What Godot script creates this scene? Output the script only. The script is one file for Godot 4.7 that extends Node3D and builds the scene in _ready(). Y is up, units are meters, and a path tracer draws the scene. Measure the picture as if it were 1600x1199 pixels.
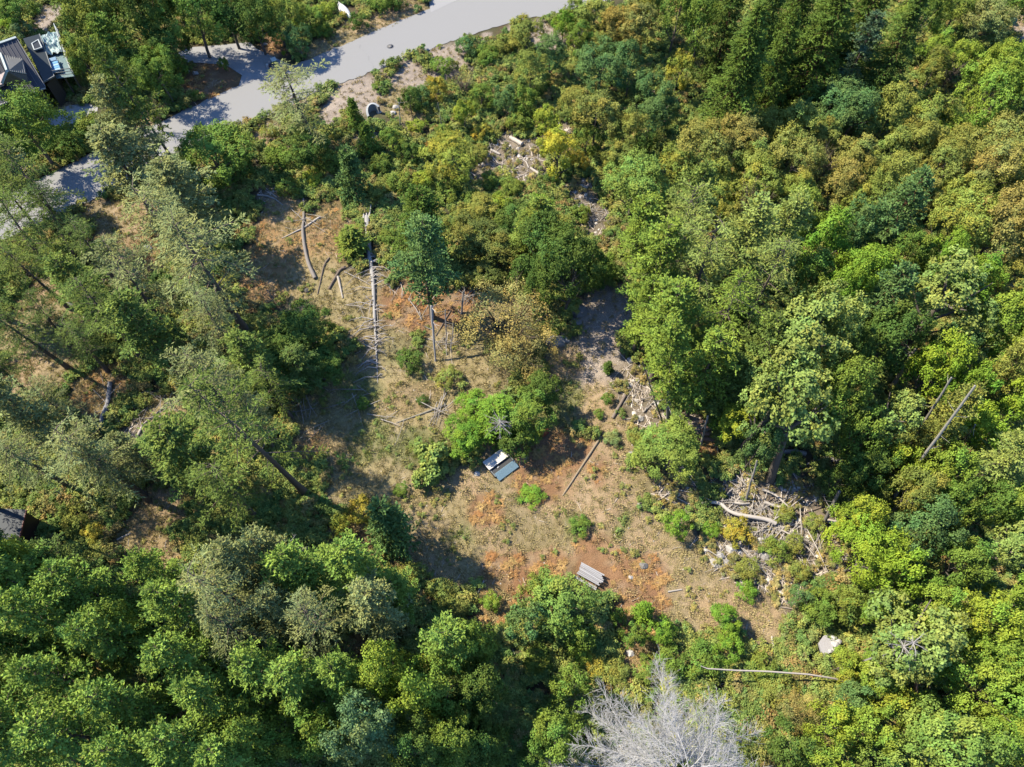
extends Node3D

var rng := RandomNumberGenerator.new()
var mats := {}
var crowns := {}
var names := {}
var n_low := FastNoiseLite.new()
var n_fine := FastNoiseLite.new()
var n_patch := FastNoiseLite.new()

# ---------------------------------------------------------------- geometry
class Geo:
	var v := PackedVector3Array()
	var n := PackedVector3Array()
	var c := PackedColorArray()
	var i := PackedInt32Array()
	func leaf(p: Vector3, d: Vector3, nr: Vector3, l: float, w: float, col: Color) -> void:
		var s := d.cross(nr).normalized() * (w * 0.5)
		var k := v.size()
		var m := p + d * (l * 0.45)
		v.append(p); v.append(m + s); v.append(p + d * l); v.append(m - s)
		for q in 4:
			n.append(nr); c.append(col)
		i.append(k); i.append(k + 2); i.append(k + 1); i.append(k); i.append(k + 3); i.append(k + 2)
	func tri(a: Vector3, b: Vector3, e: Vector3, col: Color) -> void:
		var k := v.size()
		var nr := (e - a).cross(b - a).normalized()
		v.append(a); v.append(b); v.append(e)
		for q in 3:
			n.append(nr); c.append(col); i.append(k + q)
	func quad(a: Vector3, b: Vector3, e: Vector3, f: Vector3, col: Color) -> void:
		tri(a, b, e, col); tri(a, e, f, col)
	func tube(pts: Array, rad: Array, sides: int, col: Color, col2: Color = Color(0, 0, 0, 0)) -> void:
		var c2 := col if col2.a == 0.0 else col2
		var k0 := v.size()
		var u := Vector3.ZERO
		for q in pts.size():
			var t: Vector3 = (pts[mini(q + 1, pts.size() - 1)] - pts[maxi(q - 1, 0)]).normalized()
			if u == Vector3.ZERO:
				u = t.cross(Vector3(0.31, 0.2, 0.93) if absf(t.y) > 0.5 else Vector3.UP).normalized()
			u = (u - t * u.dot(t)).normalized()
			var w := t.cross(u)
			for s in sides:
				var a := TAU * s / sides
				var d := u * cos(a) + w * sin(a)
				v.append(pts[q] + d * rad[q]); n.append(d)
				c.append(col.lerp(c2, float(q) / (pts.size() - 1)))
		for q in pts.size() - 1:
			for s in sides:
				var a := k0 + q * sides + s
				var b := k0 + q * sides + (s + 1) % sides
				i.append(a); i.append(a + sides); i.append(b); i.append(b); i.append(a + sides); i.append(b + sides)
		for e in [0, pts.size() - 1]:
			var kc := v.size()
			v.append(pts[e]); n.append((pts[e] - pts[1 if e == 0 else e - 1]).normalized()); c.append(c2 if e else col)
			for s in sides:
				var a: int = k0 + e * sides + s
				var b: int = k0 + e * sides + (s + 1) % sides
				if e == 0: i.append(kc); i.append(a); i.append(b)
				else: i.append(kc); i.append(b); i.append(a)
	func box(ce: Vector3, b: Basis, sz: Vector3, col: Color, bev: float = 0.0) -> void:
		var h := sz * 0.5
		var P := func(x, y, z): return ce + b * Vector3(x * h.x, y * h.y, z * h.z)
		if bev <= 0.0:
			quad(P.call(-1, 1, -1), P.call(1, 1, -1), P.call(1, 1, 1), P.call(-1, 1, 1), col)
			quad(P.call(-1, -1, 1), P.call(1, -1, 1), P.call(1, -1, -1), P.call(-1, -1, -1), col)
			quad(P.call(-1, 1, 1), P.call(1, 1, 1), P.call(1, -1, 1), P.call(-1, -1, 1), col)
			quad(P.call(1, 1, -1), P.call(-1, 1, -1), P.call(-1, -1, -1), P.call(1, -1, -1), col)
			quad(P.call(1, 1, 1), P.call(1, 1, -1), P.call(1, -1, -1), P.call(1, -1, 1), col)
			quad(P.call(-1, 1, -1), P.call(-1, 1, 1), P.call(-1, -1, 1), P.call(-1, -1, -1), col)
			return
		var x := 1.0 - bev / h.x
		var y := 1.0 - bev / h.y
		var z := 1.0 - bev / h.z
		for s in [-1, 1]:
			quad(P.call(-x, s, -z * s), P.call(x, s, -z * s), P.call(x, s, z * s), P.call(-x, s, z * s), col)
			quad(P.call(-x * s, y, s), P.call(x * s, y, s), P.call(x * s, -y, s), P.call(-x * s, -y, s), col)
			quad(P.call(s, y, z * s), P.call(s, y, -z * s), P.call(s, -y, -z * s), P.call(s, -y, z * s), col)
			for t in [-1, 1]:
				quad(P.call(-x, t, s * z), P.call(x, t, s * z), P.call(x, t * y, s), P.call(-x, t * y, s), col)
				quad(P.call(s, t * y, -z), P.call(s, t * y, z), P.call(s * x, t, z), P.call(s * x, t, -z), col)
				quad(P.call(s, -y, t * z), P.call(s, y, t * z), P.call(s * x, y, t), P.call(s * x, -y, t), col)
				for r in [-1, 1]:
					tri(P.call(s, t * y, r * z), P.call(s * x, t, r * z), P.call(s * x, t * y, r), col)
	func slab(pts: Array, th: float, col: Color) -> void:    # a plate: outline counter-clockwise seen from its outside, pushed back by its thickness
		var nr: Vector3 = (pts[2] - pts[0]).cross(pts[1] - pts[0]).normalized()
		if nr.y < 0.0: nr = -nr
		for q in range(1, pts.size() - 1):
			tri(pts[0], pts[q], pts[q + 1], col)
			tri(pts[0] - nr * th, pts[q + 1] - nr * th, pts[q] - nr * th, col)
		for q in pts.size():
			var a: Vector3 = pts[q]
			var b: Vector3 = pts[(q + 1) % pts.size()]
			quad(a, b, b - nr * th, a - nr * th, col)
	func mesh() -> ArrayMesh:
		var a := []
		a.resize(Mesh.ARRAY_MAX)
		a[Mesh.ARRAY_VERTEX] = v; a[Mesh.ARRAY_NORMAL] = n; a[Mesh.ARRAY_COLOR] = c; a[Mesh.ARRAY_INDEX] = i
		var m := ArrayMesh.new()
		m.add_surface_from_arrays(Mesh.PRIMITIVE_TRIANGLES, a)
		return m

func R(a: float, b: float) -> float:
	return rng.randf_range(a, b)

func rv() -> Vector3:
	var y := R(-1, 1)
	var a := R(0, TAU)
	var q := sqrt(1.0 - y * y)
	return Vector3(q * cos(a), y, q * sin(a))

func tint(base: Color, k: float) -> Color:
	return Color(clampf(base.r * k, 0, 1), clampf(base.g * k, 0, 1), clampf(base.b * k, 0, 1))

# ---------------------------------------------------------------- naming
func uniq(called: String) -> String:
	names[called] = names.get(called, -1) + 1
	return called if names[called] == 0 else "%s_%03d" % [called, names[called]]

func tag(o: Node3D, label: String, category: String, group := "") -> void:
	o.set_meta("label", label); o.set_meta("category", category)
	if group: o.set_meta("group", group)

func thing(called: String, label: String, category: String, at := Vector3.ZERO, turn := 0.0, group := "") -> Node3D:
	var o := Node3D.new()
	o.name = uniq(called)
	add_child(o, true)
	o.position = at; o.rotation.y = turn
	tag(o, label, category, group)
	return o

func put(called: String, mesh: Mesh, mat: Material, parent: Node3D = null) -> MeshInstance3D:
	var o := MeshInstance3D.new()
	o.mesh = mesh; o.material_override = mat
	if parent == null:
		o.name = uniq(called); add_child(o, true)
	else:
		o.name = called; parent.add_child(o, true)
	return o

func struct(called: String, mesh: Mesh, mat: Material) -> MeshInstance3D:
	var o := put(called, mesh, mat)
	o.set_meta("kind", "structure")
	return o

func stuff(called: String, label: String, mesh: Mesh, mat: Material, where: Array, cols: PackedColorArray) -> void:
	var mm := MultiMesh.new()
	mm.transform_format = MultiMesh.TRANSFORM_3D
	mm.use_colors = true
	mm.mesh = mesh
	mm.instance_count = where.size()
	for k in where.size():
		mm.set_instance_transform(k, where[k]); mm.set_instance_color(k, cols[k])
	var o := MultiMeshInstance3D.new()
	o.multimesh = mm; o.material_override = mat
	o.name = uniq(called); add_child(o, true)
	o.set_meta("kind", "stuff"); o.set_meta("label", label); o.set_meta("category", "ground cover")

# ---------------------------------------------------------------- materials
func lin(r: float, g: float, b: float) -> Color:
	return Color(r, g, b).linear_to_srgb()

func mat(key: String, albedo: Color, rough := 0.8, back := 0.0, both := false) -> StandardMaterial3D:
	if mats.has(key): return mats[key]
	var m := StandardMaterial3D.new()
	m.albedo_color = albedo
	m.roughness = rough
	m.vertex_color_use_as_albedo = true
	m.metallic_specular = 0.14 if both else 0.35
	if both: m.cull_mode = BaseMaterial3D.CULL_DISABLED
	if back > 0.0:
		m.backlight_enabled = true
		m.backlight = Color(back, back * 1.0, back * 0.5)
	mats[key] = m
	return m

func noise_tex(freq: float, lo: float, hi: float, seed_: int, size := 512, normal := false, typ := FastNoiseLite.TYPE_SIMPLEX_SMOOTH) -> NoiseTexture2D:
	var t := NoiseTexture2D.new()
	var f := FastNoiseLite.new()
	f.seed = seed_; f.frequency = freq; f.noise_type = typ; f.fractal_octaves = 5
	t.noise = f; t.width = size; t.height = size; t.seamless = true
	if normal:
		t.as_normal_map = true; t.bump_strength = 6.0
	else:
		var g := Gradient.new()
		g.set_color(0, Color(lo, lo, lo)); g.set_color(1, Color(hi, hi, hi))
		t.color_ramp = g
	return t

func textured(key: String, albedo: Color, rough: float, tex: Texture2D, scale_: float, nrm: Texture2D = null, ns := 1.0, world := true) -> StandardMaterial3D:
	var m := mat(key, albedo, rough)
	m.albedo_texture = tex
	m.uv1_triplanar = true
	m.uv1_world_triplanar = world
	m.uv1_scale = Vector3.ONE * scale_
	if nrm:
		m.normal_enabled = true; m.normal_texture = nrm; m.normal_scale = ns
	return m

# leaf colours as the leaves have them (linear)
var PAL := {
	"green": [.125, .185, .055], "greendark": [.08, .125, .045], "olivegreen": [.15, .19, .06], "olive": [.19, .2, .075], "olivedark": [.13, .14, .06],
	"lime": [.185, .27, .05], "limegreen": [.175, .245, .06], "yellowlime": [.21, .265, .055], "yellowgreen": [.225, .265, .06], "yellowolive": [.25, .255, .07],
	"bright": [.14, .235, .05], "blue": [.13, .19, .125], "greenblue": [.095, .16, .085], "softgreen": [.165, .23, .08], "greygreen": [.2, .23, .13],
	"gold": [.30, .245, .065], "yellow": [.37, .345, .07], "rust": [.30, .17, .07], "rustolive": [.235, .19, .08], "tan": [.27, .225, .125], "tanolive": [.235, .21, .105], "dusty": [.205, .205, .085], "dustya": [.185, .215, .08], "dustyb": [.235, .215, .10], "dustyc": [.215, .235, .075],
	"firgreen": [.125, .17, .065], "firdark": [.095, .135, .06], "silver": [.195, .215, .14], "firbright": [.16, .235, .075], "silvergreen": [.195, .235, .1], "cedarlime": [.155, .215, .06],
	"cedargreen": [.078, .122, .037], "cedardark": [.075, .115, .04], "bluespruce": [.085, .135, .12], "glossy": [.185, .23, .095]}

func leafmat(p: String) -> StandardMaterial3D:
	var a: Array = PAL[p]
	return mat("leaf_" + p, lin(a[0] * 1.44, a[1] * 1.52, a[2] * 0.92), 0.75, 0.55, true)

# ---------------------------------------------------------------- ground
var ZONES := [
	[0.00, -23.10, 4.00, 4.31, "t"],
	[3.22, -23.67, 3.22, 3.48, "r"],
	[6.87, -21.96, 3.44, 3.66, "t"],
	[8.00, -23.10, 1.71, 1.84, "r"],
	[1.57, -21.07, 1.36, 1.44, "g"],
	[-3.68, -21.40, 2.63, 2.79, "t"],
	[5.14, -18.67, 3.08, 3.19, "t"],
	[5.39, -18.57, 1.33, 1.38, "g"],
	[9.47, -18.25, 2.15, 2.22, "g"],
	[6.77, -15.97, 2.21, 2.23, "r"],
	[9.99, -15.57, 3.25, 3.27, "t"],
	[2.49, -15.32, 2.24, 2.26, "r"],
	[-1.00, -15.32, 2.49, 2.51, "r"],
	[12.70, -13.11, 2.93, 2.89, "t"],
	[9.71, -12.39, 2.43, 2.38, "r"],
	[14.56, -12.39, 2.43, 2.38, "t"],
	[18.28, -11.45, 2.17, 2.10, "t"],
	[-3.07, -18.15, 2.56, 2.64, "y"],
	[-5.07, -17.10, 2.53, 2.59, "g"],
	[-7.29, -20.29, 2.34, 2.46, "y"],
	[5.76, -32.39, 2.59, 3.01, "y"],
	[7.60, -34.42, 3.04, 3.59, "p"],
	[8.81, -39.43, 3.04, 3.72, "p"],
	[4.68, -34.42, 1.87, 2.21, "t"],
	[3.93, -29.13, 2.58, 2.92, "g"],
	[7.29, -29.13, 2.36, 2.67, "t"],
	[10.88, -31.72, 2.06, 2.38, "w"],
	[11.94, -27.88, 2.00, 2.24, "w"],
	[19.70, -19.75, 3.89, 4.07, "w"],
	[16.31, -16.08, 2.51, 2.54, "w"],
	[21.08, -16.08, 2.76, 2.80, "w"],
	[23.44, -20.29, 2.87, 3.01, "w"],
	[13.68, -21.40, 2.10, 2.23, "w"],
	[-23.39, -48.82, 3.90, 5.11, "o"],
	[-19.13, -48.56, 4.02, 5.26, "o"],
	[-14.74, -40.94, 3.81, 4.72, "y"],
	[-23.94, -44.45, 3.46, 4.40, "o"],
	[-18.68, -42.86, 3.74, 4.69, "y"],
	[-9.77, -40.18, 3.18, 3.91, "r"],
	[-11.69, -34.42, 3.04, 3.59, "y"],
	[-9.28, -33.40, 2.09, 2.44, "g"],
	[-4.86, -39.43, 3.04, 3.72, "r"],
	[-2.44, -40.18, 2.56, 3.16, "r"],
	[-0.60, -36.88, 3.81, 4.58, "y"],
	[-5.88, -35.11, 2.47, 2.93, "y"],
	[-14.43, -27.88, 3.33, 3.73, "y"],
	[-10.88, -25.44, 3.27, 3.58, "y"],
	[-8.97, -29.13, 2.80, 3.17, "y"],
	[-15.31, -26.04, 2.19, 2.41, "y"],
	[-12.68, -21.96, 2.75, 2.93, "y"],
	[-9.65, -23.67, 2.25, 2.44, "y"],
	[-17.41, -25.44, 1.74, 1.91, "o"],
	[-12.41, -17.10, 2.63, 2.69, "o"],
	[-8.11, -17.10, 2.63, 2.69, "y"],
	[-2.29, -31.72, 2.29, 2.65, "y"],
	[-5.61, -29.13, 2.24, 2.54, "y"],
	[9.48, -9.84, 1.90, 1.81, "o"],
	[-1.46, -12.63, 1.95, 1.91, "o"],
	[-45.06, -39.81, 3.65, 4.49, "t"],
	[-41.70, -36.88, 3.57, 4.30, "y"],
	[-43.34, -32.05, 3.44, 3.99, "t"],
	[-36.83, -30.41, 2.95, 3.37, "o"],
	[-30.61, -28.19, 2.56, 2.87, "y"],
	[-32.38, -25.44, 2.29, 2.51, "w"],
	[-28.52, -19.75, 2.59, 2.71, "t"],
	[-29.20, -17.36, 2.79, 2.86, "y"],
	[-27.86, -15.07, 1.99, 2.00, "t"],
	[-39.94, -51.15, 3.43, 4.57, "t"],
	[-36.43, -46.48, 2.94, 3.79, "o"],
	[-39.17, -44.85, 2.53, 3.22, "t"],
	[-43.47, -42.47, 2.48, 3.11, "t"],
	[-46.60, -37.24, 2.39, 2.88, "y"],
	[1.54, -60.01, 2.66, 3.76, "w"],
	[-0.71, -62.21, 1.99, 2.85, "w"],
	[7.11, -55.03, 1.90, 2.59, "w"],
	[8.60, -51.42, 1.85, 2.47, "w"],
	[-17.92, -70.33, 2.99, 4.50, "p"],
	[-12.19, -73.78, 2.59, 3.98, "p"],
	[-7.77, -77.00, 2.33, 3.65, "p"],
	[4.37, -81.11, 2.39, 3.83, "p"],
	[8.70, -80.09, 1.90, 3.03, "w"],
	[-58.62, -85.82, 1.96, 3.23, "p"],
	[-58.82, -83.96, 1.45, 2.37, "p"],
	[-35.82, -73.78, 3.51, 5.39, "r"],
	[-29.21, -79.84, 2.05, 3.27, "r"],
	[-16.14, -83.69, 2.74, 4.47, "t"],
	[-13.08, -86.09, 2.45, 4.05, "t"],
	[-19.91, -81.36, 3.19, 5.12, "t"],
	[-23.58, -79.09, 1.89, 2.99, "t"],
	[63.74, -83.69, 1.94, 3.15, "p"],
	[48.92, -42.09, 1.49, 1.86, "t"],
	[63.59, -85.55, 1.63, 2.68, "t"],
	[-24.42, -68.88, 1.48, 2.21, "t"],
	[-20.54, -67.46, 1.76, 2.61, "p"],
	[-27.39, -64.58, 1.73, 2.52, "t"],
	[-16.47, -63.54, 1.72, 2.48, "w"],
	[-13.37, -69.44, 1.93, 2.89, "y"],
	[-11.65, -66.17, 1.75, 2.57, "y"],
	[-2.78, -59.02, 2.37, 3.32, "w"],
	[-43.30, -52.48, 1.47, 1.97, "t"],
	[-37.00, -68.88, 1.33, 1.99, "d"],
	[-41.71, -65.64, 1.45, 2.12, "t"],
	[-25.78, -55.22, 1.36, 1.86, "w"],
	[-24.13, -53.38, 2.01, 2.72, "t"],
	[5.75, -64.06, 1.44, 2.08, "w"],
	[16.41, -26.04, 1.31, 1.45, "r"],
	[15.55, -27.88, 1.33, 1.49, "p"],
	[9.32, -8.06, 1.68, 1.58, "o"],
	[-11.32, -9.39, 1.42, 1.35, "o"],
	[-8.77, -9.84, 0.95, 0.91, "o"],
	[-51.46, -67.79, 1.47, 2.18, "t"],
	[-4.64, -7.62, 1.39, 1.30, "d"],
	[-40.64, -20.29, 2.08, 2.19, "d"],
	[23.12, -9.39, 1.13, 1.08, "w"],
	[25.48, -15.57, 1.50, 1.51, "w"],
	[21.77, -25.44, 2.18, 2.39, "d"],
	[25.87, -24.26, 2.69, 2.93, "d"],
	[-23.79, -69.66, 0.74, 1.12, "p"],
	[-20.99, -71.01, 0.75, 1.13, "p"],
	[-18.16, -72.61, 0.76, 1.16, "p"],
	[-15.31, -74.48, 0.77, 1.18, "p"],
	[-12.38, -76.39, 0.77, 1.21, "p"],
	[-9.39, -78.35, 0.78, 1.24, "p"],
	[-6.32, -79.84, 0.79, 1.26, "p"],
	[-3.19, -81.49, 0.80, 1.28, "p"],
	[0.00, -83.17, 0.80, 1.31, "p"],
	[3.24, -84.22, 0.81, 1.32, "p"],
	[6.52, -85.55, 0.82, 1.34, "p"],
	[9.88, -87.31, 0.82, 1.37, "p"],
	[1.54, -18.41, 2.31, 2.38, "t"],
	[-1.02, -18.04, 2.04, 2.11, "t"],
	[12.16, -17.10, 2.28, 2.33, "t"],
	[13.96, -15.32, 1.99, 2.01, "t"],
	[9.50, -21.85, 2.11, 2.25, "t"],
	[-4.00, -15.57, 2.00, 2.01, "y"],
	[16.12, -13.11, 1.95, 1.93, "t"],
	[7.26, -19.75, 1.97, 2.06, "t"],
	[-5.70, -19.75, 2.07, 2.17, "y"],
	[4.35, -25.44, 2.18, 2.39, "r"],
	[8.74, -25.92, 2.08, 2.29, "t"],
	[10.74, -18.15, 1.84, 1.90, "t"],
	[12.68, -15.07, 1.99, 2.00, "t"],
	[-9.33, -19.75, 2.07, 2.17, "y"],
	[-11.96, -31.06, 2.85, 3.27, "y"],
	[-7.66, -26.04, 2.41, 2.65, "y"],
	[-17.95, -29.13, 1.68, 1.90, "y"],
	[-14.89, -31.72, 2.29, 2.65, "y"],
	[-6.30, -31.72, 2.06, 2.38, "y"],
	[18.99, -15.57, 2.50, 2.52, "w"],
	[24.21, -16.59, 2.02, 2.05, "w"],
	[21.59, -13.59, 1.77, 1.75, "w"],
	[-12.03, -26.04, 2.19, 2.41, "g"],
	[-8.71, -25.44, 1.96, 2.15, "g"],
	[-5.44, -25.44, 1.63, 1.79, "g"],
	[-13.67, -31.06, 1.94, 2.23, "g"],
	[4.53, -30.41, 1.93, 2.20, "g"],
	[1.13, -29.77, 1.35, 1.54, "g"],
	[-2.07, -19.75, 1.56, 1.63, "r"],
	[2.13, -22.81, 2.13, 2.29, "r"],
	[5.44, -25.44, 1.85, 2.03, "r"],
	[10.40, -14.57, 1.78, 1.78, "r"],
	[7.96, -15.07, 1.69, 1.70, "r"],
	[0.99, -14.32, 1.78, 1.77, "r"],
]
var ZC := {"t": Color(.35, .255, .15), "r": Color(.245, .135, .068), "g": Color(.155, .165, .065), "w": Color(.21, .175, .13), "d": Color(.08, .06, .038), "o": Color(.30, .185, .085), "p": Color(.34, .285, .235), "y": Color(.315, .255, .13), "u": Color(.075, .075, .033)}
var ROAD_L := [Vector2(18.24, -97.40), Vector2(13.79, -95.89), Vector2(2.57, -94.41), Vector2(-3.39, -92.51), Vector2(-8.31, -89.10), Vector2(-10.54, -87.45), Vector2(-13.84, -85.28), Vector2(-18.37, -81.88), Vector2(-22.73, -78.59), Vector2(-26.64, -76.03), Vector2(-32.48, -72.27), Vector2(-35.72, -69.77), Vector2(-40.60, -65.53), Vector2(-45.08, -62.21), Vector2(-49.71, -57.86), Vector2(-53.88, -54.11), Vector2(-58.51, -50.54)]
var ROAD_R := [Vector2(23.94, -94.41), Vector2(17.70, -91.65), Vector2(12.49, -89.38), Vector2(6.57, -86.90), Vector2(0.00, -84.62), Vector2(-4.80, -82.26), Vector2(-8.70, -80.22), Vector2(-12.49, -77.85), Vector2(-18.30, -73.89), Vector2(-22.55, -71.46), Vector2(-26.55, -68.33), Vector2(-29.15, -66.38), Vector2(-33.63, -63.44), Vector2(-38.21, -58.83), Vector2(-42.46, -55.40), Vector2(-47.07, -51.77), Vector2(-52.83, -47.64)]
var FLAT := []
var CLEAR := []    # what lies on the ground keeps the low plants off: [end, end, distance]

func hgt(x: float, z: float) -> float:
	var f := 1.0
	for s in FLAT:
		var d := Vector2(x, z).distance_to(Geometry2D.get_closest_point_to_segment(Vector2(x, z), s[0], s[1]))
		f = minf(f, smoothstep(s[2], s[2] + 3.0, d))
	var far := clampf((Vector2(x, z + 40).length() - 110.0) / 400.0, 0, 1)
	return f * (n_low.get_noise_2d(x, z) * 0.55 + n_fine.get_noise_2d(x, z) * 0.07) - 0.02 + far * n_low.get_noise_2d(x * 0.06, z * 0.06) * 14.0 * f

func ground(x: float, z: float, up := 0.0) -> Vector3:
	return Vector3(x, hgt(x, z) + up, z)

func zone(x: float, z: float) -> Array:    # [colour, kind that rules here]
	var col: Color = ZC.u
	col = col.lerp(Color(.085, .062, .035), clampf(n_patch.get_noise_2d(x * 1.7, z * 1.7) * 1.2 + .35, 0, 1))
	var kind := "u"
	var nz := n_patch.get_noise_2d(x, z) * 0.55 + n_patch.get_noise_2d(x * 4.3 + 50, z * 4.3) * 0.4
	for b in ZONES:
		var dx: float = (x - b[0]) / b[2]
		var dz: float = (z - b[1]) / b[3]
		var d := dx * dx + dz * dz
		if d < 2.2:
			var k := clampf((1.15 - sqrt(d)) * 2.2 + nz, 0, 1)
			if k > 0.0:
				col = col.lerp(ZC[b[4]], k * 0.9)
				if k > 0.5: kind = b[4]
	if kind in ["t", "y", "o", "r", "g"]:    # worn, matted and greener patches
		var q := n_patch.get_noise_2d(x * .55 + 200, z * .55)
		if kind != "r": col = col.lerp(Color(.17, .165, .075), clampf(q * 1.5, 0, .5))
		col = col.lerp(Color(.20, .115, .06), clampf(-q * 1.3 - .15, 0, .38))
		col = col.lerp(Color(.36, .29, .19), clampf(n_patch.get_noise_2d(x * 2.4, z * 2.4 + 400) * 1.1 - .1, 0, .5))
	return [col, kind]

func on_road(x: float, z: float, extra := 0.0) -> bool:
	for s in FLAT:
		var p := Vector2(x, z)
		if p.distance_to(Geometry2D.get_closest_point_to_segment(p, s[0], s[1])) < s[2] - 0.3 + extra: return true
	return false

func spread(lo: float, hi: float, step: float, out: Array) -> Array:
	var a := []
	for k in range(out.size() - 1, -1, -1): a.append(lo - out[k])
	var x := lo
	while x <= hi:
		a.append(x); x += step
	for k in out: a.append(hi + k)
	return a

func make_ground() -> void:
	var xs := spread(-80, 80, 0.42, [2.0, 5.0, 11.0, 25.0, 60.0, 150.0, 400.0, 1000.0, 2600.0])
	var zs := spread(-108, 12, 0.42, [2.0, 5.0, 11.0, 25.0, 60.0, 150.0, 400.0, 1000.0, 2600.0])
	var g := Geo.new()
	var w := xs.size()
	for z in zs:
		for x in xs:
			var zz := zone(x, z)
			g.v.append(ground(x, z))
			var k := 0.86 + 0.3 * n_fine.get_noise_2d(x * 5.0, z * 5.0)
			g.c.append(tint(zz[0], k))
			g.n.append(Vector3.UP)
	for b in zs.size():
		for a in w:
			var q: int = b * w + a
			var l: Vector3 = g.v[q - 1 if a > 0 else q]
			var r: Vector3 = g.v[q + 1 if a < w - 1 else q]
			var u: Vector3 = g.v[q - w if b > 0 else q]
			var d: Vector3 = g.v[q + w if b < zs.size() - 1 else q]
			g.n[q] = (d - u).cross(r - l).normalized()
			if a < w - 1 and b < zs.size() - 1:
				g.i.append(q); g.i.append(q + 1); g.i.append(q + w); g.i.append(q + 1); g.i.append(q + w + 1); g.i.append(q + w)
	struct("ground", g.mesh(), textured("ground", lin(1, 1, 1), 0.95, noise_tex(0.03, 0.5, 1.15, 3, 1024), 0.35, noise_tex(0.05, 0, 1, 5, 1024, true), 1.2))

func ragged(l: Array, amount: float) -> Array:    # the same line with a point per 0.6 m, worn unevenly
	var out := []
	for q in l.size() - 1:
		var n := maxi(1, int(l[q].distance_to(l[q + 1]) / .6))
		for k in n:
			var p: Vector2 = l[q].lerp(l[q + 1], float(k) / n)
			out.append(p + Vector2(n_fine.get_noise_2d(p.x * 1.4, p.y * 1.4), n_fine.get_noise_2d(p.x * 1.4 + 70, p.y * 1.4)) * amount)
	out.append(l[-1])
	return out

func resample(l: Array, n: int) -> Array:
	var c := Curve2D.new()
	for p in l: c.add_point(p)
	var out := []
	for k in n + 1: out.append(c.sample_baked(c.get_baked_length() * k / n))
	return out

func strip(l: Array, r: Array, y: float, across: int, col: Color) -> ArrayMesh:
	var g := Geo.new()
	for q in l.size() - 1:
		for k in across:
			var f0 := float(k) / across
			var f1 := float(k + 1) / across
			var a: Vector2 = l[q].lerp(r[q], f0)
			var b: Vector2 = l[q + 1].lerp(r[q + 1], f0)
			var c: Vector2 = l[q + 1].lerp(r[q + 1], f1)
			var d: Vector2 = l[q].lerp(r[q], f1)
			g.quad(Vector3(a.x, y, a.y), Vector3(b.x, y, b.y), Vector3(c.x, y, c.y), Vector3(d.x, y, d.y), col)
	return g.mesh()

func sheet(poly: Array, y: float, col: Color) -> ArrayMesh:
	var g := Geo.new()
	var t := Geometry2D.triangulate_polygon(PackedVector2Array(poly))
	for k in range(0, t.size(), 3):
		var a: Vector2 = poly[t[k]]
		var b: Vector2 = poly[t[k + 1]]
		var c: Vector2 = poly[t[k + 2]]
		var P := [Vector3(a.x, y, a.y), Vector3(b.x, y, b.y), Vector3(c.x, y, c.y)]
		if (P[2] - P[0]).cross(P[1] - P[0]).y < 0.0: g.tri(P[0], P[2], P[1], col)
		else: g.tri(P[0], P[1], P[2], col)
	return g.mesh()

# ---------------------------------------------------------------- plants
func crown_broadleaf(rad: float, hb: float, h: float, lobes: int, clumps: int, leaves: int, ls: float, spread_: float, gap: float) -> Geo:
	var g := Geo.new()
	var ce := Vector3(0, (hb + h) * 0.5, 0)
	var ax := Vector3(rad, (h - hb) * 0.5, rad)
	var L := []
	for k in lobes:
		var d := rv()
		if d.y < -0.55: d.y = -d.y
		d = Vector3(d.x, d.y * 0.9 + 0.12, d.z).normalized()
		var rl := rad * R(0.17, 0.4)
		var q := ce + d * (ax - Vector3.ONE * rl * 0.6) * R(0.55, 1.16)
		L.append([q, rl, d, R(0.7, 1.0), R(-0.14, 0.13)])
	L.append([ce, rad * 0.5, Vector3.UP, 0.8, 0.0])
	for a in L:
		for k in clumps:
			var d: Vector3 = (rv() + a[2] * 0.75 + Vector3.UP * 0.3).normalized()
			var p: Vector3 = a[0] + d * a[1] * R(0.6, 1.3)
			var hidden := false
			for b in L:
				if b != a and p.distance_to(b[0]) < b[1] * 0.7: hidden = true
			if hidden or rng.randf() < gap: continue
			var kc: float = a[3] * R(0.78, 1.08)
			for q in leaves:
				var lp: Vector3 = p + rv() * spread_ * R(0.2, 1.0)
				var ln := (d + rv() * 0.75 + Vector3.UP * 0.25).normalized()
				var ld := ln.cross(rv()).normalized()
				var kk: float = kc * R(0.8, 1.1)
				var warm: float = a[4] + R(-0.05, 0.05)
				g.leaf(lp, ld, ln, ls * R(0.7, 1.3), ls * R(0.5, 0.85), Color(clampf(kk * (0.77 + warm), 0, 1), clampf(kk * 0.77, 0, 1), clampf(kk * (0.75 - warm * 0.5), 0, 1)))
	return g

func wood_broadleaf(rad: float, hb: float, h: float, tr: float, limbs: int) -> Geo:
	var g := Geo.new()
	var b := Color(.62, .6, .58)
	var top := Vector3(R(-.2, .2) * rad, lerpf(hb, h, 0.55), R(-.2, .2) * rad)
	g.tube([Vector3(0, -0.35, 0), Vector3(R(-.05, .05), hb * 0.5, R(-.05, .05)), Vector3(top.x * .5, lerpf(hb, h, .2), top.z * .5), top], [tr * 1.25, tr, tr * .8, tr * .35], 7, b)
	for k in limbs:
		var a := TAU * k / limbs + R(-.4, .4)
		var y := lerpf(hb * 0.75, lerpf(hb, h, .4), rng.randf())
		var d := Vector3(cos(a), 0, sin(a))
		var ln := rad * R(.55, .95)
		var s := Vector3(top.x * .4, y, top.z * .4)
		g.tube([s, s + d * ln * .5 + Vector3.UP * (h - hb) * R(.1, .22), s + d * ln + Vector3.UP * (h - hb) * R(.22, .5)], [tr * .45, tr * .3, tr * .1], 5, b)
	return g

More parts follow.
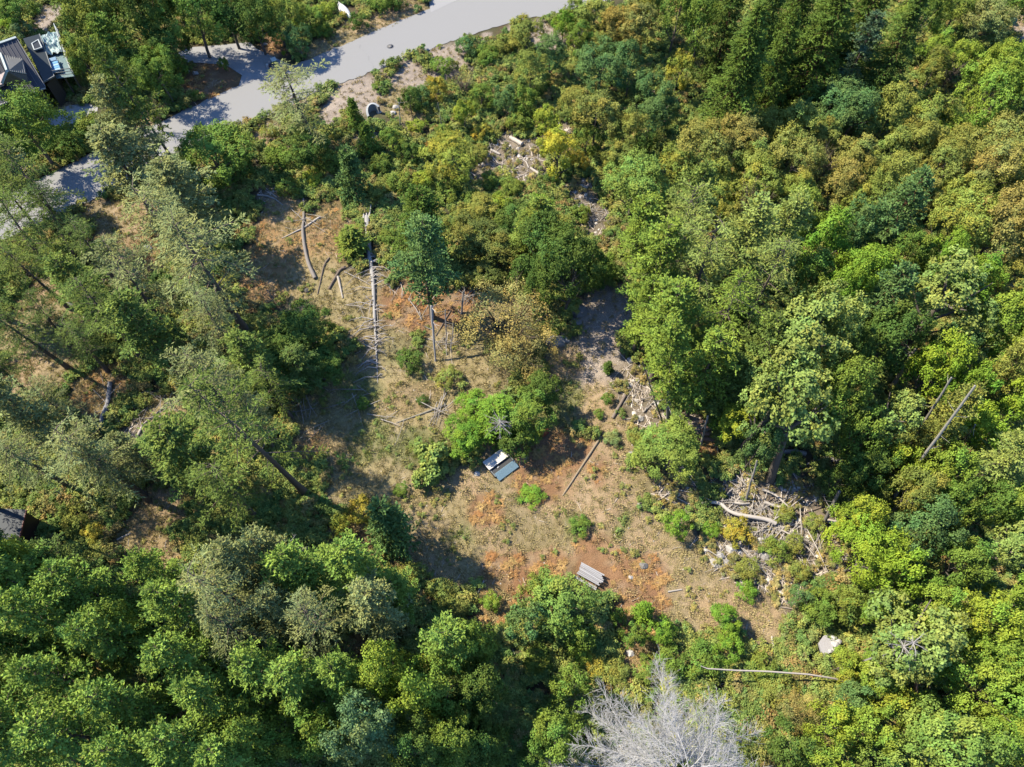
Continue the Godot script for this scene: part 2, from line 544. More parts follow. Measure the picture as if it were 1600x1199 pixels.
# a conifer: limbs in loose whorls that carry tufts of needles
func conifer(h: float, rad: float, hb: float, gap: float, per: int, rise: float, droop: float, spray: float, width: float, skip: float, taper: float) -> Array:
	var g := Geo.new()
	var w := Geo.new()
	var bark := Color(.6, .55, .5)
	var bend := Vector2(R(-.15, .15), R(-.15, .15))
	var P := []
	var Q := []
	for k in 9:
		var t := k / 8.0
		P.append(Vector3(bend.x * sin(t * 3.0), -0.35 if k == 0 else h * t, bend.y * sin(t * 2.2)))
		Q.append(lerpf(h * 0.017 + .03, 0.015, pow(t, 0.85)) * (1.35 if k == 0 else 1.0))
	w.tube(P, Q, 8, bark)
	var lean := R(0, TAU)
	var lobes := R(0, TAU)
	var y := hb
	var turn := R(0, TAU)
	while y < h - 0.15:
		var t := (y - hb) / (h - hb)
		var full := rad * (pow(1.0 - t, taper) * (0.6 + 0.4 * smoothstep(0.0, 0.3, t)) + 0.05)
		turn += R(.4, 1.1)
		var kt := R(.78, 1.0)
		for q in per:
			if rng.randf() < skip * (1.0 - t * 0.6): continue
			var a := turn + TAU * q / per + R(-.45, .45)
			var d := Vector3(cos(a), 0, sin(a))
			var s := Vector3(-d.z, 0, d.x)
			var L := full * R(.55, 1.2) * (1.0 + .16 * cos(a - lean) + .18 * sin(3.0 * a + lobes + y * .9))
			var up := rise * (0.35 + t) + R(-.14, .14)
			var dr := droop * (1.1 - t * 0.7) * R(.6, 1.3)
			var o := Vector3(bend.x * sin(t * 3.0), y + R(-.25, .25), bend.y * sin(t * 2.2))
			var cv := R(-.25, .25)
			var tail := func(u: float) -> Vector3: return o + d * L * u + s * L * cv * u * u + Vector3.UP * L * (up * u - dr * u * u)
			w.tube([o, tail.call(.5), tail.call(.96)], [0.02 + L * .009, 0.013 + L * .005, .006], 3, bark)
			var kb := kt * R(.72, 1.08)
			var warm := R(-.07, .09)
			var u := 0.2 + R(0, .1)
			while u < 1.02:
				var p: Vector3 = tail.call(u)
				var fw: Vector3 = (tail.call(minf(u + .08, 1.1)) - p).normalized()
				var bush := (0.5 + 0.7 * sin(clampf(u * 1.05, 0, 1) * PI * .85)) * R(.6, 1.35)
				for sd in [-1.0, 1.0]:
					if rng.randf() < .12: continue
					var td: Vector3 = (fw * R(.35, 1.0) + s * sd * R(.6, 1.1) + Vector3.UP * R(-.35, .4)).normalized()
					var tl := minf(spray * bush * R(.75, 1.25), L * .6 + .12)
					var kk := kb * R(.8, 1.08)
					var c := Color(clampf(kk * (.79 + warm), 0, 1), clampf(kk * .79, 0, 1), clampf(kk * (.77 - warm), 0, 1))
					for m in 9:
						var f := m / 9.0
						var e: Vector3 = (td * R(.6, 1.0) + fw * R(0, .4) + rv() * .75 - Vector3.UP * .03).normalized()
						var n2: Vector3 = (Vector3.UP + rv() * .8).normalized()
						n2 = (n2 - e * n2.dot(e)).normalized()
						g.leaf(p + td * tl * f * R(.7, 1.15) + rv() * .04, e, n2, spray * R(.28, .62), width * R(.7, 1.25), tint(c, R(.86, 1.1)))
				u += (spray * 0.42) / maxf(L, .5) * R(.75, 1.25)
		y += gap * R(.7, 1.3) * (1.0 - .45 * t)
	for k in 6:
		g.leaf(Vector3(0, h - .35 + k * .07, 0), (Vector3(cos(k * 2.4), 1.2, sin(k * 2.4))).normalized(), Vector3(cos(k * 2.4 + 1.5), .2, sin(k * 2.4 + 1.5)).normalized(), spray * .55, width * .8, Color(.8, .8, .75))
	return [g.mesh(), w.mesh()]

func bare(h: float, rad: float, stems: int, twigs: int, col: Color) -> ArrayMesh:
	var g := Geo.new()
	for k in stems:
		var a := TAU * k / stems + R(-.4, .4)
		var d := Vector3(cos(a), 0, sin(a))
		var l := R(.5, 1.0) * rad
		var p0 := Vector3(R(-.1, .1), -.1, R(-.1, .1))
		var p1 := d * l * .4 + Vector3.UP * h * R(.4, .6)
		var p2 := d * l + Vector3.UP * h * R(.75, 1.0)
		g.tube([p0, p1, p2], [.05, .035, .01], 4, col)
		for q in twigs:
			var s: Vector3 = p1.lerp(p2, R(-.5, 1)) if rng.randf() > .3 else p0.lerp(p1, R(.4, 1))
			var e := s + (rv() * .8 + d * .5 + Vector3.UP * .6) * R(.25, .7)
			g.tube([s, (s + e) * .5 + rv() * .06, e], [.012, .009, .004], 3, tint(col, R(.8, 1.15)))
	return g.mesh()

var NOM := {}    # kind and variant -> [crown mesh, wood mesh, height, radius]
func model(kind: String, h: float, r: float, k: int) -> Array:
	var key := kind
	if kind == "round": key = "round_l" if r > 2.3 else "round_m" if r > 1.5 else "round_s"
	var n := {"fir": 5, "firsparse": 4, "round_l": 5, "round_m": 6, "round_s": 4, "shrub": 5, "hemlock": 3, "cedar": 3, "glossy": 4}.get(key, 2) as int
	var id := "%s%d" % [key, k % n]
	if NOM.has(id): return NOM[id]
	rng.seed = hash(id)
	var a: Array
	match key:
		"fir":
			a = conifer(13, 2.5, 3.6, .5, 5, .3, .25, .5, .13, .22, .5) + [13.0, 2.3]
		"firsparse":
			a = conifer(14, 3.0, 5.0, .74, 5, .16, .42, .54, .065, .54, .42) + [14.0, 2.7]
		"hemlock":
			a = conifer(16, 3.4, .8, .48, 6, .25, .62, .56, .11, .1, .95) + [16.0, 3.2]
		"cedar":
			a = conifer(10, 2.6, .8, .45, 6, .35, .45, .48, .11, .1, .55) + [10.0, 2.4]
		"conifer":
			a = conifer(4, 1.2, .2, .3, 6, .4, .35, .4, .09, .05, .7) + [4.0, 1.2]
		"round_l":
			a = [crown_broadleaf(3.0, 1.4, 7.5, 40, 48, 13, .165, .27, .14).mesh(), wood_broadleaf(3.0, 1.6, 7.5, .16, 8).mesh(), 7.5, 3.0]
		"round_m":
			a = [crown_broadleaf(1.9, .7, 5.5, 30, 38, 12, .135, .22, .14).mesh(), wood_broadleaf(1.9, .9, 5.5, .11, 6).mesh(), 5.5, 1.9]
		"round_s":
			a = [crown_broadleaf(1.2, .25, 2.8, 22, 30, 10, .105, .16, .12).mesh(), wood_broadleaf(1.2, .3, 2.8, .06, 5).mesh(), 2.8, 1.2]
		"glossy":
			a = [crown_broadleaf(2.6, 4.5, 11, 30, 22, 15, .22, .26, .3).mesh(), wood_broadleaf(2.6, 4.5, 11, .3, 9).mesh(), 11.0, 2.6]
		"sparse":
			a = [crown_broadleaf(2.8, .5, 5, 38, 44, 9, .11, .34, .25).mesh(), bare(5, 2.8, 14, 34, Color(.5, .42, .34)), 5.0, 2.8]
		"twiggy":
			a = [crown_broadleaf(1.5, 1, 4.5, 8, 14, 3, .12, .25, .4).mesh(), bare(4.5, 1.5, 9, 40, Color(.62, .55, .48)), 4.5, 1.5]
		"shrub":
			a = [crown_broadleaf(1.0, .02, 1.4, 22, 26, 9, .095, .14, .15).mesh(), wood_broadleaf(1.0, .1, 1.3, .03, 5).mesh(), 1.4, 1.0]
		_:
			a = [crown_broadleaf(1.0, .05, 1.3, 14, 12, 10, .24, .2, .2).mesh(), wood_broadleaf(1.0, .1, 1.2, .03, 6).mesh(), 1.3, 1.0]
	NOM[id] = a
	return a

var PLANTS := [
	["round", "broadleaf_tree", -60.79, -83.00, 3.98, 2.04, "green", 0.00, 0.00, "mid green broadleaf tree above the metal-roofed house", "tree", "broadleaf trees"],
	["shrub", "shrub", -62.77, -82.97, 1.29, 1.04, "lime", 0.00, 0.00, "small bright lime shrub just above and left of the metal-roofed house", "shrub", "shrubs of the slope"],
	["round", "broadleaf_tree", -60.22, -81.06, 2.25, 1.18, "blue", 0.00, 0.00, "small bluish broadleaf tree just above the metal-roofed house", "tree", "broadleaf trees"],
	["round", "broadleaf_tree", -48.08, -75.91, 8.00, 3.23, "olivegreen", 0.00, 0.00, "large olive green broadleaf tree above and right of the metal-roofed house", "tree", "broadleaf trees"],
	["round", "broadleaf_tree", -46.34, -78.08, 9.00, 3.10, "olivegreen", 0.00, 0.00, "olive green broadleaf tree second closest to the parking pad, beside a olive green tree", "tree", "broadleaf trees"],
	["round", "broadleaf_tree", -41.90, -76.87, 9.00, 3.37, "greendark", 0.00, 0.00, "large dark green broadleaf tree left of the parking pad", "tree", "broadleaf trees"],
	["round", "broadleaf_tree", -36.79, -77.60, 9.00, 3.38, "green", 0.00, 0.00, "large mid green broadleaf tree above and left of the parking pad", "tree", "broadleaf trees"],
	["round", "broadleaf_tree", -33.53, -79.31, 8.00, 3.14, "greendark", 0.00, 0.00, "dark green broadleaf tree above and left of the parking pad", "tree", "broadleaf trees"],
	["round", "broadleaf_tree", -30.11, -78.20, 8.00, 2.68, "greendark", 0.00, 0.00, "dark green broadleaf tree just above the parking pad", "tree", "broadleaf trees"],
	["round", "broadleaf_tree", -39.54, -74.21, 6.00, 2.21, "greendark", 0.00, 0.00, "dark green broadleaf tree left of the recycling bins", "tree", "broadleaf trees"],
	["round", "broadleaf_tree", -48.12, -71.45, 6.00, 1.73, "olivegreen", 0.00, 0.00, "olive green broadleaf tree right of the metal-roofed house", "tree", "broadleaf trees"],
	["cedar", "cedar_tree", -44.70, -71.94, 9.00, 2.30, "green", 0.00, 0.00, "mid green cedar right of the metal-roofed house", "cedar tree", "cedars among the trees"],
	["round", "broadleaf_tree", -42.25, -70.55, 6.00, 2.44, "greendark", 0.00, 0.00, "dark green broadleaf tree right of the metal-roofed house", "tree", "broadleaf trees"],
	["round", "broadleaf_tree", -39.19, -69.22, 6.00, 2.42, "green", 0.00, 0.00, "mid green broadleaf tree left of the parking pad", "tree", "broadleaf trees"],
	["shrub", "shrub", -39.59, -74.60, 1.89, 1.52, "green", 0.00, 0.00, "mid green shrub beside a dark green tree, left of the parking pad", "shrub", "shrubs of the slope"],
	["round", "broadleaf_tree", -49.50, -58.76, 8.00, 3.41, "green", 0.00, 0.00, "large mid green broadleaf tree below the metal-roofed house", "tree", "broadleaf trees"],
	["shrub", "shrub", -49.19, -60.63, 2.09, 1.67, "greendark", 0.00, 0.00, "dark green shrub below the metal-roofed house", "shrub", "shrubs of the slope"],
	["shrub", "shrub", -46.90, -64.67, 2.14, 1.71, "olivegreen", 0.00, 0.00, "olive green shrub below and right of the metal-roofed house", "shrub", "shrubs of the slope"],
	["shrub", "shrub", -47.76, -61.72, 1.92, 1.54, "greendark", 0.00, 0.00, "dark green shrub below and right of the metal-roofed house", "shrub", "shrubs of the slope"],
	["shrub", "shrub", -45.32, -62.83, 1.76, 1.41, "olive", 0.00, 0.00, "olive shrub below and right of the metal-roofed house", "shrub", "shrubs of the slope"],
	["fir", "fir_tree", -35.55, -57.86, 15.90, 1.94, "firgreen", -1.54, 0.92, "tall deep green fir right of the metal-roofed house", "fir tree", "firs on the left slope"],
	["fir", "fir_tree", -38.35, -56.62, 12.90, 2.06, "silver", 0.32, -0.21, "silvery green fir right of the metal-roofed house", "fir tree", "firs on the left slope"],
	["firsparse", "fir_tree", -35.23, -54.90, 9.00, 2.18, "silver", 0.00, 0.00, "silvery green thin-foliaged fir beside a mid green tree", "fir tree", "firs on the left slope"],
	["fir", "fir_tree", -49.27, -53.32, 11.00, 2.13, "silver", 0.00, 0.00, "silvery green fir below the metal-roofed house", "fir tree", "firs on the left slope"],
	["round", "broadleaf_tree", -30.18, -56.19, 7.00, 3.76, "green", 0.00, 0.00, "large mid green broadleaf tree below the parking pad", "tree", "broadleaf trees"],
	["shrub", "shrub", -29.04, -57.27, 2.38, 1.90, "greendark", 0.00, 0.00, "broad dark green shrub above and left of the curved grey log", "shrub", "shrubs of the slope"],
	["firsparse", "fir_tree", -21.81, -61.80, 9.80, 3.76, "silver", -0.64, 0.21, "silvery green thin-foliaged fir just below and right of the recycling bins", "fir tree", "firs on the left slope"],
	["shrub", "shrub", -34.21, -74.90, 1.80, 0.61, "green", 0.00, 0.00, "tiny mid green shrub just left of the parking pad", "shrub", "shrubs of the slope"],
	["shrub", "shrub", -39.23, -71.17, 0.80, 0.45, "green", 0.00, 0.00, "tiny mid green shrub left of the parking pad", "shrub", "shrubs of the slope"],
	["shrub", "shrub", -36.71, -70.27, 0.80, 0.52, "green", 0.00, 0.00, "tiny mid green shrub below and left of the parking pad", "shrub", "shrubs of the slope"],
	["twiggy", "leafless_tree", -39.29, -64.52, 4.00, 1.12, "tan", 0.00, 0.00, "small tan leafless twiggy tree left of the parking pad", "bare tree", "leafless trees"],
	["firsparse", "fir_tree", -44.03, -48.43, 13.00, 2.62, "firgreen", 0.00, 0.00, "deep green thin-foliaged fir well left of the recycling bins", "fir tree", "firs on the left slope"],
	["firsparse", "fir_tree", -43.90, -42.86, 11.70, 2.64, "firgreen", 0.64, -0.61, "deep green thin-foliaged fir third closest to the metal-roofed house, beside a deep green fir", "fir tree", "firs on the left slope"],
	["firsparse", "fir_tree", -43.15, -45.49, 9.40, 2.41, "firdark", 1.27, -1.06, "dark green thin-foliaged fir closest to the metal-roofed house, beside a deep green fir", "fir tree", "firs on the left slope"],
	["firsparse", "fir_tree", -42.21, -40.03, 9.70, 2.05, "firgreen", -0.39, 0.38, "deep green thin-foliaged fir fourth closest to the metal-roofed house, beside a deep green fir", "fir tree", "firs on the left slope"],
	["firsparse", "fir_tree", -40.49, -33.60, 11.10, 2.16, "firdark", -0.68, 0.92, "dark green thin-foliaged fir third closest to the dark-roofed shed, beside a dark green fir", "fir tree", "firs on the left slope"],
	["firsparse", "fir_tree", -43.13, -30.93, 7.10, 1.85, "firdark", 0.01, 0.05, "short dark green thin-foliaged fir well above the dark-roofed shed", "fir tree", "firs on the left slope"],
	["firsparse", "fir_tree", -40.51, -35.32, 8.20, 1.78, "firdark", 0.46, -0.49, "dark green thin-foliaged fir fourth closest to the dark-roofed shed, beside a dark green fir", "fir tree", "firs on the left slope"],
	["fir", "fir_tree", -37.07, -37.36, 11.00, 1.99, "firgreen", 0.00, 0.00, "deep green fir beside a silvery green fir, well left of the curved grey log", "fir tree", "firs on the left slope"],
	["firsparse", "fir_tree", -38.00, -42.52, 9.00, 1.99, "firdark", 0.00, 0.00, "dark green thin-foliaged fir beside a silvery green fir", "fir tree", "firs on the left slope"],
	["fir", "fir_tree", -37.59, -52.45, 11.00, 2.86, "silver", 0.00, 0.00, "silvery green fir beside a olive shrub, well below and right of the metal-roofed house", "fir tree", "firs on the left slope"],
	["firsparse", "fir_tree", -29.15, -42.32, 14.20, 3.42, "silver", -0.98, 0.67, "tall silvery green thin-foliaged fir well below and left of the parking pad", "fir tree", "firs on the left slope"],
	["fir", "fir_tree", -30.30, -47.33, 12.00, 2.73, "silver", 0.00, 0.00, "silvery green fir well left of the curved grey log, well below the parking pad", "fir tree", "firs on the left slope"],
	["firsparse", "fir_tree", -24.79, -37.24, 15.20, 3.98, "silver", -0.83, 0.54, "silvery green thin-foliaged fir closest to the curved grey log, beside a silvery green fir", "fir tree", "firs on the left slope"],
	["firsparse", "fir_tree", -31.77, -36.91, 13.00, 2.72, "silver", 0.00, 0.00, "silvery green thin-foliaged fir well left of the curved grey log, well below the metal-roofed house", "fir tree", "firs on the left slope"],
	["firsparse", "fir_tree", -33.73, -34.30, 12.00, 2.36, "firgreen", 0.00, 0.00, "deep green thin-foliaged fir second closest to the curved grey log", "fir tree", "firs on the left slope"],
	["fir", "fir_tree", -29.76, -32.38, 12.00, 2.42, "firgreen", 0.00, 0.00, "deep green fir well left of the broken fallen trunk, well below the parking pad", "fir tree", "firs on the left slope"],
	["firsparse", "fir_tree", -36.60, -33.11, 8.00, 1.97, "firdark", 0.00, 0.00, "dark green thin-foliaged fir second closest to the dark-roofed shed, beside a deep green fir", "fir tree", "firs on the left slope"],
	["firsparse", "fir_tree", -24.10, -33.01, 12.00, 2.33, "silver", 0.00, 0.00, "silvery green thin-foliaged fir beside a dark green tree, well left of the broken fallen trunk", "fir tree", "firs on the left slope"],
	["firsparse", "fir_tree", -21.85, -25.92, 15.10, 2.76, "silver", -0.17, 0.19, "tall silvery green thin-foliaged fir well below and left of the curved grey log", "fir tree", "firs on the left slope"],
	["fir", "fir_tree", -21.27, -30.24, 10.00, 2.10, "firgreen", 0.00, 0.00, "deep green fir beside a dark green tree, well below the curved grey log", "fir tree", "firs on the left slope"],
	["round", "broadleaf_tree", -19.63, -32.09, 6.00, 2.62, "greendark", 0.00, 0.00, "large dark green broadleaf tree below and left of the broken fallen trunk", "tree", "broadleaf trees"],
	["round", "broadleaf_tree", -18.04, -35.14, 5.00, 2.37, "greendark", 0.00, 0.00, "dark green broadleaf tree below the curved grey log", "tree", "broadleaf trees"],
	["firsparse", "fir_tree", -19.28, -28.42, 9.00, 2.08, "firgreen", 0.00, 0.00, "deep green thin-foliaged fir beside a dark green tree", "fir tree", "firs on the left slope"],
	["fir", "fir_tree", -17.83, -30.87, 7.00, 1.62, "firdark", 0.00, 0.00, "short dark green fir below and left of the broken fallen trunk", "fir tree", "firs on the left slope"],
	["firsparse", "fir_tree", -16.92, -21.29, 20.40, 2.91, "firgreen", -1.45, 1.33, "tall deep green thin-foliaged fir well below and left of the broken fallen trunk", "fir tree", "firs on the left slope"],
	["firsparse", "fir_tree", -20.11, -25.24, 10.00, 1.81, "silver", 0.00, 0.00, "silvery green thin-foliaged fir beside a deep green fir, well below the curved grey log", "fir tree", "firs on the left slope"],
	["fir", "fir_tree", -23.89, -21.50, 12.00, 2.39, "firgreen", 0.00, 0.00, "deep green fir well right of the dark-roofed shed, well below the curved grey log", "fir tree", "firs on the left slope"],
	["firsparse", "fir_tree", -20.50, -19.17, 11.00, 2.26, "firgreen", 0.00, 0.00, "deep green thin-foliaged fir second closest to the open white box", "fir tree", "firs on the left slope"],
	["firsparse", "fir_tree", -30.17, -21.12, 13.00, 2.77, "silver", -0.06, 0.07, "silvery green thin-foliaged fir above and right of the dark-roofed shed", "fir tree", "firs on the left slope"],
	["firsparse", "fir_tree", -36.33, -21.85, 10.00, 2.54, "silver", -0.37, 0.54, "silvery green thin-foliaged fir above the dark-roofed shed", "fir tree", "firs on the left slope"],
	["fir", "fir_tree", -36.42, -24.71, 12.00, 1.97, "silver", 0.00, 0.00, "silvery green fir above the dark-roofed shed", "fir tree", "firs on the left slope"],
	["firsparse", "fir_tree", -29.64, -20.69, 11.00, 1.91, "silver", 0.00, 0.00, "silvery green thin-foliaged fir right of the dark-roofed shed", "fir tree", "firs on the left slope"],
	["fir", "fir_tree", -29.21, -22.69, 8.00, 1.20, "silver", 0.00, 0.00, "silvery green fir second closest to the dark-roofed shed", "fir tree", "firs on the left slope"],
	["firsparse", "fir_tree", -36.43, -26.65, 9.00, 1.54, "silver", 0.00, 0.00, "silvery green thin-foliaged fir fourth closest to the dark-roofed shed, beside a silvery green fir", "fir tree", "firs on the left slope"],
	["fir", "fir_tree", -24.12, -26.65, 9.00, 1.74, "silver", 0.00, 0.00, "silvery green fir beside a deep green fir, well above and right of the dark-roofed shed", "fir tree", "firs on the left slope"],
	["shrub", "shrub", -34.61, -18.94, 1.52, 1.22, "olive", 0.00, 0.00, "olive shrub right of the dark-roofed shed", "shrub", "shrubs of the slope"],
	["shrub", "shrub", -33.15, -17.96, 1.13, 0.91, "gold", 0.00, 0.00, "golden shrub right of the dark-roofed shed", "shrub", "shrubs of the slope"],
	["round", "broadleaf_tree", -27.97, -79.76, 6.00, 2.89, "olivegreen", 0.00, 0.00, "olive green broadleaf tree just above the parking pad", "tree", "broadleaf trees"],
	["round", "broadleaf_tree", -24.83, -82.21, 4.00, 1.87, "green", 0.00, 0.00, "mid green broadleaf tree just left of the upturned white boat", "tree", "broadleaf trees"],
	["shrub", "shrub", -23.64, -85.81, 1.72, 1.38, "yellowgreen", 0.00, 0.00, "yellow-green shrub just left of the upturned white boat", "shrub", "shrubs of the slope"],
	["round", "broadleaf_tree", -25.41, -77.33, 3.60, 1.60, "greenblue", 0.00, 0.00, "small blue-green broadleaf tree just above and right of the recycling bins", "tree", "broadleaf trees"],
	["shrub", "shrub", -23.74, -81.83, 1.78, 1.42, "green", 0.00, 0.00, "mid green shrub just below and left of the upturned white boat", "shrub", "shrubs of the slope"],
	["shrub", "shrub", -19.05, -83.71, 1.70, 1.36, "greendark", 0.00, 0.00, "dark green shrub just below and right of the upturned white boat", "shrub", "shrubs of the slope"],
	["shrub", "shrub", -16.58, -86.54, 1.83, 1.46, "green", 0.00, 0.00, "mid green shrub just right of the upturned white boat", "shrub", "shrubs of the slope"],
	["shrub", "shrub", -14.55, -87.51, 1.63, 1.31, "greendark", 0.00, 0.00, "small dark green shrub right of the upturned white boat", "shrub", "shrubs of the slope"],
	["shrub", "shrub", -22.74, -81.91, 0.98, 0.79, "olive", 0.00, 0.00, "small olive shrub just below and left of the upturned white boat", "shrub", "shrubs of the slope"],
	["shrub", "shrub", -21.62, -85.73, 0.80, 0.65, "gold", 0.00, 0.00, "tiny golden shrub just below the upturned white boat", "shrub", "shrubs of the slope"],
	["shrub", "shrub", -12.11, -86.88, 0.71, 0.57, "greenblue", 0.00, 0.00, "tiny blue-green shrub right of the upturned white boat", "shrub", "shrubs of the slope"],
	["shrub", "shrub", -27.77, -77.85, 0.70, 0.31, "lime", 0.00, 0.00, "tiny bright lime shrub just above and right of the recycling bins", "shrub", "shrubs of the slope"],
	["shrub", "shrub", -15.72, -71.54, 0.93, 0.75, "olivegreen", 0.00, 0.00, "small olive green shrub just left of the sandy verge", "shrub", "shrubs of the slope"],
	["shrub", "shrub", -8.34, -74.60, 1.89, 1.52, "green", 0.00, 0.00, "mid green shrub just right of the sandy verge", "shrub", "shrubs of the slope"],
	["shrub", "shrub", -5.42, -78.09, 1.74, 1.39, "greenblue", 0.00, 0.00, "blue-green shrub right of the sandy verge", "shrub", "shrubs of the slope"],
	["shrub", "shrub", -2.92, -76.81, 1.82, 1.46, "green", 0.00, 0.00, "mid green shrub right of the sandy verge", "shrub", "shrubs of the slope"],
	["shrub", "shrub", -1.09, -78.82, 1.75, 1.40, "olive", 0.00, 0.00, "olive shrub well above the white logs on the bank", "shrub", "shrubs of the slope"],
	["round", "broadleaf_tree", -10.50, -68.61, 3.00, 1.38, "greenblue", 0.00, 0.00, "small blue-green broadleaf tree just right of the sandy verge", "tree", "broadleaf trees"],
	["round", "broadleaf_tree", -8.52, -69.49, 3.00, 1.24, "gold", 0.00, 0.00, "small golden broadleaf tree just right of the sandy verge", "tree", "broadleaf trees"],
	["round", "broadleaf_tree", -11.49, -67.31, 3.00, 1.15, "greendark", 0.00, 0.00, "small dark green broadleaf tree just below and right of the sandy verge", "tree", "broadleaf trees"],
	["twiggy", "leafless_tree", -5.73, -70.91, 3.00, 1.76, "tan", 0.00, 0.00, "tan leafless twiggy tree right of the sandy verge", "bare tree", "leafless trees"],
	["shrub", "shrub", -7.11, -75.19, 1.04, 0.84, "olive", 0.00, 0.00, "small olive shrub right of the sandy verge", "shrub", "shrubs of the slope"],
	["round", "broadleaf_tree", -5.36, -64.80, 3.50, 1.27, "yellowgreen", 0.00, 0.00, "small yellow-green broadleaf tree right of the sandy verge", "tree", "broadleaf trees"],
	["round", "broadleaf_tree", -3.47, -68.39, 3.00, 1.45, "green", 0.00, 0.00, "small mid green broadleaf tree right of the sandy verge", "tree", "broadleaf trees"],
	["round", "broadleaf_tree", -0.57, -66.91, 3.50, 1.43, "greenblue", 0.00, 0.00, "small blue-green broadleaf tree above the white logs on the bank", "tree", "broadleaf trees"],
	["shrub", "shrub", 0.86, -65.09, 1.79, 1.43, "olivegreen", 0.00, 0.00, "olive green shrub above the white logs on the bank", "shrub", "shrubs of the slope"],
	["conifer", "young_conifer", -17.20, -64.59, 4.00, 1.06, "green", 0.00, 0.00, "short mid green young conifer just left of the half-buried culvert", "conifer", "young conifers"],
	["conifer", "young_conifer", -15.67, -61.04, 4.50, 1.31, "green", 0.00, 0.00, "short mid green young conifer just below the half-buried culvert", "conifer", "young conifers"],
	["round", "broadleaf_tree", -12.98, -61.09, 3.00, 1.38, "green", 0.00, 0.00, "small mid green broadleaf tree just below and right of the half-buried culvert", "tree", "broadleaf trees"],
	["round", "broadleaf_tree", -10.82, -59.41, 2.60, 1.16, "greendark", 0.00, 0.00, "small dark green broadleaf tree below and right of the half-buried culvert", "tree", "broadleaf trees"],
	["round", "broadleaf_tree", -6.49, -57.00, 5.00, 2.52, "yellowolive", 0.00, 0.00, "yellowish olive broadleaf tree below and right of the half-buried culvert", "tree", "broadleaf trees"],
	["shrub", "shrub", -3.41, -63.65, 1.41, 1.14, "gold", 0.00, 0.00, "small golden shrub above and left of the white logs on the bank", "shrub", "shrubs of the slope"],
	["shrub", "shrub", -3.89, -60.24, 1.73, 1.39, "olive", 0.00, 0.00, "olive shrub left of the white logs on the bank", "shrub", "shrubs of the slope"],
	["shrub", "shrub", -9.32, -62.02, 0.70, 0.57, "rust", 0.00, 0.00, "tiny rusty shrub below and right of the half-buried culvert", "shrub", "shrubs of the slope"],
	["conifer", "young_conifer", -16.58, -54.71, 6.00, 1.63, "greenblue", 0.00, 0.00, "short blue-green young conifer below the half-buried culvert", "conifer", "young conifers"],
	["round", "broadleaf_tree", -21.61, -58.83, 4.00, 2.16, "greendark", 0.00, 0.00, "dark green broadleaf tree left of the half-buried culvert", "tree", "broadleaf trees"],
	["shrub", "shrub", -24.79, -59.27, 2.07, 1.65, "green", 0.00, 0.00, "mid green shrub above the curved grey log", "shrub", "shrubs of the slope"],
	["shrub", "shrub", -19.82, -58.88, 1.72, 1.38, "olivegreen", 0.00, 0.00, "olive green shrub below and left of the sandy verge", "shrub", "shrubs of the slope"],
	["shrub", "shrub", -13.87, -58.39, 1.54, 1.24, "olivegreen", 0.00, 0.00, "olive green shrub below the half-buried culvert, below the asphalt road", "shrub", "shrubs of the slope"],
	["shrub", "shrub", -11.72, -55.76, 1.85, 1.48, "olivegreen", 0.00, 0.00, "olive green shrub beside a yellow-green shrub, below the half-buried culvert", "shrub", "shrubs of the slope"],
	["shrub", "shrub", -13.92, -54.46, 1.50, 1.20, "olive", 0.00, 0.00, "olive shrub below the half-buried culvert", "shrub", "shrubs of the slope"],
	["shrub", "shrub", -9.47, -56.12, 1.52, 1.22, "yellowgreen", 0.00, 0.00, "yellow-green shrub below and right of the half-buried culvert", "shrub", "shrubs of the slope"],
	["shrub", "shrub", -6.70, -54.75, 1.67, 1.34, "olivegreen", 0.00, 0.00, "olive green shrub below and right of the half-buried culvert", "shrub", "shrubs of the slope"],
	["shrub", "shrub", -21.09, -56.77, 1.35, 1.09, "yellowgreen", 0.00, 0.00, "small yellow-green shrub above the curved grey log", "shrub", "shrubs of the slope"],
	["shrub", "shrub", -23.67, -55.20, 1.51, 1.21, "olivegreen", 0.00, 0.00, "olive green shrub below the recycling bins", "shrub", "shrubs of the slope"],
	["shrub", "shrub", -27.02, -63.65, 1.41, 1.14, "olive", 0.00, 0.00, "small olive shrub below the recycling bins", "shrub", "shrubs of the slope"],
	["shrub", "shrub", -19.15, -63.14, 1.23, 0.99, "olive", 0.00, 0.00, "small olive shrub just below and left of the half-buried culvert", "shrub", "shrubs of the slope"],
	["shrub", "shrub", -10.73, -64.68, 1.42, 1.14, "yellowgreen", 0.00, 0.00, "small yellow-green shrub just right of the half-buried culvert", "shrub", "shrubs of the slope"],
	["shrub", "shrub", -7.55, -63.75, 1.24, 1.00, "olivegreen", 0.00, 0.00, "small olive green shrub below and right of the sandy verge", "shrub", "shrubs of the slope"],
	["shrub", "shrub", 2.99, -53.10, 1.32, 1.06, "bright", 0.00, 0.00, "small fresh green shrub just below the white logs on the bank", "shrub", "shrubs of the slope"],
	["shrub", "shrub", 4.09, -56.86, 1.18, 0.95, "greendark", 0.00, 0.00, "small dark green shrub just below and right of the white logs on the bank", "shrub", "shrubs of the slope"],
	["shrub", "shrub", 0.00, -55.20, 1.51, 1.21, "olivegreen", 0.00, 0.00, "olive green shrub just left of the white logs on the bank", "shrub", "shrubs of the slope"],
	["shrub", "shrub", -2.58, -56.40, 1.35, 1.09, "olivegreen", 0.00, 0.00, "olive green shrub fourth closest to the white logs on the bank", "shrub", "shrubs of the slope"],
	["shrub", "shrub", -1.32, -52.84, 1.48, 1.19, "yellowgreen", 0.00, 0.00, "yellow-green shrub below and left of the white logs on the bank", "shrub", "shrubs of the slope"],
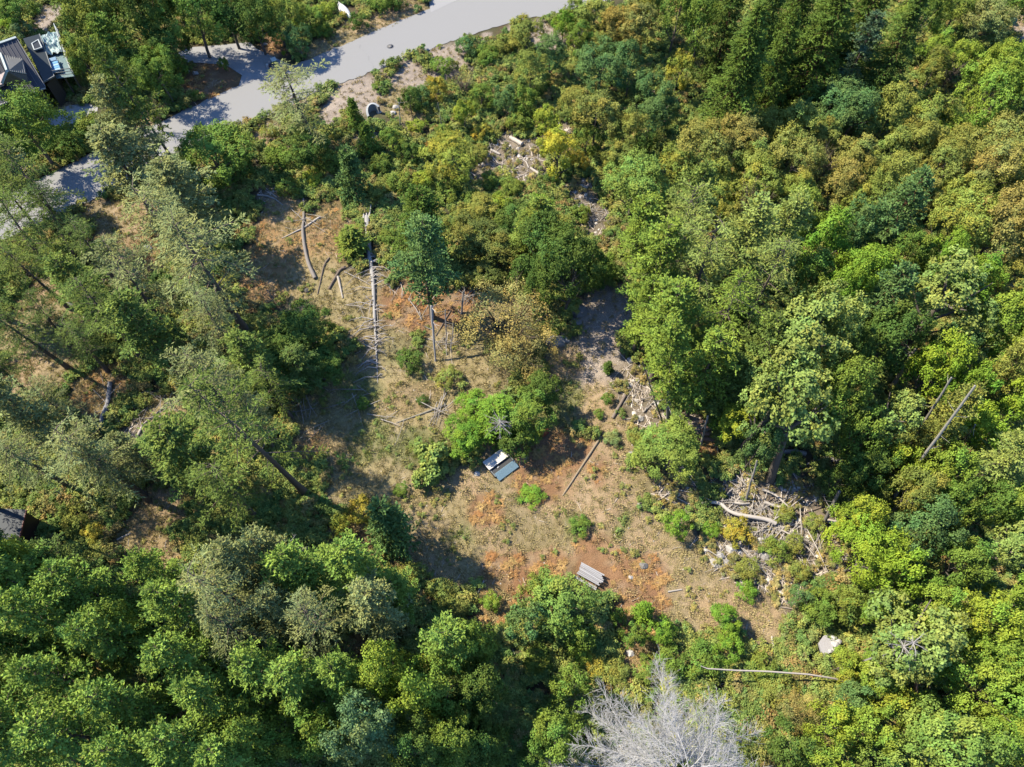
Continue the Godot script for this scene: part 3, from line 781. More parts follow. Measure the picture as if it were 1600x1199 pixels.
	["shrub", "shrub", -4.01, -54.00, 1.33, 1.07, "olivegreen", 0.00, 0.00, "small olive green shrub beside a olive tree", "shrub", "shrubs of the slope"],
	["shrub", "shrub", 6.97, -51.68, 1.31, 1.05, "olivegreen", 0.00, 0.00, "small olive green shrub below and right of the white logs on the bank", "shrub", "shrubs of the slope"],
	["shrub", "shrub", 5.20, -50.12, 1.29, 1.04, "olive", 0.00, 0.00, "small olive shrub below the white logs on the bank", "shrub", "shrubs of the slope"],
	["round", "broadleaf_tree", 1.69, -78.92, 4.00, 2.14, "olive", 0.00, 0.00, "olive broadleaf tree beside a olive shrub", "tree", "broadleaf trees"],
	["round", "broadleaf_tree", 6.21, -80.64, 3.50, 1.40, "bright", 0.00, 0.00, "small fresh green broadleaf tree well above the white logs on the bank", "tree", "broadleaf trees"],
	["round", "broadleaf_tree", 7.90, -77.45, 4.00, 1.52, "green", 0.00, 0.00, "small mid green broadleaf tree well above the white logs on the bank", "tree", "broadleaf trees"],
	["round", "broadleaf_tree", 4.41, -73.00, 5.00, 1.91, "greenblue", 0.00, 0.00, "blue-green broadleaf tree above the white logs on the bank, well right of the sandy verge", "tree", "broadleaf trees"],
	["round", "broadleaf_tree", 2.17, -70.28, 5.00, 2.02, "dustya", 0.00, 0.00, "dusty greenish broadleaf tree above the white logs on the bank", "tree", "broadleaf trees"],
	["round", "broadleaf_tree", 1.28, -66.52, 4.00, 1.42, "green", 0.00, 0.00, "small mid green broadleaf tree above the white logs on the bank", "tree", "broadleaf trees"],
	["round", "broadleaf_tree", 7.50, -82.21, 4.00, 1.41, "olivegreen", 0.00, 0.00, "small olive green broadleaf tree well above the white logs on the bank", "tree", "broadleaf trees"],
	["round", "broadleaf_tree", 9.95, -81.02, 6.00, 2.30, "dustya", 0.00, 0.00, "dusty greenish broadleaf tree well above the white logs on the bank", "tree", "broadleaf trees"],
	["round", "broadleaf_tree", 12.01, -78.73, 5.00, 1.82, "rustolive", 0.00, 0.00, "reddish olive broadleaf tree well above the white logs on the bank", "tree", "broadleaf trees"],
	["round", "broadleaf_tree", 14.44, -78.03, 6.00, 2.11, "dustyb", 0.00, 0.00, "dusty tan broadleaf tree well above and right of the white logs on the bank", "tree", "broadleaf trees"],
	["round", "broadleaf_tree", 15.81, -80.80, 7.00, 2.13, "dustyc", 0.00, 0.00, "dusty yellowish broadleaf tree well above and right of the white logs on the bank", "tree", "broadleaf trees"],
	["round", "broadleaf_tree", 9.99, -76.96, 4.00, 1.51, "olive", 0.00, 0.00, "small olive broadleaf tree well above the white logs on the bank", "tree", "broadleaf trees"],
	["round", "broadleaf_tree", 10.11, -70.14, 7.00, 2.85, "greenblue", 0.00, 0.00, "blue-green broadleaf tree well above the white logs on the bank", "tree", "broadleaf trees"],
	["round", "broadleaf_tree", 13.17, -69.88, 6.00, 1.86, "greenblue", 0.00, 0.00, "blue-green broadleaf tree fifth closest to the white logs on the bank", "tree", "broadleaf trees"],
	["round", "broadleaf_tree", 15.08, -67.87, 5.00, 1.56, "greenblue", 0.00, 0.00, "blue-green broadleaf tree fourth closest to the shaded dirt nook, beside a blue-green tree", "tree", "broadleaf trees"],
	["round", "broadleaf_tree", 14.13, -75.76, 4.00, 1.35, "rustolive", 0.00, 0.00, "small reddish olive broadleaf tree well above and right of the white logs on the bank", "tree", "broadleaf trees"],
	["round", "broadleaf_tree", 18.85, -70.78, 6.00, 1.44, "yellowolive", 0.00, 0.00, "small yellowish olive broadleaf tree well above and right of the white logs on the bank", "tree", "broadleaf trees"],
	["round", "broadleaf_tree", 19.16, -77.84, 9.00, 2.21, "green", 0.00, 0.00, "mid green broadleaf tree beside a dusty yellowish tree, well above the shaded dirt nook", "tree", "broadleaf trees"],
	["round", "broadleaf_tree", 21.73, -76.15, 9.00, 2.48, "green", 0.00, 0.00, "mid green broadleaf tree beside a dark green cedar", "tree", "broadleaf trees"],
	["cedar", "cedar_tree", 23.79, -73.23, 11.00, 2.15, "cedardark", 0.00, 0.00, "dark green cedar well above and right of the white logs on the bank", "cedar tree", "cedars among the trees"],
	["hemlock", "hemlock_tree", 22.43, -61.59, 17.00, 3.97, "cedargreen", 0.00, 0.00, "tall rich green drooping hemlock beside a dark green cedar", "hemlock tree", "dark hemlocks at the top right"],
	["hemlock", "hemlock_tree", 26.18, -70.63, 16.00, 3.02, "cedardark", 0.00, 0.00, "tall dark green drooping hemlock well above and right of the white logs on the bank", "hemlock tree", "dark hemlocks at the top right"],
	["shrub", "shrub", 3.57, -70.63, 1.29, 1.04, "greendark", 0.00, 0.00, "small dark green shrub above the white logs on the bank", "shrub", "shrubs of the slope"],
	["round", "broadleaf_tree", 3.90, -63.39, 4.00, 1.39, "yellowgreen", 0.00, 0.00, "small yellow-green broadleaf tree above the white logs on the bank", "tree", "broadleaf trees"],
	["round", "broadleaf_tree", 4.62, -57.03, 5.50, 1.91, "yellow", 0.00, 0.00, "yellow broadleaf tree just above and right of the white logs on the bank", "tree", "broadleaf trees"],
	["round", "broadleaf_tree", 7.18, -58.17, 3.00, 0.95, "gold", 0.00, 0.00, "small golden broadleaf tree just right of the white logs on the bank", "tree", "broadleaf trees"],
	["round", "broadleaf_tree", 6.78, -65.67, 4.00, 1.77, "olive", 0.00, 0.00, "olive broadleaf tree above the white logs on the bank", "tree", "broadleaf trees"],
	["round", "broadleaf_tree", 8.95, -61.50, 6.00, 2.30, "dusty", 0.00, 0.00, "dusty brownish broadleaf tree above and right of the white logs on the bank", "tree", "broadleaf trees"],
	["round", "broadleaf_tree", 7.92, -60.38, 4.00, 1.36, "olivegreen", 0.00, 0.00, "small olive green broadleaf tree above and right of the white logs on the bank", "tree", "broadleaf trees"],
	["round", "broadleaf_tree", 12.36, -60.12, 6.00, 1.75, "olive", 0.00, 0.00, "olive broadleaf tree beside a blue-green tree, right of the white logs on the bank", "tree", "broadleaf trees"],
	["round", "broadleaf_tree", 14.87, -62.50, 6.00, 1.77, "greenblue", 0.00, 0.00, "blue-green broadleaf tree right of the white logs on the bank", "tree", "broadleaf trees"],
	["round", "broadleaf_tree", 16.64, -64.95, 6.00, 1.53, "greenblue", 0.00, 0.00, "blue-green broadleaf tree third closest to the shaded dirt nook, beside a blue-green tree", "tree", "broadleaf trees"],
	["round", "broadleaf_tree", 11.39, -57.00, 5.00, 1.72, "olive", 0.00, 0.00, "olive broadleaf tree second closest to the shaded dirt nook, beside a dark green tree", "tree", "broadleaf trees"],
	["round", "broadleaf_tree", 13.67, -58.70, 5.00, 1.34, "greendark", 0.00, 0.00, "small dark green broadleaf tree right of the white logs on the bank", "tree", "broadleaf trees"],
	["round", "broadleaf_tree", 12.06, -51.55, 7.00, 3.14, "softgreen", 0.00, 0.00, "large soft green broadleaf tree right of the white logs on the bank", "tree", "broadleaf trees"],
	["round", "broadleaf_tree", 18.77, -55.82, 7.00, 2.85, "dusty", 0.00, 0.00, "large dusty brownish broadleaf tree well above and right of the shaded dirt nook", "tree", "broadleaf trees"],
	["round", "broadleaf_tree", 16.18, -53.59, 6.00, 1.93, "dustyc", 0.00, 0.00, "dusty yellowish broadleaf tree beside a soft green tree", "tree", "broadleaf trees"],
	["round", "broadleaf_tree", 22.98, -57.87, 7.00, 2.63, "dustyb", 0.00, 0.00, "dusty tan broadleaf tree well above and right of the shaded dirt nook", "tree", "broadleaf trees"],
	["round", "broadleaf_tree", 24.60, -55.09, 7.00, 2.19, "dustya", 0.00, 0.00, "dusty greenish broadleaf tree beside a dusty yellowish tree, well left of the teal barrel", "tree", "broadleaf trees"],
	["round", "broadleaf_tree", 26.77, -61.10, 6.00, 1.89, "dustya", 0.00, 0.00, "dusty greenish broadleaf tree beside a rich green hemlock", "tree", "broadleaf trees"],
	["round", "broadleaf_tree", 20.44, -52.88, 6.00, 2.17, "dustyc", 0.00, 0.00, "dusty yellowish broadleaf tree third closest to the shaded dirt nook", "tree", "broadleaf trees"],
	["round", "broadleaf_tree", 24.04, -51.48, 6.00, 2.15, "dustyc", 0.00, 0.00, "dusty yellowish broadleaf tree beside a tan tree and a dusty greenish tree", "tree", "broadleaf trees"],
	["round", "broadleaf_tree", 19.49, -49.53, 5.00, 1.76, "dustyc", 0.00, 0.00, "dusty yellowish broadleaf tree beside a deep green fir and a olive tree", "tree", "broadleaf trees"],
	["round", "broadleaf_tree", 21.12, -47.86, 5.00, 1.61, "olive", 0.00, 0.00, "olive broadleaf tree beside a pale green fir", "tree", "broadleaf trees"],
	["hemlock", "hemlock_tree", 30.47, -72.20, 16.00, 3.46, "cedargreen", 0.00, 0.00, "rich green drooping hemlock fourth closest to the teal barrel, beside a rich green hemlock", "hemlock tree", "dark hemlocks at the top right"],
	["hemlock", "hemlock_tree", 32.13, -67.29, 17.00, 3.87, "cedargreen", 0.00, 0.00, "tall rich green drooping hemlock beside a blue-green tree", "hemlock tree", "dark hemlocks at the top right"],
	["hemlock", "hemlock_tree", 37.71, -70.98, 17.00, 3.55, "cedargreen", 0.00, 0.00, "tall rich green drooping hemlock beside a mid green tree", "hemlock tree", "dark hemlocks at the top right"],
	["fir", "fir_tree", 36.88, -68.15, 12.00, 1.79, "bluespruce", 0.00, 0.00, "steel blue fir well left of the teal barrel", "fir tree", "firs on the right"],
	["hemlock", "hemlock_tree", 39.15, -65.28, 16.00, 3.17, "cedardark", 0.00, 0.00, "tall dark green drooping hemlock well right of the white logs on the bank", "hemlock tree", "dark hemlocks at the top right"],
	["hemlock", "hemlock_tree", 27.94, -65.83, 14.00, 2.69, "cedargreen", 0.00, 0.00, "rich green drooping hemlock second closest to the white logs on the bank", "hemlock tree", "dark hemlocks at the top right"],
	["hemlock", "hemlock_tree", 29.26, -76.00, 15.00, 2.57, "cedargreen", 0.00, 0.00, "rich green drooping hemlock third closest to the white logs on the bank", "hemlock tree", "dark hemlocks at the top right"],
	["hemlock", "hemlock_tree", 35.30, -75.20, 16.00, 2.82, "cedargreen", 0.00, 0.00, "rich green drooping hemlock second closest to the teal barrel, beside a rich green hemlock", "hemlock tree", "dark hemlocks at the top right"],
	["round", "broadleaf_tree", 47.54, -78.08, 8.00, 2.53, "green", 0.00, 0.00, "mid green broadleaf tree left of the teal barrel", "tree", "broadleaf trees"],
	["round", "broadleaf_tree", 53.27, -81.05, 7.00, 2.44, "olivegreen", 0.00, 0.00, "olive green broadleaf tree left of the teal barrel", "tree", "broadleaf trees"],
	["round", "broadleaf_tree", 55.81, -79.22, 5.00, 2.90, "greygreen", 0.00, 0.00, "grey-green broadleaf tree just left of the teal barrel", "tree", "broadleaf trees"],
	["round", "broadleaf_tree", 60.00, -81.79, 6.00, 2.15, "green", 0.00, 0.00, "mid green broadleaf tree just above the teal barrel", "tree", "broadleaf trees"],
	["round", "broadleaf_tree", 49.24, -74.68, 6.00, 1.92, "limegreen", 0.00, 0.00, "light green broadleaf tree left of the teal barrel", "tree", "broadleaf trees"],
	["round", "broadleaf_tree", 51.38, -72.59, 6.00, 1.89, "limegreen", 0.00, 0.00, "light green broadleaf tree beside a tan tree, below and left of the teal barrel", "tree", "broadleaf trees"],
	["round", "broadleaf_tree", 48.14, -71.40, 5.00, 1.60, "olive", 0.00, 0.00, "olive broadleaf tree below and left of the teal barrel", "tree", "broadleaf trees"],
	["twiggy", "leafless_tree", 49.63, -70.87, 5.00, 1.60, "tan", 0.00, 0.00, "tan leafless twiggy tree below and left of the teal barrel", "bare tree", "leafless trees"],
	["round", "broadleaf_tree", 54.05, -68.63, 8.00, 2.66, "limegreen", 0.00, 0.00, "light green broadleaf tree just below the teal barrel", "tree", "broadleaf trees"],
	["round", "broadleaf_tree", 50.27, -63.99, 8.00, 2.85, "limegreen", 0.00, 0.00, "light green broadleaf tree below the teal barrel", "tree", "broadleaf trees"],
	["round", "broadleaf_tree", 53.51, -63.18, 8.00, 2.30, "green", 0.00, 0.00, "mid green broadleaf tree below the teal barrel", "tree", "broadleaf trees"],
	["round", "broadleaf_tree", 34.06, -63.35, 7.00, 2.59, "greenblue", 0.00, 0.00, "blue-green broadleaf tree beside a rich green hemlock", "tree", "broadleaf trees"],
	["round", "broadleaf_tree", 35.81, -61.54, 7.00, 2.42, "greenblue", 0.00, 0.00, "blue-green broadleaf tree beside a dusty brownish tree", "tree", "broadleaf trees"],
	["round", "broadleaf_tree", 28.92, -59.39, 7.00, 2.26, "dustya", 0.00, 0.00, "dusty greenish broadleaf tree beside a dusty brownish tree and a blue-green tree", "tree", "broadleaf trees"],
	["round", "broadleaf_tree", 39.15, -60.95, 7.00, 2.15, "dustya", 0.00, 0.00, "dusty greenish broadleaf tree beside a blue-green tree, well below and left of the teal barrel", "tree", "broadleaf trees"],
	["round", "broadleaf_tree", 39.65, -57.25, 6.00, 2.11, "dustya", 0.00, 0.00, "dusty greenish broadleaf tree second closest to the teal barrel, beside a olive tree", "tree", "broadleaf trees"],
	["round", "broadleaf_tree", 44.12, -62.34, 7.00, 2.30, "dustyc", 0.00, 0.00, "dusty yellowish broadleaf tree below and left of the teal barrel", "tree", "broadleaf trees"],
	["round", "broadleaf_tree", 41.36, -57.87, 7.00, 2.23, "olive", 0.00, 0.00, "olive broadleaf tree beside a light green tree, well below and left of the teal barrel", "tree", "broadleaf trees"],
	["round", "broadleaf_tree", 46.90, -61.50, 6.00, 1.90, "limegreen", 0.00, 0.00, "light green broadleaf tree beside a dusty yellowish tree", "tree", "broadleaf trees"],
	["round", "broadleaf_tree", 46.46, -58.38, 6.00, 1.73, "olive", 0.00, 0.00, "olive broadleaf tree second closest to the teal barrel, beside a light green tree", "tree", "broadleaf trees"],
	["round", "broadleaf_tree", 28.26, -54.73, 7.00, 2.57, "dusty", 0.00, 0.00, "dusty brownish broadleaf tree closest to the bleached log pile, beside a tan tree", "tree", "broadleaf trees"],
	["round", "broadleaf_tree", 32.20, -59.34, 6.00, 1.87, "olive", 0.00, 0.00, "olive broadleaf tree beside a blue-green tree, well below and left of the teal barrel", "tree", "broadleaf trees"],
	["round", "broadleaf_tree", 34.81, -55.76, 6.00, 2.22, "dusty", 0.00, 0.00, "dusty brownish broadleaf tree beside a dusty tan tree and a tan tree", "tree", "broadleaf trees"],
	["round", "broadleaf_tree", 37.82, -52.88, 6.00, 2.04, "dustya", 0.00, 0.00, "dusty greenish broadleaf tree beside a blue-green cedar", "tree", "broadleaf trees"],
	["round", "broadleaf_tree", 43.04, -54.73, 7.00, 2.44, "olive", 0.00, 0.00, "olive broadleaf tree well below the teal barrel, well above the bleached log pile", "tree", "broadleaf trees"],
	["round", "broadleaf_tree", 49.67, -56.79, 8.00, 2.98, "dusty", 0.00, 0.00, "large dusty brownish broadleaf tree below the teal barrel", "tree", "broadleaf trees"],
	["round", "broadleaf_tree", 46.82, -52.59, 7.00, 2.28, "dustyb", 0.00, 0.00, "dusty tan broadleaf tree well below the teal barrel", "tree", "broadleaf trees"],
	["round", "broadleaf_tree", 40.58, -51.83, 6.00, 2.03, "dusty", 0.00, 0.00, "dusty brownish broadleaf tree well below the teal barrel", "tree", "broadleaf trees"],
	["round", "broadleaf_tree", 32.34, -51.83, 6.00, 1.78, "dustyb", 0.00, 0.00, "dusty tan broadleaf tree well below and left of the teal barrel", "tree", "broadleaf trees"],
	["round", "broadleaf_tree", 34.41, -49.94, 6.00, 1.75, "dustyc", 0.00, 0.00, "dusty yellowish broadleaf tree beside a blue-green cedar", "tree", "broadleaf trees"],
	["round", "broadleaf_tree", 28.36, -50.97, 6.00, 1.89, "dustyc", 0.00, 0.00, "dusty yellowish broadleaf tree beside a tan tree, well above the leaning dead trunks", "tree", "broadleaf trees"],
	["round", "broadleaf_tree", 49.67, -51.72, 7.00, 2.14, "olive", 0.00, 0.00, "olive broadleaf tree beside a tan-brown tree and a dusty tan tree", "tree", "broadleaf trees"],
	["twiggy", "leafless_tree", 31.66, -55.62, 5.00, 1.71, "tan", 0.00, 0.00, "tan leafless twiggy tree beside a dusty brownish tree", "bare tree", "leafless trees"],
	["twiggy", "leafless_tree", 26.67, -48.78, 5.00, 1.63, "tan", 0.00, 0.00, "tan leafless twiggy tree well right of the shaded dirt nook", "bare tree", "leafless trees"],
	["round", "broadleaf_tree", 43.85, -50.11, 6.00, 1.88, "dustyc", 0.00, 0.00, "dusty yellowish broadleaf tree beside a olive tree, well below the teal barrel", "tree", "broadleaf trees"],
	["conifer", "young_conifer", -15.97, -47.27, 3.50, 1.89, "olivegreen", 0.00, 0.00, "short olive green young conifer just right of the curved grey log", "conifer", "young conifers"],
	["cedar", "cedar_tree", -8.38, -45.49, 10.20, 2.75, "cedargreen", 0.27, -0.09, "rich green cedar above and right of the broken fallen trunk", "cedar tree", "cedars among the trees"],
	["fir", "fir_tree", -7.50, -38.84, 13.50, 2.22, "greenblue", 0.70, -0.09, "blue-green fir right of the broken fallen trunk", "fir tree", "firs on the right"],
	["round", "broadleaf_tree", -3.85, -46.62, 4.00, 2.23, "olivedark", 0.00, 0.00, "dull olive broadleaf tree well above and left of the mossy boulder", "tree", "broadleaf trees"],
	["round", "broadleaf_tree", -1.35, -44.69, 4.00, 2.20, "olivedark", 0.00, 0.00, "dull olive broadleaf tree left of the shaded dirt nook", "tree", "broadleaf trees"],
	["round", "broadleaf_tree", 0.13, -48.43, 4.00, 1.89, "greendark", 0.00, 0.00, "dark green broadleaf tree below and left of the white logs on the bank", "tree", "broadleaf trees"],
	["round", "broadleaf_tree", -3.09, -50.71, 3.00, 1.80, "olive", 0.00, 0.00, "olive broadleaf tree below and left of the white logs on the bank", "tree", "broadleaf trees"],
	["round", "broadleaf_tree", -5.46, -50.54, 3.00, 1.29, "olive", 0.00, 0.00, "small olive broadleaf tree left of the white logs on the bank", "tree", "broadleaf trees"],
	["round", "broadleaf_tree", -2.43, -42.56, 3.00, 1.58, "olivedark", 0.00, 0.00, "dull olive broadleaf tree beside a tan tree, right of the broken fallen trunk", "tree", "broadleaf trees"],
	["round", "broadleaf_tree", 3.00, -42.35, 9.00, 2.88, "greendark", 0.00, 0.00, "large dark green broadleaf tree above and left of the shaded dirt nook", "tree", "broadleaf trees"],
	["round", "broadleaf_tree", 5.07, -39.44, 9.00, 2.82, "greendark", 0.00, 0.00, "large dark green broadleaf tree just above and left of the shaded dirt nook", "tree", "broadleaf trees"],
	["cedar", "cedar_tree", 2.51, -44.98, 9.00, 2.39, "olivegreen", 0.00, 0.00, "olive green cedar below the white logs on the bank", "cedar tree", "cedars among the trees"],
	["round", "broadleaf_tree", 2.09, -39.89, 6.00, 1.97, "greendark", 0.00, 0.00, "dark green broadleaf tree left of the shaded dirt nook", "tree", "broadleaf trees"],
	["round", "broadleaf_tree", 7.69, -42.42, 6.00, 1.66, "greendark", 0.00, 0.00, "dark green broadleaf tree just above the shaded dirt nook", "tree", "broadleaf trees"],
	["round", "broadleaf_tree", 8.79, -42.52, 4.00, 1.20, "green", 0.00, 0.00, "small mid green broadleaf tree just above the shaded dirt nook", "tree", "broadleaf trees"],
	["sparse", "thin_leaved_tree", -0.34, -36.02, 6.00, 3.95, "tan", 0.00, 0.00, "large tan thin-leaved tree left of the mossy boulder", "tree", "thin-leaved trees"],
	["sparse", "thin_leaved_tree", 0.79, -33.45, 4.00, 2.81, "tan", 0.00, 0.00, "large tan thin-leaved tree just left of the mossy boulder", "tree", "thin-leaved trees"],
	["round", "broadleaf_tree", -16.62, -31.89, 4.00, 1.88, "greendark", 0.00, 0.00, "dark green broadleaf tree second closest to the broken fallen trunk", "tree", "broadleaf trees"],
	["shrub", "shrub", -12.33, -48.25, 1.28, 1.03, "olivegreen", 0.00, 0.00, "small olive green shrub above the broken fallen trunk", "shrub", "shrubs of the slope"],
	["shrub", "shrub", -9.19, -33.52, 1.57, 1.26, "greendark", 0.00, 0.00, "dark green shrub below the broken fallen trunk", "shrub", "shrubs of the slope"],
	["shrub", "shrub", -5.68, -31.97, 1.41, 1.14, "olive", 0.00, 0.00, "olive shrub above and left of the open white box", "shrub", "shrubs of the slope"],
	["conifer", "young_conifer", 8.69, -33.05, 1.80, 0.57, "greendark", 0.00, 0.00, "short dark green young conifer below the shaded dirt nook", "conifer", "young conifers"],
	["shrub", "shrub", -7.86, -29.86, 0.62, 0.51, "greendark", 0.00, 0.00, "tiny dark green shrub above and left of the open white box", "shrub", "shrubs of the slope"],
	["shrub", "shrub", -13.09, -29.54, 0.83, 0.67, "green", 0.00, 0.00, "small mid green shrub well left of the open white box", "shrub", "shrubs of the slope"],
	["shrub", "shrub", 3.91, -36.82, 0.80, 0.47, "limegreen", 0.00, 0.00, "tiny light green shrub just above the mossy boulder", "shrub", "shrubs of the slope"],
	["fir", "fir_tree", 12.03, -37.53, 14.00, 2.38, "cedarlime", 0.00, 0.00, "tall yellowish green fir above and right of the mossy boulder", "fir tree", "firs on the right"],
	["firsparse", "fir_tree", 14.39, -41.03, 15.00, 2.44, "silvergreen", 0.00, 0.00, "tall pale green thin-foliaged fir above and right of the shaded dirt nook", "fir tree", "firs on the right"],
	["firsparse", "fir_tree", 15.48, -36.71, 16.00, 2.97, "silvergreen", 0.00, 0.00, "tall pale green thin-foliaged fir right of the shaded dirt nook", "fir tree", "firs on the right"],
	["fir", "fir_tree", 12.50, -31.94, 14.00, 2.48, "cedarlime", 0.00, 0.00, "tall yellowish green fir right of the mossy boulder", "fir tree", "firs on the right"],
	["firsparse", "fir_tree", 16.51, -31.96, 15.00, 2.67, "cedarlime", 0.00, 0.00, "tall yellowish green thin-foliaged fir right of the shaded dirt nook", "fir tree", "firs on the right"],
	["fir", "fir_tree", 19.28, -39.74, 15.00, 2.63, "silvergreen", 0.00, 0.00, "tall pale green fir beside a olive tree", "fir tree", "firs on the right"],
	["firsparse", "fir_tree", 20.18, -35.39, 15.00, 2.43, "silvergreen", 0.00, 0.00, "tall pale green thin-foliaged fir well right of the shaded dirt nook", "fir tree", "firs on the right"],
	["twiggy", "leafless_tree", 22.52, -48.48, 7.00, 1.85, "tan", 0.00, 0.00, "tan leafless twiggy tree beside a tan tree, well above and right of the mossy boulder", "bare tree", "leafless trees"],
	["fir", "fir_tree", 16.32, -44.79, 13.00, 2.20, "firgreen", 0.00, 0.00, "deep green fir well above and right of the shaded dirt nook", "fir tree", "firs on the right"],
	["fir", "fir_tree", 15.14, -28.41, 13.00, 2.02, "cedarlime", 0.00, 0.00, "yellowish green fir well below and right of the shaded dirt nook", "fir tree", "firs on the right"],
	["fir", "fir_tree", 13.60, -27.88, 14.10, 1.70, "cedarlime", -2.28, -0.90, "tall yellowish green fir below and right of the shaded dirt nook", "fir tree", "firs on the right"],
	["fir", "fir_tree", 11.64, -43.74, 11.00, 1.98, "cedarlime", 0.00, 0.00, "yellowish green fir above the shaded dirt nook", "fir tree", "firs on the right"],
	["fir", "fir_tree", 11.08, -35.07, 11.00, 1.63, "cedarlime", 0.00, 0.00, "yellowish green fir just right of the shaded dirt nook", "fir tree", "firs on the right"],
	["fir", "fir_tree", 19.22, -29.83, 13.00, 2.04, "firgreen", 0.00, 0.00, "deep green fir well right of the shaded dirt nook", "fir tree", "firs on the right"],
	["fir", "fir_tree", 22.52, -40.68, 14.00, 2.11, "silvergreen", 0.00, 0.00, "tall pale green fir beside a mid green tree", "fir tree", "firs on the right"],
	["round", "broadleaf_tree", 20.27, -36.08, 6.00, 1.46, "green", 0.00, 0.00, "mid green broadleaf tree beside a yellowish green fir", "tree", "broadleaf trees"],
	["fir", "fir_tree", 17.02, -28.13, 10.00, 1.75, "firgreen", 0.00, 0.00, "deep green fir well below and right of the shaded dirt nook", "fir tree", "firs on the right"],
	["round", "broadleaf_tree", 26.14, -45.57, 9.00, 2.13, "green", 0.00, 0.00, "mid green broadleaf tree beside a tan tree, well right of the shaded dirt nook", "tree", "broadleaf trees"],
	["round", "broadleaf_tree", 28.38, -42.35, 9.00, 2.19, "bright", 0.00, 0.00, "fresh green broadleaf tree beside a pale green fir", "tree", "broadleaf trees"],
	["round", "broadleaf_tree", 31.32, -44.42, 8.00, 1.77, "greenblue", 0.00, 0.00, "blue-green broadleaf tree beside a fresh green tree", "tree", "broadleaf trees"],
	["round", "broadleaf_tree", 25.73, -39.01, 9.00, 2.13, "green", 0.00, 0.00, "mid green broadleaf tree fourth closest to the shaded dirt nook", "tree", "broadleaf trees"],
	["cedar", "cedar_tree", 34.24, -44.26, 13.00, 2.54, "greenblue", 0.00, 0.00, "blue-green cedar well below and left of the teal barrel", "cedar tree", "cedars among the trees"],
	["round", "broadleaf_tree", 30.86, -38.87, 9.00, 2.24, "bright", 0.00, 0.00, "fresh green broadleaf tree beside a blue-green cedar, well above the leaning dead trunks", "tree", "broadleaf trees"],
	["cedar", "cedar_tree", 30.69, -35.40, 12.00, 2.28, "greenblue", 0.00, 0.00, "blue-green cedar well above and right of the bleached log pile", "cedar tree", "cedars among the trees"],
	["glossy", "arbutus_tree", 35.50, -34.99, 12.00, 3.04, "glossy", 0.00, 0.00, "light green tuft-crowned arbutus well above the leaning dead trunks", "arbutus tree", "arbutus trees"],
	["round", "broadleaf_tree", 41.78, -39.93, 8.00, 1.83, "bright", 0.00, 0.00, "fresh green broadleaf tree beside a olive tree", "tree", "broadleaf trees"],
	["round", "broadleaf_tree", 38.05, -40.80, 8.00, 1.72, "bright", 0.00, 0.00, "fresh green broadleaf tree beside a mid green tree, well below the teal barrel", "tree", "broadleaf trees"],
	["round", "broadleaf_tree", 41.48, -45.10, 9.00, 2.95, "dustyc", 0.00, 0.00, "large dusty yellowish broadleaf tree well below the teal barrel", "tree", "broadleaf trees"],
	["round", "broadleaf_tree", 44.36, -43.87, 9.00, 2.92, "tanolive", 0.00, 0.00, "large tan-brown broadleaf tree well below the teal barrel", "tree", "broadleaf trees"],
	["round", "broadleaf_tree", 47.88, -47.75, 8.00, 2.06, "tanolive", 0.00, 0.00, "tan-brown broadleaf tree closest to the teal barrel, beside a olive tree", "tree", "broadleaf trees"],
	["round", "broadleaf_tree", 45.68, -41.07, 6.00, 1.76, "olive", 0.00, 0.00, "olive broadleaf tree beside a fresh green tree", "tree", "broadleaf trees"],
	["round", "broadleaf_tree", 34.21, -29.71, 8.00, 1.89, "lime", 0.00, 0.00, "bright lime broadleaf tree above the leaning dead trunks", "tree", "broadleaf trees"],
	["round", "broadleaf_tree", 31.08, -32.43, 9.00, 2.13, "greendark", 0.00, 0.00, "dark green broadleaf tree above the leaning dead trunks", "tree", "broadleaf trees"],
	["glossy", "arbutus_tree", 21.99, -29.62, 14.00, 2.93, "glossy", 0.00, 0.00, "tall light green tuft-crowned arbutus well above and left of the leaning dead trunks", "arbutus tree", "arbutus trees"],
	["glossy", "arbutus_tree", 24.40, -31.86, 13.00, 2.22, "glossy", 0.00, 0.00, "light green tuft-crowned arbutus second closest to the teal barrel, beside a light green arbutus", "arbutus tree", "arbutus trees"],
	["round", "broadleaf_tree", 40.88, -33.72, 9.00, 2.15, "limegreen", 0.00, 0.00, "light green broadleaf tree well below the teal barrel, well above the pale concrete slab", "tree", "broadleaf trees"],
	["round", "broadleaf_tree", 41.61, -30.93, 9.00, 1.79, "limegreen", 0.00, 0.00, "light green broadleaf tree third closest to the leaning dead trunks", "tree", "broadleaf trees"],
	["round", "broadleaf_tree", 37.18, -32.47, 7.00, 1.63, "greenblue", 0.00, 0.00, "blue-green broadleaf tree above the leaning dead trunks", "tree", "broadleaf trees"],
	["cedar", "cedar_tree", 38.83, -28.79, 11.00, 1.86, "olive", 0.00, 0.00, "olive cedar above and right of the leaning dead trunks", "cedar tree", "cedars among the trees"],
	["round", "broadleaf_tree", 27.66, -31.32, 8.00, 1.60, "greendark", 0.00, 0.00, "dark green broadleaf tree above and left of the leaning dead trunks", "tree", "broadleaf trees"],
	["round", "broadleaf_tree", 28.14, -36.78, 9.00, 1.66, "bright", 0.00, 0.00, "fresh green broadleaf tree second closest to the leaning dead trunks", "tree", "broadleaf trees"],
	["round", "broadleaf_tree", 35.26, -41.54, 8.00, 1.85, "green", 0.00, 0.00, "mid green broadleaf tree beside a blue-green cedar", "tree", "broadleaf trees"],
	["glossy", "arbutus_tree", 20.15, -27.74, 13.00, 2.14, "glossy", 0.00, 0.00, "light green tuft-crowned arbutus closest to the shaded dirt nook, beside a deep green fir", "arbutus tree", "arbutus trees"],
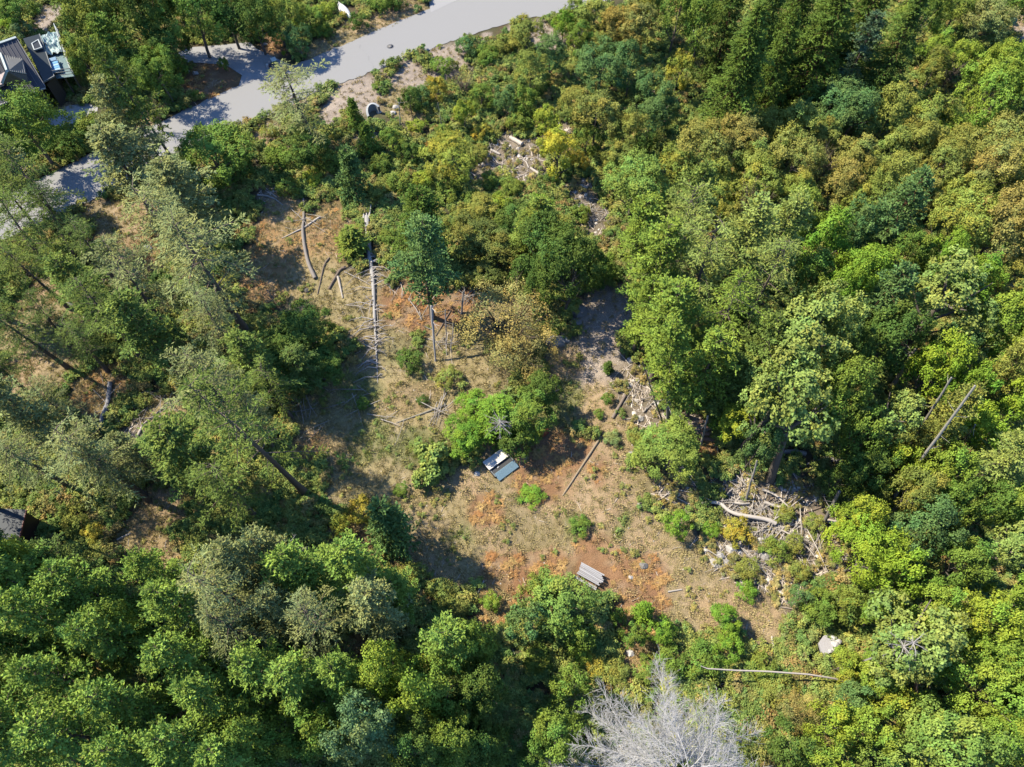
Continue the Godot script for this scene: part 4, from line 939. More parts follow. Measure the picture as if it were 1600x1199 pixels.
	["round", "broadleaf_tree", 12.79, -23.56, 5.00, 2.56, "softgreen", 0.00, 0.00, "large soft green broadleaf tree right of the thin pole on dirt", "tree", "broadleaf trees"],
	["round", "broadleaf_tree", 12.96, -18.13, 2.60, 1.00, "bright", 0.00, 0.00, "small fresh green broadleaf tree left of the bleached log pile", "tree", "broadleaf trees"],
	["shrub", "shrub", 15.73, -18.09, 0.94, 0.76, "bright", 0.00, 0.00, "small fresh green shrub left of the bleached log pile", "shrub", "shrubs of the slope"],
	["shrub", "shrub", 17.74, -17.79, 1.50, 1.21, "gold", 0.00, 0.00, "golden shrub just below and left of the bleached log pile", "shrub", "shrubs of the slope"],
	["shrub", "shrub", 18.12, -15.00, 1.22, 0.98, "olive", 0.00, 0.00, "olive shrub below the bleached log pile", "shrub", "shrubs of the slope"],
	["shrub", "shrub", 17.76, -13.27, 1.02, 0.83, "bright", 0.00, 0.00, "fresh green shrub below the bleached log pile", "shrub", "shrubs of the slope"],
	["round", "broadleaf_tree", 18.22, -25.99, 6.00, 1.55, "yellowlime", 0.00, 0.00, "golden lime broadleaf tree above the bleached log pile", "tree", "broadleaf trees"],
	["round", "broadleaf_tree", 19.35, -23.43, 7.00, 1.30, "greenblue", 0.00, 0.00, "blue-green broadleaf tree above the bleached log pile", "tree", "broadleaf trees"],
	["glossy", "arbutus_tree", 21.43, -22.41, 16.10, 2.79, "glossy", -2.49, -1.93, "tall light green tuft-crowned arbutus above the bleached log pile", "arbutus tree", "arbutus trees"],
	["glossy", "arbutus_tree", 19.11, -24.81, 12.00, 1.91, "glossy", 0.00, 0.00, "light green tuft-crowned arbutus closest to the bleached log pile, beside a light green arbutus", "arbutus tree", "arbutus trees"],
	["round", "broadleaf_tree", 25.03, -26.07, 10.00, 1.89, "green", 0.00, 0.00, "mid green broadleaf tree third closest to the bleached log pile", "tree", "broadleaf trees"],
	["glossy", "arbutus_tree", 28.67, -24.65, 10.00, 1.85, "glossy", 0.00, 0.00, "light green tuft-crowned arbutus just left of the leaning dead trunks", "arbutus tree", "arbutus trees"],
	["cedar", "cedar_tree", 32.55, -24.17, 12.00, 1.97, "olive", 0.00, 0.00, "olive cedar just above and right of the leaning dead trunks", "cedar tree", "cedars among the trees"],
	["cedar", "cedar_tree", 31.17, -23.13, 10.00, 1.29, "olive", 0.00, 0.00, "olive cedar just left of the leaning dead trunks", "cedar tree", "cedars among the trees"],
	["round", "broadleaf_tree", 27.48, -21.49, 7.00, 1.77, "greendark", 0.00, 0.00, "dark green broadleaf tree beside a golden lime tree, left of the leaning dead trunks", "tree", "broadleaf trees"],
	["round", "broadleaf_tree", 25.67, -21.11, 6.00, 1.29, "greendark", 0.00, 0.00, "dark green broadleaf tree closest to the bleached log pile, beside a dark green tree", "tree", "broadleaf trees"],
	["round", "broadleaf_tree", 29.73, -21.81, 7.00, 1.28, "yellowlime", 0.00, 0.00, "golden lime broadleaf tree just below and left of the leaning dead trunks", "tree", "broadleaf trees"],
	["round", "broadleaf_tree", 25.62, -14.81, 8.00, 2.38, "lime", 0.00, 0.00, "large bright lime broadleaf tree above the pale concrete slab", "tree", "broadleaf trees"],
	["round", "broadleaf_tree", 27.14, -13.24, 7.00, 1.46, "lime", 0.00, 0.00, "bright lime broadleaf tree above and right of the pale concrete slab", "tree", "broadleaf trees"],
	["round", "broadleaf_tree", 25.65, -17.59, 7.00, 1.52, "yellowlime", 0.00, 0.00, "golden lime broadleaf tree right of the bleached log pile", "tree", "broadleaf trees"],
	["round", "broadleaf_tree", 29.47, -16.21, 9.00, 2.02, "greenblue", 0.00, 0.00, "large blue-green broadleaf tree below the leaning dead trunks", "tree", "broadleaf trees"],
	["round", "broadleaf_tree", 29.75, -19.06, 8.00, 1.62, "olive", 0.00, 0.00, "olive broadleaf tree below the leaning dead trunks", "tree", "broadleaf trees"],
	["round", "broadleaf_tree", 32.13, -20.75, 9.00, 1.63, "limegreen", 0.00, 0.00, "light green broadleaf tree just below the leaning dead trunks", "tree", "broadleaf trees"],
	["round", "broadleaf_tree", 35.63, -24.16, 9.00, 1.88, "lime", 0.00, 0.00, "bright lime broadleaf tree just right of the leaning dead trunks", "tree", "broadleaf trees"],
	["fir", "fir_tree", 35.56, -20.76, 13.00, 1.98, "silvergreen", 0.00, 0.00, "pale green fir right of the leaning dead trunks", "fir tree", "firs on the right"],
	["round", "broadleaf_tree", 34.67, -17.75, 9.00, 1.68, "green", 0.00, 0.00, "mid green broadleaf tree below and right of the leaning dead trunks", "tree", "broadleaf trees"],
	["glossy", "arbutus_tree", 34.59, -14.63, 10.00, 1.77, "glossy", 0.00, 0.00, "light green tuft-crowned arbutus well below and right of the leaning dead trunks", "arbutus tree", "arbutus trees"],
	["round", "broadleaf_tree", 31.82, -14.17, 8.00, 1.64, "green", 0.00, 0.00, "mid green broadleaf tree beside a blue-green tree, well below the leaning dead trunks", "tree", "broadleaf trees"],
	["round", "broadleaf_tree", 39.81, -26.18, 9.00, 1.81, "lime", 0.00, 0.00, "bright lime broadleaf tree right of the leaning dead trunks", "tree", "broadleaf trees"],
	["round", "broadleaf_tree", 36.09, -27.67, 8.00, 1.44, "bright", 0.00, 0.00, "fresh green broadleaf tree above and right of the leaning dead trunks", "tree", "broadleaf trees"],
	["round", "broadleaf_tree", 37.63, -18.96, 8.00, 1.43, "limegreen", 0.00, 0.00, "light green broadleaf tree below and right of the leaning dead trunks", "tree", "broadleaf trees"],
	["round", "broadleaf_tree", 26.87, -23.69, 8.00, 1.49, "green", 0.00, 0.00, "mid green broadleaf tree closest to the leaning dead trunks, beside a dark green tree", "tree", "broadleaf trees"],
	["round", "broadleaf_tree", 32.08, -17.97, 8.00, 1.42, "green", 0.00, 0.00, "mid green broadleaf tree below the leaning dead trunks", "tree", "broadleaf trees"],
	["shrub", "shrub", 21.81, -19.54, 1.15, 0.92, "olive", 0.00, 0.00, "olive shrub just right of the bleached log pile", "shrub", "shrubs of the slope"],
	["shrub", "shrub", 22.06, -16.93, 1.12, 0.90, "olive", 0.00, 0.00, "olive shrub below and right of the bleached log pile, well above the long bent pole", "shrub", "shrubs of the slope"],
	["shrub", "shrub", 20.40, -16.28, 1.36, 1.09, "olivegreen", 0.00, 0.00, "olive green shrub just below the bleached log pile", "shrub", "shrubs of the slope"],
	["shrub", "shrub", 24.15, -18.48, 1.13, 0.92, "olive", 0.00, 0.00, "olive shrub right of the bleached log pile", "shrub", "shrubs of the slope"],
	["shrub", "shrub", 22.16, -14.92, 1.10, 0.89, "olive", 0.00, 0.00, "olive shrub beside a blue-green tree", "shrub", "shrubs of the slope"],
	["cedar", "cedar_tree", -1.49, -27.09, 5.00, 2.13, "bright", 0.00, 0.00, "short fresh green cedar just above the open white box", "cedar tree", "cedars among the trees"],
	["round", "broadleaf_tree", -4.12, -25.59, 3.50, 1.69, "bright", 0.00, 0.00, "fresh green broadleaf tree just above and left of the open white box", "tree", "broadleaf trees"],
	["round", "broadleaf_tree", -3.24, -28.19, 3.60, 1.51, "bright", 0.00, 0.00, "fresh green broadleaf tree above the open white box", "tree", "broadleaf trees"],
	["round", "broadleaf_tree", 1.37, -26.89, 5.00, 1.90, "green", 0.00, 0.00, "mid green broadleaf tree just above and left of the rusty drum", "tree", "broadleaf trees"],
	["round", "broadleaf_tree", 2.49, -29.29, 4.00, 1.52, "greendark", 0.00, 0.00, "dark green broadleaf tree just above the rusty drum", "tree", "broadleaf trees"],
	["round", "broadleaf_tree", 0.32, -25.04, 3.00, 1.37, "greendark", 0.00, 0.00, "dark green broadleaf tree just above and right of the open white box", "tree", "broadleaf trees"],
	["glossyshrub", "shrub", -6.26, -24.05, 2.00, 1.27, "glossy", 0.00, 0.00, "light green big-leaved shrub left of the rusty drum", "shrub", "shrubs of the slope"],
	["glossyshrub", "shrub", -6.69, -22.34, 2.00, 1.15, "glossy", 0.00, 0.00, "light green big-leaved shrub well left of the rusty drum", "shrub", "shrubs of the slope"],
	["shrub", "shrub", -7.81, -25.19, 1.07, 0.86, "glossy", 0.00, 0.00, "small light green shrub left of the open white box", "shrub", "shrubs of the slope"],
	["shrub", "shrub", -9.10, -21.46, 0.84, 0.68, "green", 0.00, 0.00, "small mid green shrub left of the open white box", "shrub", "shrubs of the slope"],
	["conifer", "young_conifer", -9.21, -16.76, 9.00, 1.88, "greenblue", 0.00, 0.00, "blue-green young conifer well below and left of the open white box", "conifer", "young conifers"],
	["shrub", "shrub", -11.90, -19.28, 2.00, 1.27, "gold", 0.00, 0.00, "golden shrub well below the broken fallen trunk", "shrub", "shrubs of the slope"],
	["shrub", "shrub", -13.30, -18.23, 2.00, 0.91, "yellowolive", 0.00, 0.00, "yellowish olive shrub well left of the open white box", "shrub", "shrubs of the slope"],
	["shrub", "shrub", 5.34, -18.42, 0.90, 0.87, "green", 0.00, 0.00, "mid green shrub above the grey plank platform", "shrub", "shrubs of the slope"],
	["shrub", "shrub", 1.57, -20.97, 0.50, 1.04, "bright", 0.00, 0.00, "fresh green shrub just below and right of the open white box", "shrub", "shrubs of the slope"],
	["shrub", "shrub", 8.60, -26.09, 0.80, 0.76, "greygreen", 0.00, 0.00, "small grey-green shrub just above and right of the thin pole on dirt", "shrub", "shrubs of the slope"],
	["shrub", "shrub", 10.43, -25.97, 0.80, 0.65, "olive", 0.00, 0.00, "small olive shrub right of the thin pole on dirt", "shrub", "shrubs of the slope"],
	["shrub", "shrub", 8.41, -29.91, 0.90, 0.56, "green", 0.00, 0.00, "small mid green shrub above the thin pole on dirt", "shrub", "shrubs of the slope"],
	["shrub", "shrub", 7.56, -28.57, 0.70, 0.50, "green", 0.00, 0.00, "tiny mid green shrub above the thin pole on dirt", "shrub", "shrubs of the slope"],
	["round", "broadleaf_tree", 3.63, -11.95, 6.00, 2.18, "softgreen", 0.00, 0.00, "large soft green broadleaf tree just below and left of the grey plank platform", "tree", "broadleaf trees"],
	["round", "broadleaf_tree", 2.12, -12.55, 5.00, 1.39, "olivegreen", 0.00, 0.00, "olive green broadleaf tree left of the grey plank platform", "tree", "broadleaf trees"],
	["round", "broadleaf_tree", 0.98, -10.11, 6.00, 1.43, "greenblue", 0.00, 0.00, "blue-green broadleaf tree below and left of the grey plank platform", "tree", "broadleaf trees"],
	["round", "broadleaf_tree", 4.77, -9.83, 4.00, 1.18, "green", 0.00, 0.00, "mid green broadleaf tree beside a soft green tree", "tree", "broadleaf trees"],
	["shrub", "shrub", 4.88, -8.76, 1.15, 0.93, "yellowgreen", 0.00, 0.00, "yellow-green shrub below the grey plank platform", "shrub", "shrubs of the slope"],
	["shrub", "shrub", 1.85, -8.39, 1.38, 1.11, "olivegreen", 0.00, 0.00, "olive green shrub below and left of the grey plank platform", "shrub", "shrubs of the slope"],
	["shrub", "shrub", -1.54, -12.52, 0.96, 0.77, "limegreen", 0.00, 0.00, "small light green shrub left of the grey plank platform", "shrub", "shrubs of the slope"],
	["conifer", "young_conifer", 9.67, -11.46, 3.00, 0.80, "bright", 0.00, 0.00, "short fresh green young conifer below and right of the grey plank platform", "conifer", "young conifers"],
	["round", "broadleaf_tree", 8.88, -10.00, 2.50, 0.88, "green", 0.00, 0.00, "small mid green broadleaf tree below and right of the grey plank platform", "tree", "broadleaf trees"],
	["round", "broadleaf_tree", 10.75, -10.26, 2.60, 0.97, "bright", 0.00, 0.00, "small fresh green broadleaf tree below and right of the grey plank platform", "tree", "broadleaf trees"],
	["shrub", "shrub", 7.96, -11.24, 1.60, 0.66, "green", 0.00, 0.00, "small mid green shrub below and right of the grey plank platform", "shrub", "shrubs of the slope"],
	["round", "broadleaf_tree", 15.61, -11.02, 3.00, 1.16, "bright", 0.00, 0.00, "fresh green broadleaf tree below the bleached log pile", "tree", "broadleaf trees"],
	["round", "broadleaf_tree", 15.63, -9.09, 2.80, 1.01, "bright", 0.00, 0.00, "fresh green broadleaf tree above and right of the dead grey tree", "tree", "broadleaf trees"],
	["shrub", "shrub", 13.65, -8.38, 1.60, 1.38, "green", 0.00, 0.00, "broad mid green shrub well below and right of the grey plank platform", "shrub", "shrubs of the slope"],
	["shrub", "shrub", 11.49, -8.27, 1.80, 1.20, "green", 0.00, 0.00, "broad mid green shrub below and right of the grey plank platform", "shrub", "shrubs of the slope"],
	["shrub", "shrub", 9.74, -7.71, 1.25, 1.01, "olivegreen", 0.00, 0.00, "olive green shrub above the dead grey tree", "shrub", "shrubs of the slope"],
	["shrub", "shrub", 17.89, -7.78, 1.48, 1.19, "olivegreen", 0.00, 0.00, "broad olive green shrub just left of the long bent pole", "shrub", "shrubs of the slope"],
	["shrub", "shrub", 18.78, -6.25, 1.57, 1.26, "olive", 0.00, 0.00, "broad olive shrub just below the long bent pole", "shrub", "shrubs of the slope"],
	["round", "broadleaf_tree", 3.94, -6.07, 6.00, 1.45, "green", 0.00, 0.00, "mid green broadleaf tree beside a golden shrub", "tree", "broadleaf trees"],
	["round", "broadleaf_tree", 2.92, -3.15, 8.00, 1.62, "green", 0.00, 0.00, "mid green broadleaf tree well below the grey plank platform", "tree", "broadleaf trees"],
	["round", "broadleaf_tree", 1.55, -1.76, 6.00, 1.39, "greendark", 0.00, 0.00, "dark green broadleaf tree well below the grey plank platform", "tree", "broadleaf trees"],
	["shrub", "shrub", 7.33, -7.53, 1.37, 1.10, "olive", 0.00, 0.00, "olive shrub above and left of the dead grey tree", "shrub", "shrubs of the slope"],
	["shrub", "shrub", 5.99, -7.98, 1.14, 0.92, "gold", 0.00, 0.00, "golden shrub below the grey plank platform", "shrub", "shrubs of the slope"],
	["round", "broadleaf_tree", 22.67, -11.83, 3.00, 1.31, "green", 0.00, 0.00, "mid green broadleaf tree just above the pale concrete slab", "tree", "broadleaf trees"],
	["round", "broadleaf_tree", 21.34, -12.72, 2.60, 0.85, "greenblue", 0.00, 0.00, "small blue-green broadleaf tree above and left of the pale concrete slab", "tree", "broadleaf trees"],
	["round", "broadleaf_tree", 24.58, -11.88, 4.00, 1.21, "olivegreen", 0.00, 0.00, "olive green broadleaf tree just above and right of the pale concrete slab", "tree", "broadleaf trees"],
	["glossy", "arbutus_tree", 25.84, -8.66, 11.00, 2.54, "glossy", 0.00, 0.00, "light green tuft-crowned arbutus beside a bright lime tree", "arbutus tree", "arbutus trees"],
	["glossy", "arbutus_tree", 24.52, -7.45, 10.00, 1.89, "glossy", 0.00, 0.00, "light green tuft-crowned arbutus right of the long bent pole", "arbutus tree", "arbutus trees"],
	["round", "broadleaf_tree", 31.19, -9.95, 8.00, 1.83, "yellowlime", 0.00, 0.00, "golden lime broadleaf tree well right of the pale concrete slab", "tree", "broadleaf trees"],
	["round", "broadleaf_tree", 34.84, -11.40, 8.00, 1.59, "limegreen", 0.00, 0.00, "light green broadleaf tree that is third from the right among all of its colour", "tree", "broadleaf trees"],
	["round", "broadleaf_tree", 33.46, -8.71, 8.00, 1.55, "limegreen", 0.00, 0.00, "light green broadleaf tree that is fourth from the right among all of its colour", "tree", "broadleaf trees"],
	["round", "broadleaf_tree", 30.53, -5.92, 9.00, 2.31, "limegreen", 0.00, 0.00, "large light green broadleaf tree well right of the pale concrete slab", "tree", "broadleaf trees"],
	["round", "broadleaf_tree", 28.51, -6.62, 7.00, 1.45, "limegreen", 0.00, 0.00, "light green broadleaf tree sixth closest to the pale concrete slab", "tree", "broadleaf trees"],
	["round", "broadleaf_tree", 23.18, -5.33, 4.00, 1.22, "greenblue", 0.00, 0.00, "blue-green broadleaf tree below the pale concrete slab", "tree", "broadleaf trees"],
	["round", "broadleaf_tree", 24.68, -6.87, 6.00, 1.55, "limegreen", 0.00, 0.00, "light green broadleaf tree below and right of the pale concrete slab", "tree", "broadleaf trees"],
	["round", "broadleaf_tree", 23.13, -7.70, 4.00, 1.16, "yellowgreen", 0.00, 0.00, "yellow-green broadleaf tree just below and right of the pale concrete slab", "tree", "broadleaf trees"],
	["round", "broadleaf_tree", 20.72, -3.83, 6.00, 1.34, "yellowlime", 0.00, 0.00, "golden lime broadleaf tree below and right of the long bent pole", "tree", "broadleaf trees"],
	["round", "broadleaf_tree", 22.75, -3.60, 6.00, 1.50, "limegreen", 0.00, 0.00, "light green broadleaf tree beside a blue-green tree, below the pale concrete slab", "tree", "broadleaf trees"],
	["sparse", "thin_leaved_tree", 19.37, -4.78, 4.00, 1.38, "tan", 0.00, 0.00, "tan thin-leaved tree just below and right of the long bent pole", "tree", "thin-leaved trees"],
	["round", "broadleaf_tree", 23.62, -1.95, 7.00, 1.38, "softgreen", 0.00, 0.00, "soft green broadleaf tree well below the pale concrete slab", "tree", "broadleaf trees"],
	["round", "broadleaf_tree", 26.70, -2.54, 9.00, 2.23, "softgreen", 0.00, 0.00, "large soft green broadleaf tree well below and right of the pale concrete slab", "tree", "broadleaf trees"],
	["round", "broadleaf_tree", 30.86, -3.15, 8.00, 1.62, "limegreen", 0.00, 0.00, "light green broadleaf tree that is sixth from the right among all of its colour", "tree", "broadleaf trees"],
	["round", "broadleaf_tree", 25.41, -5.13, 6.00, 1.36, "yellowgreen", 0.00, 0.00, "yellow-green broadleaf tree below and right of the pale concrete slab", "tree", "broadleaf trees"],
	["round", "broadleaf_tree", 17.92, -2.52, 5.00, 1.50, "greendark", 0.00, 0.00, "dark green broadleaf tree below the long bent pole", "tree", "broadleaf trees"],
	["round", "broadleaf_tree", 20.04, -1.91, 6.00, 1.39, "limegreen", 0.00, 0.00, "light green broadleaf tree beside a dark green tree, below the pale concrete slab", "tree", "broadleaf trees"],
	["round", "broadleaf_tree", 33.04, -5.38, 8.00, 1.41, "green", 0.00, 0.00, "mid green broadleaf tree well right of the pale concrete slab", "tree", "broadleaf trees"],
	["round", "broadleaf_tree", 28.82, -11.19, 7.00, 1.52, "limegreen", 0.00, 0.00, "light green broadleaf tree beside a golden lime tree, right of the pale concrete slab", "tree", "broadleaf trees"],
	["round", "broadleaf_tree", 26.07, -10.89, 6.00, 1.44, "limegreen", 0.00, 0.00, "light green broadleaf tree beside a olive green tree", "tree", "broadleaf trees"],
	["round", "broadleaf_tree", -32.05, -12.23, 13.00, 1.86, "green", 0.00, 0.00, "large mid green broadleaf tree below the dark-roofed shed", "tree", "broadleaf trees"],
	["fir", "fir_tree", -31.03, -11.25, 15.00, 2.10, "firbright", 0.00, 0.00, "tall fresh green fir beside a blue-green fir", "fir tree", "firs at the bottom"],
	["fir", "fir_tree", -27.93, -8.93, 16.00, 1.86, "firbright", 0.00, 0.00, "tall fresh green fir beside a dark green tree, below and right of the dark-roofed shed", "fir tree", "firs at the bottom"],
	["fir", "fir_tree", -27.49, -11.16, 14.00, 1.86, "firbright", 0.00, 0.00, "tall fresh green fir beside a dark green fir, below and right of the dark-roofed shed", "fir tree", "firs at the bottom"],
	["round", "broadleaf_tree", -24.83, -8.98, 13.00, 1.87, "green", 0.00, 0.00, "mid green broadleaf tree second closest to the dark-roofed shed, beside a fresh green fir", "tree", "broadleaf trees"],
	["fir", "fir_tree", -24.09, -8.06, 15.00, 1.70, "firbright", 0.00, 0.00, "fresh green fir sixth closest to the dark-roofed shed, beside a mid green tree", "fir tree", "firs at the bottom"],
	["round", "broadleaf_tree", -29.30, -6.51, 13.00, 1.98, "greendark", 0.00, 0.00, "large dark green broadleaf tree well below the dark-roofed shed", "tree", "broadleaf trees"],
	["fir", "fir_tree", -30.91, -8.44, 15.00, 1.79, "firbright", 0.00, 0.00, "tall fresh green fir beside a dark green tree, below the dark-roofed shed", "fir tree", "firs at the bottom"],
	["fir", "fir_tree", -26.45, -5.80, 15.00, 1.82, "firbright", 0.00, 0.00, "tall fresh green fir well below the dark-roofed shed, well left of the open white box", "fir tree", "firs at the bottom"],
	["fir", "fir_tree", -22.52, -4.36, 15.00, 1.79, "firbright", 0.00, 0.00, "fresh green fir that is tenth from the left among all of its colour", "fir tree", "firs at the bottom"],
	["fir", "fir_tree", -28.18, -3.62, 16.00, 1.90, "firbright", 0.00, 0.00, "fresh green fir that is fourth from the left among all of its colour", "fir tree", "firs at the bottom"],
	["fir", "fir_tree", -24.46, -2.60, 16.00, 1.88, "firbright", 0.00, 0.00, "fresh green fir that is eighth from the left among all of its colour", "fir tree", "firs at the bottom"],
	["fir", "fir_tree", -29.44, -1.95, 15.00, 1.51, "firbright", 0.00, 0.00, "fresh green fir that is first from the left among all of its colour", "fir tree", "firs at the bottom"],
	["fir", "fir_tree", -21.18, -2.12, 15.00, 1.66, "firbright", 0.00, 0.00, "fresh green fir that is eleventh from the left among all of its colour", "fir tree", "firs at the bottom"],
	["fir", "fir_tree", -19.80, -6.99, 14.00, 1.78, "firbright", 0.00, 0.00, "fresh green fir that is eleventh from the right among all of its colour", "fir tree", "firs at the bottom"],
	["fir", "fir_tree", -20.92, -10.14, 14.00, 1.84, "firbright", 0.00, 0.00, "tall fresh green fir well right of the dark-roofed shed", "fir tree", "firs at the bottom"],
	["firsparse", "fir_tree", -17.96, -10.98, 15.80, 2.58, "silver", -0.12, 0.24, "tall silvery green thin-foliaged fir beside a fresh green fir, well left of the rusty drum", "fir tree", "firs at the bottom"],
	["fir", "fir_tree", -23.65, -12.70, 12.00, 1.49, "firbright", 0.00, 0.00, "fresh green fir fifth closest to the dark-roofed shed, beside a silvery green fir", "fir tree", "firs at the bottom"],
	["firsparse", "fir_tree", -17.27, -8.54, 14.00, 2.06, "silver", 0.00, 0.00, "silvery green thin-foliaged fir second closest to the grey plank platform", "fir tree", "firs at the bottom"],
	["fir", "fir_tree", -17.40, -12.64, 14.00, 1.89, "silver", 0.00, 0.00, "tall silvery green fir well right of the dark-roofed shed", "fir tree", "firs at the bottom"],
	["fir", "fir_tree", -16.22, -13.66, 13.00, 1.58, "silver", 0.00, 0.00, "silvery green fir second closest to the open white box, beside a fresh green fir", "fir tree", "firs at the bottom"],
	["fir", "fir_tree", -17.81, -5.13, 14.00, 1.74, "firbright", 0.00, 0.00, "tall fresh green fir beside a mid green tree and a silvery green fir", "fir tree", "firs at the bottom"],
	["fir", "fir_tree", -18.26, -2.63, 15.00, 1.75, "firbright", 0.00, 0.00, "fresh green fir that is tenth from the right among all of its colour", "fir tree", "firs at the bottom"],
	["fir", "fir_tree", -13.87, -12.56, 13.00, 1.91, "firbright", 0.00, 0.00, "fresh green fir closest to the curved grey log, beside a silvery green fir", "fir tree", "firs at the bottom"],
	["fir", "fir_tree", -14.88, -10.36, 12.00, 1.54, "silver", 0.00, 0.00, "silvery green fir second closest to the grey plank platform, beside a fresh green fir", "fir tree", "firs at the bottom"],
	["fir", "fir_tree", -15.40, -6.31, 13.00, 1.78, "firbright", 0.00, 0.00, "fresh green fir that is seventh from the right among all of its colour", "fir tree", "firs at the bottom"],
	["firsparse", "fir_tree", -12.21, -9.13, 14.00, 2.07, "silver", 0.00, 0.00, "tall silvery green thin-foliaged fir well below and left of the thin pole on dirt", "fir tree", "firs at the bottom"],
	["fir", "fir_tree", -13.26, -5.56, 13.00, 1.77, "firbright", 0.00, 0.00, "fresh green fir sixth closest to the open white box, beside a mid green tree", "fir tree", "firs at the bottom"],
	["fir", "fir_tree", -10.42, -12.78, 13.00, 2.00, "firbright", 0.00, 0.00, "fresh green fir beside a blue-green conifer", "fir tree", "firs at the bottom"],
	["fir", "fir_tree", -8.86, -10.04, 13.00, 1.86, "silver", 0.00, 0.00, "silvery green fir well below and left of the thin pole on dirt", "fir tree", "firs at the bottom"],
	["fir", "fir_tree", -10.44, -6.38, 12.00, 1.64, "firbright", 0.00, 0.00, "fresh green fir beside a bluish tree", "fir tree", "firs at the bottom"],
	["round", "broadleaf_tree", -7.79, -6.38, 10.00, 1.64, "limegreen", 0.00, 0.00, "light green broadleaf tree well left of the grey plank platform", "tree", "broadleaf trees"],
	["round", "broadleaf_tree", -5.99, -5.18, 11.00, 1.84, "limegreen", 0.00, 0.00, "large light green broadleaf tree well below and left of the grey plank platform", "tree", "broadleaf trees"],
	["fir", "fir_tree", -4.17, -7.93, 12.00, 1.83, "firbright", 0.00, 0.00, "fresh green fir well below the open white box", "fir tree", "firs at the bottom"],
	["round", "broadleaf_tree", -2.54, -8.44, 9.00, 1.36, "green", 0.00, 0.00, "mid green broadleaf tree second closest to the open white box", "tree", "broadleaf trees"],
	["round", "broadleaf_tree", -4.47, -5.62, 10.00, 1.79, "green", 0.00, 0.00, "large mid green broadleaf tree well below the open white box", "tree", "broadleaf trees"],
	["round", "broadleaf_tree", -2.06, -5.70, 9.00, 1.65, "greendark", 0.00, 0.00, "dark green broadleaf tree beside a fresh green fir, well below the open white box", "tree", "broadleaf trees"],
	["round", "broadleaf_tree", -8.47, -2.99, 12.00, 1.92, "blue", 0.00, 0.00, "large bluish broadleaf tree well below and left of the grey plank platform", "tree", "broadleaf trees"],
	["round", "broadleaf_tree", -11.70, -3.03, 11.00, 1.72, "green", 0.00, 0.00, "large mid green broadleaf tree beside a bluish tree", "tree", "broadleaf trees"],
	["round", "broadleaf_tree", -5.88, -2.37, 10.00, 1.65, "greendark", 0.00, 0.00, "dark green broadleaf tree well below and left of the thin pole on dirt", "tree", "broadleaf trees"],
	["round", "broadleaf_tree", -3.58, -2.75, 9.00, 1.59, "green", 0.00, 0.00, "mid green broadleaf tree beside a light green tree, well below the thin pole on dirt", "tree", "broadleaf trees"],
	["round", "broadleaf_tree", -14.82, -3.03, 11.00, 1.79, "green", 0.00, 0.00, "mid green broadleaf tree third closest to the dark-roofed shed, beside a fresh green fir", "tree", "broadleaf trees"],
	["fir", "fir_tree", -16.03, -1.98, 14.00, 1.68, "firbright", 0.00, 0.00, "fresh green fir that is eighth from the right among all of its colour", "fir tree", "firs at the bottom"],
	["round", "broadleaf_tree", -1.61, -2.43, 8.00, 1.61, "greendark", 0.00, 0.00, "dark green broadleaf tree third closest to the dead grey tree", "tree", "broadleaf trees"],
	["shrub", "shrub", -7.82, -14.38, 1.46, 1.17, "olive", 0.00, 0.00, "olive shrub well below and left of the open white box", "shrub", "shrubs of the slope"],
	["fir", "fir_tree", -7.82, -11.99, 9.00, 1.52, "firbright", 0.00, 0.00, "fresh green fir closest to the open white box, beside a olive shrub", "fir tree", "firs at the bottom"],
	["shrub", "shrub", -5.31, -12.95, 1.32, 1.06, "olive", 0.00, 0.00, "olive shrub beside a dull olive shrub", "shrub", "shrubs of the slope"],
	["shrub", "shrub", -3.84, -12.04, 1.07, 0.86, "olivedark", 0.00, 0.00, "dull olive shrub well left of the grey plank platform", "shrub", "shrubs of the slope"],
	["fir", "fir_tree", -35.00, -14.56, 10.00, 1.36, "greenblue", 0.00, 0.00, "blue-green fir just below the dark-roofed shed", "fir tree", "firs at the bottom"],
	["fir", "fir_tree", -31.53, -13.64, 10.00, 1.53, "firdark", 0.00, 0.00, "dark green fir below and right of the dark-roofed shed", "fir tree", "firs at the bottom"],
	["firsparse", "fir_tree", -39.46, -18.85, 15.00, 2.27, "firgreen", 0.00, 0.00, "tall deep green thin-foliaged fir above and left of the dark-roofed shed", "fir tree", "firs on the left slope"],
	["fir", "fir_tree", -39.11, -16.08, 16.00, 2.19, "firgreen", 0.00, 0.00, "deep green fir second closest to the dark-roofed shed", "fir tree", "firs on the left slope"],
	["fir", "fir_tree", -37.80, -14.84, 14.00, 1.93, "firgreen", 0.00, 0.00, "deep green fir closest to the dark-roofed shed", "fir tree", "firs on the left slope"],
	["fir", "fir_tree", -44.13, -29.86, 14.00, 2.23, "firgreen", 0.00, 0.00, "tall deep green fir well left of the curved grey log", "fir tree", "firs on the left slope"],
	["fir", "fir_tree", -47.38, -38.63, 13.00, 2.42, "firgreen", 0.00, 0.00, "deep green fir second closest to the metal-roofed house", "fir tree", "firs on the left slope"],
	["firsparse", "fir_tree", -46.15, -47.36, 10.00, 2.41, "firgreen", 0.00, 0.00, "deep green thin-foliaged fir second closest to the metal-roofed house, beside a deep green fir", "fir tree", "firs on the left slope"],
]

